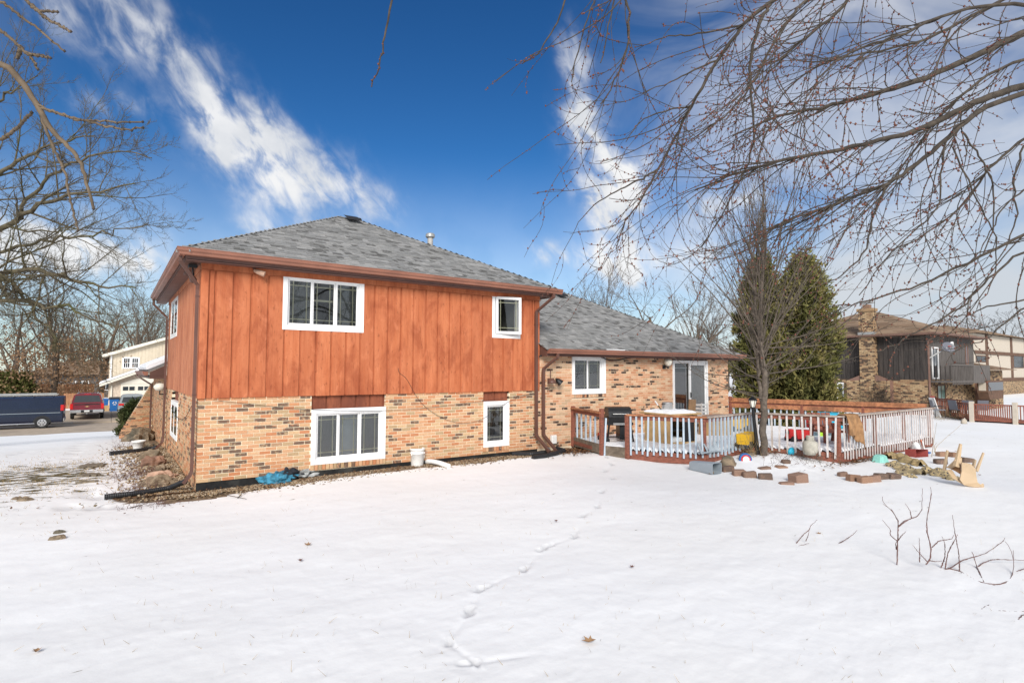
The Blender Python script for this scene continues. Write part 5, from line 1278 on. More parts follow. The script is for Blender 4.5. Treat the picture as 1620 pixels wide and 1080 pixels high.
mb = MB(); mb.add([(p[0] - .20, p[1] - .02, p[2]), (p[0] + .20, p[1] - .14, p[2]), (p[0] + .20, p[1] - .14, p[2] + .17), (p[0] - .20, p[1] - .02, p[2] + .19), (p[0] - .15, p[1] + .22, p[2]), (p[0] + .15, p[1] + .16, p[2]), (p[0] + .15, p[1] + .16, p[2] + .15), (p[0] - .15, p[1] + .22, p[2] + .16)],
              [(4, 5, 6, 7), (0, 1, 5, 4), (1, 2, 6, 5), (2, 3, 7, 6), (3, 0, 4, 7)]); o = mb.build('shell', 'rust_plastic', tb); md = o.modifiers.new('t', 'SOLIDIFY'); md.thickness = .012
p = G(1452, 714); lump('white_pail', p + [0, .05, .06], (.26, .22, .24), 'white_plastic', 'white plastic pail lying at the deck corner', 'pail', 44, rough=.12)
p = G(1462, 717); tb = thing('toy_board', 'white and orange toy panel propped at the deck corner', 'toy', tuple(p))
MB().beam(p + [0, 0, 0], p + [-.04, .05, .32], .22, .02).build('panel', 'white_plastic', tb); MB().beam(p + [.0, -.02, .02], p + [-.09, .03, .34], .03, .03).build('edge', 'orange_plastic', tb)
MB().bbox(p[0] + .04, p[0] + .16, p[1] - .1, p[1], p[2], p[2] + .04, .008).build('foot', 'blue_plastic', tb)
# old cushions and fabric lying in the snow
def cloth_strip(path, wd, mat, name, label, cat, thick=.06, seed=0):
    r = random.Random(seed); n = 40; P = [G(*q) for q in path]; T_ = np.linspace(0, len(P) - 1, n)
    Q = np.stack([np.interp(T_, np.arange(len(P)), [p[k] for p in P]) for k in range(3)], -1)
    for _ in range(5): Q[1:-1] = (Q[:-2] + 2 * Q[1:-1] + Q[2:]) / 4
    V = []; m_ = 10; ph = r.uniform(0, 6)
    for i in range(n):
        d = nrm(Q[min(i + 1, n - 1)] - Q[max(i - 1, 0)]); sd_ = np.array([-d[1], d[0], 0]); w_ = wd * (1 + .3 * math.sin(i * .5 + ph)) * min(1, .35 + min(i, n - 1 - i) * .2)
        for j in range(m_):
            v = (j / (m_ - 1) - .5); h = thick * (1 - (2 * v) ** 2) ** .5 * (1 + .4 * math.sin(i * .9 + j + ph)) + .035 * max(0, math.sin(i * .55 + ph)) + .012
            V.append(Q[i] + sd_ * v * w_ + np.array([0, 0, h - .02]))
    mb = MB(); mb.add(V, [(i * m_ + j, i * m_ + j + 1, (i + 1) * m_ + j + 1, (i + 1) * m_ + j) for i in range(n - 1) for j in range(m_ - 1)])
    return mb.build(name, mat, None, org=tuple(P[0]), smooth=True, label=label, cat=cat)
cloth_strip([(1406, 726), (1412, 722), (1425, 726), (1445, 733), (1458, 738)], .34, 'old_fabric', 'fabric', 'tan cushion cover lying in a strip behind the patterned one', 'fabric', .09, 1)
cloth_strip([(1410, 735), (1425, 740), (1442, 746), (1462, 752)], .30, 'patterned_fabric', 'fabric', 'grey-tan patterned cushion cover stretched on the snow', 'fabric', .07, 2)
cloth_strip([(1421, 746), (1430, 750), (1447, 756)], .16, 'patterned_fabric', 'fabric', 'dark strip of patterned fabric with pale flowers nearest the camera', 'fabric', .03, 3)
cloth_strip([(1464, 745), (1474, 748), (1486, 752), (1490, 748)], .3, 'patterned_fabric', 'fabric', 'patterned fabric crumpled left of the upturned chair', 'fabric', .08, 4)
cloth_strip([(1496, 752), (1503, 757), (1512, 760)], .22, 'patterned_fabric', 'fabric', 'patterned scrap under the back of the upturned chair', 'fabric', .05, 5)
# upturned plastic garden chair
p = G(1530, 768)
cr_ = thing('plastic_chair', 'tan plastic garden chair lying upturned in the snow', 'chair', tuple(p))
dC = float(np.dot(p - CAM, FW))
def CP(px, py, dd): return at(px, py, dC + dd - .13)
def slab(pts, th, name, mat='tan_plastic', parent=cr_, sub_=0):
    pts = [np.array(q) for q in pts]; nn = nrm(np.cross(pts[1] - pts[0], pts[-1] - pts[0])); mb = MB(); k = len(pts)
    mb.add([tuple(q + nn * th / 2) for q in pts] + [tuple(q - nn * th / 2) for q in pts], [tuple(range(k)), tuple(range(2 * k - 1, k - 1, -1))] + [(i, i + k, (i + 1) % k + k, (i + 1) % k) for i in range(k)])
    return mb.build(name, mat, parent)
# seat panel stands on edge facing the camera; its front lip rests in the snow
slab([CP(1521, 731, .02), CP(1535, 733, .0), CP(1543, 741, -.02), CP(1544, 752, -.04), CP(1546, 762, -.06), CP(1553, 768, -.06), CP(1540, 770, -.04), CP(1524, 766, 0), CP(1518, 758, .02), CP(1521, 745, .04)], .022, 'seat')
slab([CP(1499, 744, .25), CP(1506, 743, .2), CP(1514, 755, .12), CP(1530, 763, .02), CP(1550, 768, -.05), CP(1556, 765, -.02), CP(1556, 773, -.04), CP(1545, 771, -.06), CP(1526, 767, .0), CP(1508, 757, .1)], .05, 'backrest')
slab([CP(1498, 738, .32), CP(1520, 734, .10), CP(1520, 750, .06), CP(1512, 745, .2)], .012, 'seat_underside', 'brown_rug')
def leg(a, b, wa_, wb_):
    a, b = np.array(a), np.array(b); d = nrm(b - a); sd_ = nrm(np.cross(d, FW)); ot = nrm(np.cross(d, sd_)); mb = MB(); V = []
    for q, w_ in ((a, wa_), (b, wb_)): V += [q - sd_ * w_ - ot * w_ * .55, q + sd_ * w_ - ot * w_ * .55, q + sd_ * w_ * .8 + ot * w_ * .55, q - sd_ * w_ * .8 + ot * w_ * .55]
    mb.add(V, [(0, 3, 2, 1), (4, 5, 6, 7), (0, 1, 5, 4), (1, 2, 6, 5), (2, 3, 7, 6), (3, 0, 4, 7)]); mb.build('leg', 'tan_plastic', cr_)
leg(CP(1494, 744, .35), CP(1499, 712, .40), .028, .019); leg(CP(1513, 738, .1), CP(1520, 702, .16), .05, .022); leg(CP(1545, 745, .02), CP(1556, 716, .1), .028, .017); leg(CP(1540, 738, .25), CP(1543, 727, .3), .03, .022)
slab([CP(1498, 739, .3), CP(1511, 727, .12), CP(1521, 724, .1), CP(1521, 733, .08), CP(1505, 741, .22)], .03, 'apron')
# ------------------------------------------------------------------ houses round about
random.seed(8)
nb = thing('neighbour_house', 'dark-sided two-storey neighbour house with brick base and chimney', 'house', (42.5, 13.7, -.8))
NX, NY, NX2, NY2, NZ, NS, NE = 42.5, 13.7, 51.5, 24.0, -1.0, 1.47, 4.36
def far_bricks(T, u0, u1, v0, v1, holes, parent, mat='brick_far', name='bricks'):
    """courses of the far wall, one joined run"""
    mb = MB(T); v = v0; k = 0
    while v < v1 - .02:
        vt = min(v + .085, v1 - .002); x = u0 - (.13 if k % 2 else 0)
        while x < u1:
            a, b = max(x, u0), min(x + .255, u1)
            if b - a > .04:
                for s in cut(a, b, holes, v, vt): mb.add([(s[0], .006, v), (s[1], .006, v), (s[1], .006, vt), (s[0], .006, vt)], [(0, 1, 2, 3)], random.random() * .98 + .01)
            x += .27
        v += .095; k += 1
    mb.build(name, mat, parent, kind='stuff')
Tn = lambda u, n, v: (NX - n, NY2 - u, v)            # chimney wall, u towards the camera
Tr = lambda u, n, v: (NX + u, NY - n, v)             # balcony wall
plw = MB().box(NX, NX2, NY, NY2, NZ, NS - .005).build('brick_wall', 'brown_trim', nb)
hl = [(24 - 21.6, 24 - 20.4, -.6, 1.2), (24 - 20.0, 24 - 19.3, -.9, 1.3)]; hr = [(1.5, 3.0, -.9, 1.15)]
far_bricks(Tn, 0, NY2 - NY, NZ, NS, hl, plw); far_bricks(Tr, 0, NX2 - NX, NZ, NS, hr, plw)
ups = MB().box(NX + .03, NX2 - .03, NY + .03, NY2 - .03, NS + .002, NE + .2).build('upper_wall', 'dark_siding', nb)
u = 0.0
while u < NY2 - NY - .1: MB(Tn).box(u + .012, u + .285, -.026, .0 + random.uniform(-.006, .006), NS - .02, NE).build('board', 'dark_siding', ups); u += .3
u = 0.0
while u < NX2 - NX - .1: MB(Tr).box(u + .01, u + .19, -.026, .0 + random.uniform(-.006, .006), NS - .02, NE).build('board', 'grey_siding', ups); u += .2
# roof of overlapping brown courses
def far_roof(x0, x1, y0, y1, ze, sl, parent, name='roof', mat='shingle_brown', label=None):
    h = min(x1 - x0, y1 - y0) / 2; cx, cy = (x0 + x1) / 2, (y0 + y1) / 2; zt = ze + sl * h
    a, b = ((x0 + h, cy), (x1 - h, cy)) if x1 - x0 > y1 - y0 else ((cx, y0 + h), (cx, y1 - h))
    mb = MB(); ex = .16; rows = int(h / ex)
    for r in range(rows):
        o0, o1 = r * ex, min(h, (r + 1) * ex + .04); z0, z1 = ze + sl * o0 + .018, ze + sl * o1 + .003
        def q(o): return (x0 + o, x1 - o, y0 + o, y1 - o)
        A, B = q(o0), q(min(o1, h - .001))
        for (p, s_) in ((((A[0], A[2]), (A[1], A[2])), ((B[0], B[2]), (B[1], B[2]))), (((A[0], A[3]), (A[0], A[2])), ((B[0], B[3]), (B[0], B[2]))), (((A[1], A[2]), (A[1], A[3])), ((B[1], B[2]), (B[1], B[3]))), (((A[1], A[3]), (A[0], A[3])), ((B[1], B[3]), (B[0], B[3])))):
            (ax, ay), (bx, by) = p; (cx_, cy_), (dx, dy) = s_; L_ = math.hypot(bx - ax, by - ay); k = max(1, int(L_ / .9))
            for i in range(k):
                t0, t1 = i / k, (i + 1) / k; f = lambda P, Q, t: (P[0] + (Q[0] - P[0]) * t, P[1] + (Q[1] - P[1]) * t)
                a0, a1, c0, c1 = f(p[0], p[1], t0), f(p[0], p[1], t1), f(s_[0], s_[1], t0), f(s_[0], s_[1], t1)
                mb.add([(*a0, z0), (*a1, z0), (*c1, z1), (*c0, z1), (*a0, z0 - .03), (*a1, z0 - .03)], [(0, 1, 2, 3), (4, 5, 1, 0)], random.random() * .98 + .01)
    return mb.build(name, mat, parent, kind='stuff', label=label), zt
_, zt = far_roof(NX - .65, NX2 + .65, NY - .65, NY2 + .65, NE + .06, .40, nb)
MB().ring(0, 1, 0, 1, .1, 0, 1)
mb = MB(); mb.box(NX - .62, NX2 + .62, NY - .62, NY2 + .62, NE - .02, NE + .04); mb.build('soffit', 'brown_trim', nb)
sweep([(NX2 + .65, NY - .65), (NX - .65, NY - .65), (NX - .65, NY2 + .65)], [(0, -1), (-1, -1), (-1, 0)], PROF, NE + .0, 'gutter', 'brown_trim', nb)
# chimney
cy0, cy1 = 16.55, 17.45
ch_ = MB().box(NX - .55, NX - .004, cy0, cy1, NZ, 6.25).build('chimney', 'brown_trim', nb)
far_bricks(lambda u_, n, v: (NX - .55 - n, cy1 - u_, v), 0, cy1 - cy0, NZ, 6.1, [], ch_); far_bricks(lambda u_, n, v: (NX - .55 + u_, cy0 - n, v), 0, .55, NZ, 6.1, [], ch_)
mb = MB(); mb.box(NX - .63, NX + .07, cy0 - .08, cy1 + .08, 6.1, 6.3); mb.build('cap', 'brick_far', ch_)
MB().box(NX - .5, NX - .05, cy0 + .25, cy1 - .25, 6.3, 6.58).build('flue', 'edging', ch_); MB().box(NX - .58, NX + .03, cy0 + .1, cy1 - .1, 6.68, 6.76).build('hood', 'galvanised', ch_)
MB().box(NX - .60, NX + .3, cy0 - .05, cy1 + .05, NE + .1, NE + .32).build('flashing', 'galvanised', ch_)
sh_ = MB(); sh_.add([(NX - .5, cy0 - .9, NZ), (NX - .5, cy1 + .9, NZ), (NX - .5, cy1 + .9, 1.35), (NX - .5, cy1, 1.75), (NX - .5, cy0, 1.75), (NX - .5, cy0 - .9, 1.35), (NX, cy0 - .9, NZ), (NX, cy1 + .9, NZ), (NX, cy1 + .9, 1.35), (NX, cy1, 1.75), (NX, cy0, 1.75), (NX, cy0 - .9, 1.35)],
                   [(0, 1, 2, 3, 4, 5), (5, 4, 10, 11), (0, 5, 11, 6), (2, 8, 9, 3)]); so_ = sh_.build('chimney_base', 'brown_trim', nb)
far_bricks(lambda u_, n, v: (NX - .5 - n, cy1 + .9 - u_, v), 0, cy1 - cy0 + 1.8, NZ, 1.38, [], so_)
MB(Tr).rtube([(.0, .6, NE), (.0, .1, NE - .4), (.0, .1, NZ)], .09, .08, (1, 0, 0)).build('downspout', 'brown_trim', nb)
# openings
def far_window(T, r, parent, n=2, mat='tudor_trim', glass='car_glass', name='window'):
    u0, u1, v0, v1 = r; wn = MB(T).ring(u0, u1, v0, v1, .09, -.05, .05).build(name, mat, parent)
    for k in range(n):
        a, b = u0 + .09 + k * (u1 - u0 - .18) / n, u0 + .09 + (k + 1) * (u1 - u0 - .18) / n
        MB(T).box(a + .02, b - .02, -.05, .012, v0 + .09, v1 - .09).build('pane', glass, wn)
        if k: MB(T).box(a - .018, a + .018, -.05, .03, v0 + .09, v1 - .09).build('mullion', mat, wn)
    return wn
far_window(Tn, hl[0], nb); far_window(Tn, hl[1], nb, 1); far_window(Tn, (24 - 19.2, 24 - 18.75, -.1, 1.2), nb, 1, 'white_vinyl')
far_window(Tr, (1.5, 3.0, -.9, 1.15), nb, 2, 'tudor_trim', 'teal_glass' if 'teal_glass' in MATS else 'car_glass', 'patio_door')
far_window(Tr, (.8, 1.9, NS + .05, 3.6), nb, 2, 'white_vinyl', 'car_glass', 'balcony_door'); far_window(Tr, (7.2, 7.7, 2.5, 3.9), nb, 1, 'brown_trim', 'dish_grey')
# balcony
bz = NS - .05
bal = MB(Tr).box(.2, 7.6, .0, 1.25, bz - .12, bz).build('balcony', 'grey_siding', nb)
for k in range(14): MB(Tr).box(.3 + k * .28, .36 + k * .28, 1.2, 1.26, bz - .25, bz + .95).build('baluster', 'grey_siding', bal)
MB(Tr).box(.2, 4.1, 1.18, 1.28, bz + .95, bz + 1.03).build('rail', 'grey_siding', bal)
for k in range(20): MB(Tr).box(4.12 + k * .174, 4.12 + k * .174 + .165, 1.2, 1.26, bz - .18, bz + 1.02).build('board', 'grey_siding', bal)
for k in range(5): MB(Tr).box(.2, .26, .1 + k * .25, .16 + k * .25, bz, bz + .95).build('baluster', 'dark_siding', bal)
# satellite dish on its arm
p = np.array([NX + .55, NY - 1.0, 3.55])
ds = thing('satellite_dish', 'grey satellite dish on the corner of the dark neighbour house', 'dish', tuple(p))
mb = MB(); nd = nrm(np.array([-.45, -.85, .25])); s1_ = nrm(np.cross(nd, [0, 0, 1])); s2_ = np.cross(s1_, nd); V = [tuple(p - nd * .12)]; n = 24
for r_, dp in ((.2, .07), (.34, .025), (.4, 0)): V += [tuple(p - nd * dp + s1_ * r_ * 1.15 * math.cos(2 * math.pi * j / n) + s2_ * r_ * .85 * math.sin(2 * math.pi * j / n)) for j in range(n)]
mb.add(V, [(0, 1 + j, 1 + (j + 1) % n) for j in range(n)] + [(1 + k * n + j, 1 + (k + 1) * n + j, 1 + (k + 1) * n + (j + 1) % n, 1 + k * n + (j + 1) % n) for k in range(2) for j in range(n)]); mb.build('reflector', 'dish_grey', ds, smooth=True)
MB().add([p + nd * .004 + s1_ * a + s2_ * c for a, c in ((-.20, .02), (.02, .02), (.02, .09), (-.20, .09))], [(0, 1, 2, 3)]).build('logo', 'rust_plastic', ds)
MB().tube([p - nd * .1, p + [-.5, .9, -.7]], .04, 8).build('mast', 'galvanised', ds); MB().tube([p - s2_ * .4, p + nd * .55 + s1_ * .25], .025, 6).build('arm', 'galvanised', ds)
MB().tube([p + nd * .5 + s1_ * .2, p + nd * .62 + s1_ * .34 + s2_ * .1], [.05, .08], 8).build('receiver', 'white_plastic', ds)
# one-storey end of the neighbour house
WY = 12.9; WX2 = float(onY(1586, 600, WY)[0])
ne = MB().box(NX2 + .02, WX2, WY, NY2 - 3, NZ, 2.1).build('side_wing', 'brown_trim', nb)
Tw = lambda u_, n, v: (NX2 + .02 + u_, WY - n, v)
far_bricks(Tw, 0, WX2 - NX2 - .02, NZ, 2.1, [], ne)
far_roof(NX2 - .3, WX2 + .75, WY - .7, NY2 - 2.5, 2.14, .26, nb)
q0, q1 = onY(1546, 629, WY), onY(1570, 601, WY); a0, a1, v0_, v1_ = q0[0] - NX2, q1[0] - NX2, q0[2], q1[2]
bay = MB(Tw).prism([(a0 + .35, v0_ - .1), (a1 - .1, v0_ - .1), (a1, v0_ + .4), (a1, v1_), (a0, v1_), (a0, v0_ + .4)], .0, .6).build('bay_window', 'tudor_trim', nb)
MB(Tw).box(a0 + .1, a1 - .12, .585, .62, v0_ + .5, v1_ - .12).build('pane', 'car_glass', bay); MB(Tw).box(a0 - .02, a0 + .02, .1, .5, v0_ + .5, v1_ - .12).build('pane', 'stucco', bay)
# half-timbered house behind
tx = onY(1541, 530, 22)[0]
th = thing('half_timbered_house', 'cream half-timbered house at the right edge behind the dark one', 'house', (tx, 22, -1))
ez = onY(1600, 534, 22)[2]
tw = MB().box(tx - .3, tx + 22, 22, 30, -1.2, ez).build('wall', 'stucco', th)
Tt = lambda u_, n, v: (tx + u_, 22 - n, v)
for px in (1561, 1600, 1622): MB(Tt).box(onY(px, 560, 22)[0] - tx - .45, onY(px, 560, 22)[0] - tx + .45, .004, .06, 1.1, ez).build('timber', 'tudor_trim', tw)
for py in (559, 600): MB(Tt).box(-.3, 22, .062, .12, onY(1580, py, 22)[2] - .2, onY(1580, py, 22)[2] + .2).build('timber', 'tudor_trim', tw)
far_bricks(Tt, -.3, 22, -1.2, 1.0, [], tw, 'brick_far')
far_window(Tt, (.2, 4.4, onY(1550, 573, 22)[2], onY(1550, 562, 22)[2]), th, 2); far_window(Tt, (onY(1603, 570, 22)[0] - tx, onY(1619, 570, 22)[0] - tx, onY(1610, 582, 22)[2], onY(1610, 562, 22)[2]), th, 1)
far_roof(tx - .9, tx + 22.6, 21.4, 30.6, ez, .30, th)
MB().lathe([(.18, 0), (.18, .7), (.3, .72), (.3, .95)], 12, (tx + 3.5, 24.5, ez + .9)).build('roof_vent', 'galvanised', th)

# neighbour's deck with red railing and pale posts
fa, fb, fc, fd = G(1476, 655), G(1538, 667), G(1607, 671), G(1700, 676)
nd_ = thing('neighbour_deck', 'red-railed deck with pale posts behind the right lawn', 'deck', tuple(fb))
def nrail(a, b, h=1.0, n=14):
    a, b = np.array(a), np.array(b)
    for z in (.12, h): MB().beam(a + [0, 0, z], b + [0, 0, z], .06, .07).build('rail', 'deck_red', nd_)
    for k in range(n): q = a + (b - a) * (k + .5) / n; MB().box(q[0] - .022, q[0] + .022, q[1] - .022, q[1] + .022, q[2] + .1, q[2] + h).build('baluster', 'deck_red', nd_)
nrail(fa, fb, .95, 22); nrail(fb, fc, .95, 20); nrail(fc, fd, .95, 16)
for q, mt, h in ((fa, 'rust_plastic', 1.15), (fb, 'stucco', 1.1), (fc, 'stucco', 1.12)): MB().bbox(q[0] - .1, q[0] + .1, q[1] - .1, q[1] + .1, q[2] - .2, q[2] + h, .01).build('post', mt, nd_)
ff = fb + np.array([2.6, 2.6, 0]); nrail(fa + np.array([2.5, 2.5, 0]), fc + np.array([3, 3, 0]), 1.0, 30)
MB().add([tuple(fa + [0, .05, .06]), tuple(fb + [0, .05, .06]), tuple(fd + [0, .05, .06]), tuple(fd + np.array([4.5, 4.5, .1])), tuple(fa + np.array([4.5, 4.5, .1]))], [(0, 1, 2, 3, 4)]).build('floor', 'deck_red', nd_)
def patio_chair(p, rz, label):
    t_ = thing('patio_chair', label, 'chair', tuple(p), 'grey chairs on the neighbour deck'); t_.rotation_euler = (0, 0, rz)
    L(MB().bbox(-.25, .25, -.25, .25, .42, .46, .01), 'seat', 'dish_grey', t_); L(MB().beam((0, .25, .45), (0, .36, .98), .5, .03, up=(0, 1, 0)), 'backrest', 'dish_grey', t_)
    for sx in (-1, 1):
        for sy in (-1, 1): L(MB().tube([(sx * .23, sy * .23, 0), (sx * .23, sy * .23, .45)], .018, 6), 'leg', 'black_metal', t_)
        L(MB().tube([(sx * .27, -.24, .45), (sx * .27, -.24, .64), (sx * .27, .3, .64)], .016, 6), 'armrest', 'black_metal', t_)
for k, (px, lab) in enumerate(((1520, 'grey patio chair leftmost on the neighbour deck'), (1552, 'second grey patio chair on the neighbour deck'), (1572, 'third grey patio chair on the neighbour deck'), (1592, 'rightmost grey patio chair on the neighbour deck'))):
    b_ = G(px, 668); patio_chair(b_ + np.array([1.4, 1.4, .1]), .6 + k * .5, lab)
b_ = G(1560, 668) + np.array([2.2, 1.6, .1]); pt_ = thing('patio_table', 'dark patio table among the grey chairs', 'table', tuple(b_))
MB().bbox(b_[0] - .9, b_[0] + .9, b_[1] - .5, b_[1] + .5, b_[2] + .68, b_[2] + .72, .01).build('table_top', 'black_metal', pt_)
for sx in (-1, 1):
    for sy in (-1, 1): MB().tube([b_ + [sx * .8, sy * .4, 0], b_ + [sx * .8, sy * .4, .68]], .025, 6).build('leg', 'black_metal', pt_)
b_ = G(1508, 665) + np.array([.7, .9, .1]); t_ = thing('folding_chair', 'white folding chair leaning on the red railing', 'chair', tuple(b_))
MB().beam(b_, b_ + [-.3, .2, 1.1], .4, .04).build('backrest', 'white_plastic', t_); MB().beam(b_ + [-.1, .0, .4], b_ + [.3, -.1, .42], .4, .04).build('seat', 'white_plastic', t_); MB().tube([b_ + [-.15, .1, .55], b_ + [.35, .0, 0]], .02, 6).build('leg', 'white_plastic', t_)
# paling fence at the right
q0, q1 = G(1592, 655) + np.array([6, 6, 0]), G(1700, 655) + np.array([6, 6, 0])
pf = thing('paling_fence', 'weathered grey paling fence behind the neighbour deck at the right edge', 'fence', tuple(q0))
n = 26
for k in range(n):
    q = q0 + (q1 - q0) * k / n; MB().box(q[0] - .09, q[0] + .09, q[1] - .012, q[1] + .012, q[2] - .3, q[2] + 1.75 + random.uniform(-.03, .03)).build('paling', 'tan_fence', pf)
MB().beam(q0 + [0, .04, 1.2], q1 + [0, .04, 1.2], .04, .09).build('rail', 'tan_fence', pf)

# cream house across the street ------------------------------------
CY = 64.0
cxl = onY(171, 640, CY)[0]; cg = thing('cream_house', 'cream two-storey house with garage across the street', 'house', (cxl, CY, -1.7))
gtop = onY(171, 606, CY)[2]; W_ = 8.4
Tcg = lambda u_, n, v: (cxl + u_, CY - n, v)
pk = gtop + W_ / 2 * .42
gwl = MB().add([(cxl, CY, -2.2), (cxl + W_, CY, -2.2), (cxl + W_, CY, gtop), (cxl + W_ / 2, CY, pk), (cxl, CY, gtop), (cxl, CY + 7, -2.2), (cxl + W_, CY + 7, -2.2), (cxl + W_, CY + 7, gtop), (cxl + W_ / 2, CY + 7, pk), (cxl, CY + 7, gtop)],
               [(0, 1, 2, 3, 4), (0, 4, 9, 5), (1, 6, 7, 2)]).build('garage_wall', 'cream_brick', cg)
grf = MB(); k = .42
for (xa_, za_, xb_, zb_) in ((cxl - .7, gtop - .3, cxl + W_ / 2, pk), (cxl + W_ + .7, gtop - .3, cxl + W_ / 2, pk)):
    grf.add([(xa_, CY - .6, za_), (xb_, CY - .6, zb_), (xb_, CY + 7.2, zb_), (xa_, CY + 7.2, za_), (xa_, CY - .6, za_ + .22), (xb_, CY - .6, zb_ + .22), (xb_, CY + 7.2, zb_ + .22), (xa_, CY + 7.2, za_ + .22)], [(0, 1, 2, 3), (4, 5, 6, 7), (0, 1, 5, 4), (0, 4, 7, 3)])
gro_ = grf.build('garage_roof', 'cream_trim', cg)
MB().add([(cxl - .74, CY - .62, gtop - .05), (cxl + W_ / 2, CY - .62, pk + .25), (cxl + W_ / 2, CY + 7.2, pk + .25), (cxl - .74, CY + 7.2, gtop - .05), (cxl - .70, CY - .60, gtop + .06), (cxl + W_ / 2, CY - .60, pk + .38), (cxl + W_ / 2, CY + 7.2, pk + .38), (cxl - .70, CY + 7.2, gtop + .06)], [(4, 5, 6, 7), (0, 1, 5, 4), (0, 4, 7, 3)]).build('snow_layer', 'snow', gro_)
gd0 = onY(190, 640, CY)[0] - cxl; gd1 = gd0 + 4.8
gdr = MB(Tcg).box(gd0, gd1, .004, .05, -2.0, .62).build('garage_door', 'cream_trim', cg)
for r_ in range(4):
    for c_ in range(4): MB(Tcg).bbox(gd0 + .08 + c_ * 1.18, gd0 + 1.16 + c_ * 1.18, .05, .068, -1.62 + r_ * .52 + .05, -1.62 + r_ * .52 + .47, .008).build('panel', 'cream_trim', gdr)
for c_ in range(4):
    for d_ in range(2): MB(Tcg).box(gd0 + .16 + c_ * 1.18 + d_ * .5, gd0 + .58 + c_ * 1.18 + d_ * .5, .07, .08, .02, .38).build('window', 'car_glass', gdr)
arc = MB(Tcg); n = 18
pts = [(gd0 - .1 + (gd1 - gd0 + .2) * i / n, .004, .64 + .62 * math.sin(math.pi * i / n)) for i in range(n + 1)]
arc.add(pts + [(x, .05, z) for x, _, z in pts], [tuple(range(n + 1)), tuple(range(2 * n + 1, n, -1))] + [(i, i + n + 1, i + n + 2, i + 1) for i in range(n)]); arc.build('arch_panel', 'cream_trim', cg)
for i in range(26):
    a0, a1 = math.pi * i / 26, math.pi * (i + .8) / 26; cxm = (gd0 + gd1) / 2; rw = (gd1 - gd0) / 2 + .15
    f = lambda a, k_: (cxm - (rw + k_) * math.cos(a), .06, .64 + (.68 + k_) * math.sin(a))
    mb = MB(Tcg); mb.add([f(a0, 0), f(a1, 0), f(a1, .34), f(a0, .34)], [(0, 1, 2, 3)]); mb.build('arch_brick', 'cream_brick', cg)
uw0 = onY(172, 600, CY + 7.5)[0]; ut = onY(172, 562, CY + 7.5)[2]; UW = 13.0
upk = ut + UW / 2 * .36
uwl = MB().add([(uw0, CY + 7.5, -2), (uw0 + UW, CY + 7.5, -2), (uw0 + UW, CY + 7.5, ut), (uw0 + UW / 2, CY + 7.5, upk), (uw0, CY + 7.5, ut), (uw0, CY + 17, -2), (uw0, CY + 17, ut)], [(0, 1, 2, 3, 4), (0, 4, 6, 5)]).build('upper_wall', 'cream_siding', cg)
for i in range(42):
    x = i * .31; h_ = ut + min(x, UW - x) * .36 - .05
    MB().box(uw0 + x + .02, uw0 + x + .29, CY + 7.47, CY + 7.499, gtop, h_).build('board', 'cream_siding', uwl)
mb = MB()
for sx in (0, 1):
    xa_, xb_ = (uw0 - .6, uw0 + UW / 2) if sx == 0 else (uw0 + UW + .6, uw0 + UW / 2); za_ = ut - .22
    mb.add([(xa_, CY + 7.0, za_), (xb_, CY + 7.0, upk), (xb_, CY + 17, upk), (xa_, CY + 17, za_), (xa_, CY + 7.0, za_ + .3), (xb_, CY + 7.0, upk + .3), (xb_, CY + 17, upk + .3), (xa_, CY + 17, za_ + .3)], [(0, 1, 2, 3), (4, 5, 6, 7), (0, 1, 5, 4), (0, 4, 7, 3)])
mb.build('roof', 'cream_trim', cg)
q0, q1 = onY(193, 583, CY + 7.5), onY(221, 565, CY + 7.5)
Tuw = lambda u_, n, v: (u_, CY + 7.46 - n, v)
wn = MB(Tuw).ring(q0[0], q1[0], q0[2], q1[2], .14, -.03, .06).build('window', 'white_vinyl', cg); m_ = (q0[0] + q1[0]) / 2
MB(Tuw).box(m_ - .12, m_ + .12, -.02, .05, q0[2] + .14, q1[2] - .14).build('mullion', 'white_vinyl', wn)
for (a, b) in ((q0[0] + .14, m_ - .12), (m_ + .12, q1[0] - .14)):
    MB(Tuw).box(a, b, -.03, .0, q0[2] + .14, q1[2] - .14).build('pane', 'car_glass', wn)
    mb = MB(Tuw)
    for t in (1 / 3, 2 / 3): mb.box(a + (b - a) * t - .02, a + (b - a) * t + .02, .002, .02, q0[2] + .14, q1[2] - .14)
    mb.box(a, b, .003, .018, (q0[2] + q1[2]) / 2 - .02, (q0[2] + q1[2]) / 2 + .02); mb.build('grille', 'white_vinyl', wn)
MB().rtube([(uw0 + .15, CY + 7.4, ut), (uw0 + .15, CY + 7.4, gtop)], .12, .1, (1, 0, 0)).build('downspout', 'white_vinyl', cg)
MB().rtube([(cxl + .2, CY - .06, gtop - .2), (cxl + .2, CY - .06, -2)], .12, .1, (1, 0, 0)).build('downspout', 'cream_trim', cg)
# dark house and cedar fence farther left
fx0, fx1 = onY(60, 630, 78)[0], onY(152, 630, 78)[0]
cf = thing('cedar_fence', 'long reddish cedar board fence behind the parked vehicles', 'fence', (fx0, 78, -1.8))
n = int((fx1 - fx0) / .2); ft = onY(110, 607, 78)[2]
for k in range(n): MB().box(fx0 + k * .2, fx0 + k * .2 + .185, 78, 78.03, -2, ft + random.uniform(-.05, .05)).build('board', 'cedar_fence', cf)
fx0b, fx1b = onY(100, 640, 70)[0], onY(166, 640, 70)[0]
cf = thing('cedar_fence', 'lower reddish cedar fence just behind the maroon pickup', 'fence', (fx0b, 70, -1.8)); n = int((fx1b - fx0b) / .2); ft = onY(110, 622, 70)[2]
for k in range(n): MB().box(fx0b + k * .2, fx0b + k * .2 + .185, 70, 70.03, -2, ft + random.uniform(-.04, .04)).build('board', 'cedar_fence', cf)
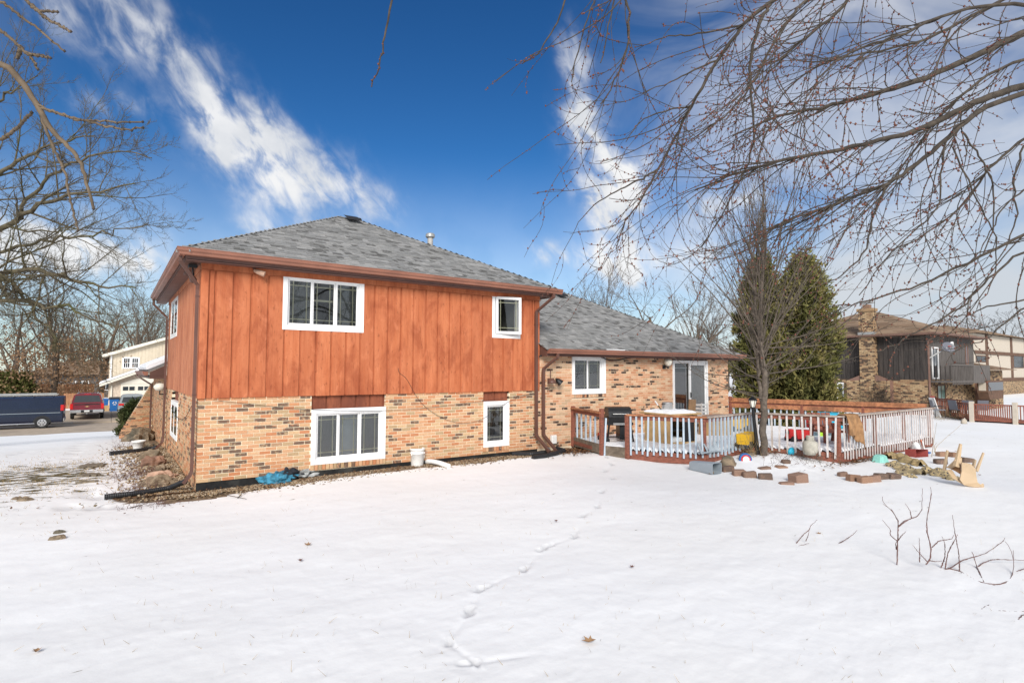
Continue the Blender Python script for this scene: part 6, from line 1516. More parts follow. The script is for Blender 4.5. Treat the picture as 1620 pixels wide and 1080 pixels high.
dx0, dx1 = onY(110, 600, 95)[0], onY(165, 600, 95)[0]
dh = thing('far_house', 'grey house far behind the cedar fence, between bare trees', 'house', (dx0, 95, -1.8)); dt = onY(120, 592, 95)[2]
MB().box(dx0 - 4, dx1 + 3, 95, 103, -2, dt).build('wall', 'grey_siding', dh); far_roof(dx0 - 5, dx1 + 4, 94.2, 103.8, dt, .4, dh, 'roof', 'shingle_brown')
Tdh = lambda u_, n, v: (dx0 + u_, 95 - n, v)
for u_ in (.6, 3.2): far_window(Tdh, (u_, u_ + 1.5, dt - 2.2, dt - .9), dh, 2, 'white_vinyl')

# ------------------------------------------------------------------ vehicles
def vehicle(name, label, cat, loc, rz, sec, paint, xs):
    """body lofted through cross-sections; sec(x) gives half-outline (y, z)"""
    t_ = thing(name, label, cat, loc); t_.rotation_euler = (0, 0, rz); mb = MB(); V = []; m_ = None
    for x in xs:
        h = sec(x); full = [(x, -y, z) for y, z in h] + [(x, y, z) for y, z in reversed(h)]; m_ = len(full); V += full
    k = len(xs)
    mb.add(V, [(i * m_ + j, i * m_ + (j + 1) % m_, (i + 1) * m_ + (j + 1) % m_, (i + 1) * m_ + j) for i in range(k - 1) for j in range(m_)] + [tuple(range(m_)), tuple(range(k * m_ - 1, (k - 1) * m_ - 1, -1))])
    L(mb, 'body', paint, t_)
    return t_
def wheel(t_, x, y, r, wd=.22):
    sg = 1 if y > 0 else -1
    w_ = L(MB().tube([(x, y - sg * wd, r), (x, y - sg * .02, r), (x, y, r)], [r, r, r * .93], 28), 'wheel', 'rubber', t_)
    L(MB().tube([(x, y - sg * .05, r), (x, y + sg * .006, r)], r * .62, 24), 'rim', 'chrome', w_)
    for k in range(6):
        a = math.pi / 3 * k; L(MB().tube([(x + r * .38 * math.cos(a), y, r + r * .38 * math.sin(a)), (x + r * .38 * math.cos(a), y + sg * .012, r + r * .38 * math.sin(a))], r * .1, 8), 'rim_hole', 'black_plastic', w_)
    L(MB().tube([(x, y, r), (x, y + sg * .04, r)], r * .16, 14), 'hub', 'galvanised', w_)
def arch(t_, x, y, r):
    sg = 1 if y > 0 else -1; n = 18; pts = [(x + r * math.cos(math.pi * i / n), y + sg * .004, .40 + (r) * math.sin(math.pi * i / n) * .98 - .02) for i in range(n + 1)]
    mb = MB(); mb.add(pts + [(px_, y - sg * .3, pz) for px_, _, pz in pts], [tuple(range(n + 1)), tuple(range(2 * n + 1, n, -1))] + [(i, i + n + 1, i + n + 2, i + 1) for i in range(n)]); L(mb, 'wheel_arch', 'black_plastic', t_)
def vsec(x):
    top = 2.06 if x < 1.15 else (2.06 - (x - 1.15) * .9 if x < 2.0 else 1.22 - (x - 2.0) * .22)
    if x > 1.95: top = max(.95, 1.25 - (x - 1.95) * .25)
    a = 1.0 - (.06 if x < -2.8 or x > 2.7 else 0)
    return [(a * .97, .36), (a * 1.0, .50), (a * 1.0, .80), (a * .985, 1.02), (a * .985, min(1.06, top - .1)), (a * .97, min(1.3, top - .06)), (a * .90, min(1.85, top - .04)), (a * .82, min(1.99, top - .015)), (a * .5, top)]
van = vehicle('van', 'dark navy blue cargo van with roof rack parked on the street', 'van', (-5.35, 48.6, -1.86), math.pi, vsec, 'navy_paint', [-2.86, -2.80, -2.6, -1.5, 0, 1.15, 1.5, 1.98, 2.5, 2.85])
for x in (-1.78, 1.72):
    for y in (-1.0, 1.0): arch(van, x, y, .46); wheel(van, x, y * 1.005, .38)
L(MB().bbox(-2.90, -2.855, -.95, .95, .42, .62, .01), 'bumper', 'galvanised', van); L(MB().bbox(2.85, 2.93, -.95, .95, .42, .66, .01), 'bumper', 'black_plastic', van)
for y in (-1, 1):
    L(MB().bbox(-2.865, -2.70, y * .93 - .06, y * .93 + .06, 1.12, 1.5, .01), 'tail_light', 'tail_light', van)
    L(MB().add([(.95, y * .999, 1.22), (1.72, y * .999, 1.22), (1.35, y * .925, 1.82), (.95, y * .925, 1.82)], [(0, 1, 2, 3)]), 'side_window', 'car_glass', van)
    L(MB().beam((-2.7, y * 1.004, 1.0), (2.2, y * 1.004, 1.0), .012, .03), 'side_moulding', 'grey_plastic', van)
    L(MB().beam((.85, y * 1.003, .45), (.85, y * .985, 1.2), .012, .012), 'door_seam', 'black_plastic', van)
    L(MB().bbox(.62, .80, y * 1.0 - .02, y * 1.0 + .02, 1.05, 1.09, .005), 'door_handle', 'black_plastic', van)
    L(MB().beam((-2.5, y * .62, 2.16), (1.0, y * .62, 2.16), .05, .05), 'rack_rail', 'galvanised', van)
for x in (-2.3, -1.3, -.3, .7): L(MB().beam((x, -.7, 2.14), (x, .7, 2.14), .05, .04), 'rack_bar', 'galvanised', van); L(MB().beam((x, -.66, 2.0), (x, -.66, 2.14), .04, .04), 'rack_foot', 'galvanised', van)
for y in (-.3, -.05): L(MB().beam((-2.4, y, 2.22), (.9, y, 2.22), .04, .07), 'ladder_rail', 'galvanised', van)
L(MB().add([(-2.868, -.8, 1.25), (-2.868, .8, 1.25), (-2.84, .72, 1.8), (-2.84, -.72, 1.8)], [(0, 1, 2, 3)]), 'rear_window', 'car_glass', van)
def psec(x):
    if x < .3: h = [(.96, .52), (1.0, .62), (1.0, .95), (.97, 1.16), (.93, 1.22), (.80, 1.78), (.70, 1.86), (.4, 1.90)]
    elif x < 1.5: h = [(.96, .5), (1.0, .62), (1.0, .95), (.97, 1.16), (.93, 1.2), (.80, 1.74), (.70, 1.82), (.4, 1.85)]
    elif x < 1.9: h = [(.96, .5), (1.0, .62), (1.0, .95), (.97, 1.14), (.95, 1.16), (.93, 1.18), (.8, 1.2), (.4, 1.21)]
    else: h = [(.92, .5), (.96, .62), (.96, .9), (.95, 1.06), (.92, 1.10), (.9, 1.11), (.8, 1.12), (.4, 1.13)]
    return h
tk = onZ(137, 663, -1.72); pk_ = vehicle('pickup_truck', 'maroon pickup truck with covered bed parked on the driveway', 'truck', (tk[0], tk[1] + 2.75, -1.72), math.pi / 2, psec, 'maroon_paint', [-2.75, -2.7, -1.5, .3, 1.49, 1.88, 2.6, 2.8])
for x in (-1.7, 1.75):
    for y in (-1.0, 1.0): arch(pk_, x, y, .46); wheel(pk_, x, y * 1.005, .39)
L(MB().bbox(-2.95, -2.755, -.98, .98, .50, .72, .02), 'bumper', 'chrome', pk_); L(MB().bbox(-2.965, -2.94, -.35, .35, .52, .70, .005), 'step_pad', 'black_plastic', pk_)
L(MB().bbox(-2.97, -2.945, -.16, .16, .56, .68, .005), 'number_plate', 'white_plastic', pk_); L(MB().tube([(-2.98, 0, .46), (-3.08, 0, .46)], .05, 10), 'tow_ball', 'galvanised', pk_)
L(MB().add([(-2.757, -.82, 1.27), (-2.757, .82, 1.27), (-2.757, .70, 1.76), (-2.757, -.70, 1.76)], [(0, 1, 2, 3)]), 'rear_window', 'car_glass', pk_)
for y in (-1, 1): L(MB().bbox(-2.775, -2.65, y * .92 - .09, y * .92 + .085, .78, 1.16, .01), 'tail_light', 'tail_light', pk_)
L(MB().bbox(-2.765, -2.75, -.75, .75, 1.08, 1.14, .003), 'tailgate_trim', 'black_plastic', pk_); L(MB().bbox(-2.78, -2.755, -.13, .13, 1.07, 1.15, .005), 'tailgate_handle', 'black_plastic', pk_)
mb = MB(); mb.add([(-2.765, -.14, .965), (-2.765, -.05, .965), (-2.765, -.05, .995), (-2.765, .05, .995), (-2.765, .05, .965), (-2.765, .14, .965), (-2.765, .12, .935), (-2.765, .05, .935), (-2.765, .05, .905), (-2.765, -.05, .905), (-2.765, -.05, .935), (-2.765, -.12, .935)], [tuple(range(12))]); L(mb, 'emblem', 'tan_wood', pk_)
L(MB().bbox(-2.76, -2.70, -.2, .2, 1.86, 1.9, .005), 'brake_light', 'tail_light', pk_)
for y in (-.6, .6): L(MB().beam((-2.4, y, 1.92), (0, y, 1.92), .05, .05), 'rack_rail', 'galvanised', pk_)
def ssec(x):
    if x < .9: h = [(.88, .38), (.93, .55), (.94, .85), (.92, 1.05), (.88, 1.12), (.74, 1.58), (.64, 1.68), (.3, 1.72)]
    elif x < 1.5: h = [(.88, .38), (.93, .55), (.94, .85), (.92, 1.02), (.90, 1.04), (.86, 1.06), (.8, 1.08), (.3, 1.1)]
    else: h = [(.80, .38), (.86, .5), (.88, .75), (.86, .9), (.84, .92), (.8, .95), (.7, .97), (.3, 1.0)]
    return h
sv = onZ(187, 660, -1.7); suv = vehicle('suv', 'silver sport utility car on the driveway, half hidden by a bush', 'car', (sv[0] + .9, sv[1] + 2.3, -1.70), math.pi / 2, ssec, 'silver_paint', [-2.32, -2.25, -1.9, 0, .9, 1.4, 2.0, 2.3])
for x in (-1.45, 1.4):
    for y in (-.93, .93): arch(suv, x, y, .42); wheel(suv, x, y * 1.005, .35)
for y in (-1, 1): L(MB().bbox(-2.34, -2.2, y * .74 - .17, y * .74 + .17, .9, 1.06, .01), 'tail_light', 'tail_light', suv)
L(MB().add([(-2.328, -.72, 1.13), (-2.328, .72, 1.13), (-2.326, .62, 1.55), (-2.326, -.62, 1.55)], [(0, 1, 2, 3)]), 'rear_window', 'car_glass', suv)
L(MB().bbox(-2.42, -2.3, -.86, .86, .40, .66, .02), 'bumper', 'black_plastic', suv); L(MB().bbox(-2.335, -2.32, -.26, .26, .72, .84, .004), 'number_plate', 'white_plastic', suv)
for y in (-1, 1): L(MB().add([(-2.0, y * .885, 1.14), (.85, y * .885, 1.14), (.6, y * .76, 1.56), (-1.9, y * .76, 1.56)], [(0, 1, 2, 3)]), 'side_window', 'car_glass', suv)
# bins
def wheelie(px, py, Y, mat, lid, label, s=1.0):
    p = onY(px, py, Y); p[2] = -1.72
    t_ = thing('wheeled_bin', label, 'bin', tuple(p))
    mb = MB(); a, b = .27 * s, .34 * s
    mb.add([(p[0] - a, p[1] - a, p[2]), (p[0] + a, p[1] - a, p[2]), (p[0] + a, p[1] + a, p[2]), (p[0] - a, p[1] + a, p[2]), (p[0] - b, p[1] - b, p[2] + 1.0 * s), (p[0] + b, p[1] - b, p[2] + 1.0 * s), (p[0] + b, p[1] + b, p[2] + 1.0 * s), (p[0] - b, p[1] + b, p[2] + 1.0 * s)], [(0, 1, 5, 4), (1, 2, 6, 5), (2, 3, 7, 6), (3, 0, 4, 7), (0, 3, 2, 1)]); mb.build('body', mat, t_)
    MB().add([(p[0] - b - .04, p[1] - b - .05, p[2] + 1.0 * s), (p[0] + b + .04, p[1] - b - .05, p[2] + 1.0 * s), (p[0] + b + .04, p[1] + b, p[2] + 1.0 * s), (p[0] - b - .04, p[1] + b, p[2] + 1.0 * s), (p[0] - b, p[1] - b, p[2] + 1.07 * s), (p[0] + b, p[1] - b, p[2] + 1.07 * s), (p[0] + b, p[1] + b, p[2] + 1.13 * s), (p[0] - b, p[1] + b, p[2] + 1.13 * s)], [(4, 5, 6, 7), (0, 1, 5, 4), (1, 2, 6, 5), (2, 3, 7, 6), (3, 0, 4, 7)]).build('lid', lid, t_)
    for sx in (-1, 1): MB().tube([(p[0] + sx * .25 - .03, p[1] + .3, p[2] + .1), (p[0] + sx * .25 + .03, p[1] + .3, p[2] + .1)], .1, 12).build('wheel', 'rubber', t_)
def mark(p, s):
    t_ = [o for o in COL.objects if o.name.startswith('wheeled_bin') and o.parent is None][-1]; y = p[1] - .34 * s
    for k in range(3):
        a0 = math.pi / 2 + k * 2.0944; c0, c1 = a0 + .25, a0 + 1.55; f = lambda a, r_: (p[0] + r_ * math.cos(a), y, p[2] + .68 * s + r_ * math.sin(a))
        MB().add([f(c0, .10), f(c0, .17), f(c1, .17), f(c1 + .3, .135), f(c1, .10)], [(0, 1, 2, 3, 4)]).build('recycling_mark', 'white_plastic', t_)
wheelie(164, 640, 61.5, 'blue_plastic', 'blue_plastic', 'blue recycling bin just right of the maroon pickup'); wheelie(181, 645, 60, 'blue_plastic', 'black_plastic', 'blue recycling bin with black lid beside the silver car', 1.15); _p = onY(181, 645, 60); _p[2] = -1.72; mark(_p, 1.15)
wheelie(52, 640, 58.5, 'black_plastic', 'black_plastic', 'black bin behind the van roof'); wheelie(63, 640, 58.5, 'dish_grey', 'orange_plastic', 'grey bin with orange lid behind the van roof', 1.1)
p = onY(166, 652, 60.5); p[2] = -1.7; bxx = thing('cardboard_box', 'brown cardboard box below the blue bins', 'box', tuple(p)); MB().bbox(p[0] - .3, p[0] + .3, p[1] - .2, p[1] + .2, p[2], p[2] + .55, .01).build('body', 'tan_wood', bxx); MB().bbox(p[0] + .3, p[0] + .55, p[1] - .1, p[1] + .15, p[2], p[2] + .35, .05).build('bag', 'yellow_plastic', bxx)
# ------------------------------------------------------------------ trees and plants
def grow_branch(r, p, d, L, rad, seg, wob, grav, tip=.25):
    """one wandering, tapering branch"""
    pts = [p]; rr = [rad]; d = nrm(d); st = L / seg
    for i in range(seg):
        d = nrm(d + r.normal(0, wob, 3) + np.array([0, 0, grav]))
        p = p + d * st; pts.append(p); rr.append(rad * (1 - (1 - tip) * (i + 1) / seg))
    return np.array(pts), np.array(rr)
def grow_curvy(r, p, d, L, rad, seg, bend, tip=.4, grav=-.02):
    """a twig that swings in long curves"""
    pts = [p]; rr = [rad]; d = nrm(d); st = L / seg; wv = r.normal(0, bend, 3)
    for i in range(seg):
        wv = wv * .86 + r.normal(0, bend * .55, 3); d = nrm(d + wv + np.array([0, 0, grav])); p = p + d * st; pts.append(p); rr.append(rad * (1 - (1 - tip) * (i + 1) / seg))
    return np.array(pts), np.array(rr)
def interp_poly(pts, t):
    k = t * (len(pts) - 1); i = min(int(k), len(pts) - 2); return pts[i] + (pts[i + 1] - pts[i]) * (k - i), nrm(pts[i + 1] - pts[i])
RMIN = .013
def fork(r, parent, n, lr, rr, ang, lvl, polys, maxl, seg, wob, grav, t0=.25, upb=.0, L0=None):
    pts, rad = parent; L = np.linalg.norm(np.diff(pts, axis=0), axis=1).sum() if L0 is None else L0
    for k in range(n):
        t = t0 + (1 - t0) * (k + r.random()) / n; q, d = interp_poly(pts, min(t, .99)); ri = np.interp(t, np.linspace(0, 1, len(rad)), rad)
        ax = nrm(np.cross(d, r.normal(0, 1, 3))); a = math.radians(r.normal(ang, ang * .22)); nd = nrm(d * math.cos(a) + ax * math.sin(a) + np.array([0, 0, upb]))
        b = grow_branch(r, q, nd, L * lr * r.uniform(.6, 1.2) * (1.15 - .45 * t), max(ri * rr, RMIN), seg[min(lvl, len(seg) - 1)], wob, grav)
        polys.setdefault(lvl, []).append(b)
        if lvl < maxl: fork(r, b, max(2, int(n * .82)), lr, rr, ang, lvl + 1, polys, maxl, seg, wob, grav, t0, upb)
def tree_polys(seed, H=10, trunk_r=.22, first=.3, n=7, lr=.55, rr=.55, ang=38, levels=4, wob=.09, grav=.02, upb=.12, lean=(0, 0, 1), trunkL=.75, seg=(7, 6, 5, 4, 4)):
    r = np.random.default_rng(seed); polys = {}
    tr = grow_branch(r, np.zeros(3), np.array(lean, float), H * trunkL, trunk_r, 9, .05, .02, .22); polys[0] = [tr]
    tr[0][0][2] -= .3
    fork(r, tr, n, lr, rr, ang, 1, polys, levels, seg, wob, grav, first, upb)
    return polys
def tree_meshes(polys, name_mat, sides=(8, 6, 4, 3, 3)):
    low = [b for l in (0,) for b in polys.get(l, [])]; V0, F0 = tubes(low, 10)
    VV, FF = [], []; base = 0
    for l in sorted(polys):
        if l == 0: continue
        v, f = tubes(polys[l], sides[min(l, len(sides) - 1)]); VV.append(v); FF.append(f + base); base += len(v)
    return (V0, F0), (np.concatenate(VV), np.concatenate(FF))
def raw_mesh(name, V, Fq, mat):
    o = fast_mesh(name, V, Fq, mat, smooth=True); me = o.data; bpy.data.objects.remove(o); return me
KIND = {}
def tree_kind(key, mat, **kw):
    p = tree_polys(**kw); (v0, f0), (v1, f1) = tree_meshes(p, mat); KIND[key] = (raw_mesh('trunk', v0, f0, mat), raw_mesh('crown', v1, f1, mat))
def put_tree(key, loc, rz, s, label, name='bare_tree', group=None, sz=None):
    t_ = thing(name, label, 'tree', loc, group); t_.rotation_euler = (0, 0, rz); t_.scale = (s, s, s if sz is None else sz)
    for me, nm in zip(KIND[key], ('trunk', 'crown')):
        o = bpy.data.objects.new(nm, me); COL.objects.link(o); o.parent = t_
    return t_
tree_kind('oak', 'bark_grey', seed=3, H=11, trunk_r=.33, first=.28, n=8, lr=.62, rr=.5, ang=46, levels=4, wob=.12, upb=.14)
tree_kind('vase', 'bark_grey', seed=8, H=11, trunk_r=.26, first=.16, n=8, lr=.62, rr=.56, ang=30, levels=4, wob=.08, upb=.22, trunkL=.7)
tree_kind('ash', 'bark_brown', seed=14, H=11, trunk_r=.24, first=.3, n=8, lr=.55, rr=.5, ang=40, levels=4, wob=.10, upb=.18)
def far_tree(key, px, ytop, ybase_z, d, label, rz=0, group=None, name='bare_tree', H=11.0, wide=1.0):
    p = at(px, 590, d); top = at(px, ytop, d)[2]; s = (top - ybase_z) / (H * 1.02)
    return put_tree(key, (p[0], p[1], ybase_z), rz, s * wide, label, name, group, sz=s)
far_tree('oak', 157, 455, -1.75, 66, 'big bare tree with forked trunk left of the cream house', .4, wide=1.1)
far_tree('ash', 84, 410, -1.8, 58, 'broad bare tree with brown leaves behind the navy van', 1.9, wide=1.1)
far_tree('vase', 215, 448, -1.8, 78, 'bare tree rising behind the cream house', .7)
far_tree('ash', 20, 440, -1.8, 70, 'bare tree at the left edge behind the hedge', 2.7, wide=1.1)
far_tree('oak', 120, 470, -1.8, 90, 'bare tree far behind the cedar fence, between the two big ones', 4.1)
far_tree('vase', 243, 465, -1.8, 92, 'bare tree seen close to the left edge of the house eave', 5.2)
far_tree('vase', 940, 424, -1.5, 42, 'bare tree above the roof where the wing meets the main block', 1.2)
far_tree('oak', 1050, 428, -1.5, 34, 'wide bare tree above the middle of the wing roof', 2.2, wide=1.1)
far_tree('vase', 1112, 445, -1.5, 44, 'bare tree behind the wing roof, right of the wide one', 3.4)
far_tree('ash', 1135, 470, -1.2, 50, 'small bare tree behind the right end of the wing', .3)
far_tree('vase', 1540, 492, -1.0, 95, 'bare tree behind the ridge between the two right houses', 3.0, wide=1.3)
far_tree('ash', 1600, 484, -1.0, 90, 'bare golden tree behind the half-timbered house at the right edge', 4.4, wide=1.4)
far_tree('oak', 1470, 500, -1.0, 100, 'distant bare tree above the dark neighbour roof', 5.0, wide=1.3)
# brown leaves still hanging on the tree behind the van
r = np.random.default_rng(2); c0 = at(84, 575, 58); n = 5200
P_ = c0 + r.normal(0, 1, (n, 3)) * np.array([3.1, 2.2, 2.3]); P_[:, 2] = np.abs(P_[:, 2] + .6) - .9
def leaf_cards(P, size, r, up=.3, long=1.6, flat=False):
    n = len(P); d = r.normal(0, 1, (n, 3)); d[:, 2] = d[:, 2] * (.2 if flat else 1) + up; d /= np.linalg.norm(d, axis=1)[:, None]; e = np.cross(d, r.normal(0, .3, (n, 3)) + np.array([0, 0, 1.0]) if flat else r.normal(0, 1, (n, 3))); e /= np.linalg.norm(e, axis=1)[:, None] + 1e-9
    s = size * r.uniform(.6, 1.3, (n, 1)); a = P - e * s * .5; b = P + d * s * long * .5 - e * s * .0; c = P + e * s * .5; dd = P - d * s * long * .5
    V = np.stack([a, b, c, dd], 1).reshape(-1, 3); return V, np.arange(n * 4).reshape(-1, 4)
V_, F_ = leaf_cards(P_, .16, r)
fast_mesh('withered_leaves', V_, F_, 'oak_leaf', org=tuple(c0), rnd=r.random(n), label='brown withered leaves hanging in the tree behind the van', cat='leaves', kind='stuff')
# wood on the skyline: one mass
r = np.random.default_rng(77); VV, FF = [], []; base = 0
src = []
for sd_ in (101, 102, 103):
    p = tree_polys(seed=sd_, H=10, trunk_r=.2, first=.2, n=6, lr=.6, rr=.5, ang=36, levels=3, wob=.1, upb=.2, seg=(5, 4, 3, 3)); v, f = [], []; b0 = 0
    for l in p: a, b = tubes(p[l], 3); v.append(a); f.append(b + b0); b0 += len(a)
    src.append((np.concatenate(v), np.concatenate(f)))
for k in range(300):
    a = math.radians(r.uniform(-16, 88)); d = r.uniform(115, 190); v, f = src[k % 3]; th_ = r.uniform(0, 6.28); s = r.uniform(.75, 1.25) * (1.4 if a < .2 else 1.0)
    R2 = np.array([[math.cos(th_), -math.sin(th_), 0], [math.sin(th_), math.cos(th_), 0], [0, 0, 1]]); VV.append((v * np.array([1.5, 1.5, 1])) @ R2.T * s + np.array([d * math.sin(a), d * math.cos(a), -2.0])); FF.append(f + base); base += len(v)
fast_mesh('far_wood', np.concatenate(VV), np.concatenate(FF), 'bark_grey', label='grey-brown bare wood along the horizon', cat='wood', kind='stuff')
RMIN = .003
# ----- the large tree at the left, its trunk outside the picture
def guided(r, pts, r0, r1, n=26, jit=.03):
    P = [np.array(p) for p in pts]; T_ = np.linspace(0, len(P) - 1, n); Q = np.stack([np.interp(T_, np.arange(len(P)), [p[k] for p in P]) for k in range(3)], -1)
    for _ in range(5): Q[1:-1] = (Q[:-2] + 2 * Q[1:-1] + Q[2:]) / 4
    Q[1:-1] += r.normal(0, jit, (n - 2, 3)); return Q, np.linspace(r0, r1, n)
r = np.random.default_rng(31)
base_ = at(-190, 640, 15.0); base_[2] = float(gz(base_[0], base_[1]))
lt = thing('spreading_tree', 'large bare spreading tree reaching in from the left edge', 'tree', tuple(base_))
fkP = at(-170, 480, 15.0)
trk = guided(r, [base_ + [0, 0, -.3], at(-185, 560, 15), fkP], .30, .22)
v, f = tubes([trk], 12); fast_mesh('trunk', v, f, 'bark_moss', lt, smooth=True)
limbs = []
for pts, a, b in [([(-170, 480, 15), (-60, 405, 15), (20, 350, 14.6), (70, 318, 14.3), (140, 306, 14), (215, 290, 13.6)], .10, .015),
                  ([(-170, 490, 15), (-60, 450, 14.5), (0, 432, 14), (50, 423, 13.7), (100, 438, 13.4), (150, 452, 13.2), (215, 455, 13)], .095, .015),
                  ([(-170, 480, 15), (-90, 360, 15.3), (-20, 280, 15), (40, 250, 14.8), (90, 225, 14.5), (150, 215, 14.4)], .085, .013),
                  ([(-170, 470, 15), (-110, 300, 15.6), (-50, 200, 15.4), (10, 150, 15.2), (60, 120, 15)], .075, .012),
                  ([(-170, 500, 15), (-60, 480, 14.2), (10, 470, 13.8), (70, 478, 13.5), (130, 500, 13.2), (190, 520, 13)], .07, .012),
                  ([(-60, 405, 15), (20, 395, 14.4), (90, 375, 14), (160, 372, 13.7), (235, 352, 13.4)], .05, .010),
                  ([(0, 432, 14), (40, 470, 13.6), (60, 510, 13.4), (110, 545, 13.2), (150, 560, 13)], .045, .009),
                  ([(20, 350, 14.6), (60, 290, 14.4), (120, 255, 14.2), (185, 235, 14), (240, 250, 13.8)], .05, .010)]:
    limbs.append(guided(r, [at(*p) for p in pts], a, b, 22, .04))
pol = {1: limbs}
for lb in limbs: fork(r, lb, 18, .30, .5, 42, 2, pol, 4, (6, 6, 6, 5, 4), .11, .035, .12, .10)
VV, FF, base = [], [], 0
for l, sdn in ((1, 8), (2, 5), (3, 3), (4, 3)):
    v, f = tubes(pol[l], sdn); VV.append(v); FF.append(f + base); base += len(v)
fast_mesh('crown', np.concatenate(VV), np.concatenate(FF), 'bark_moss', lt, smooth=True)

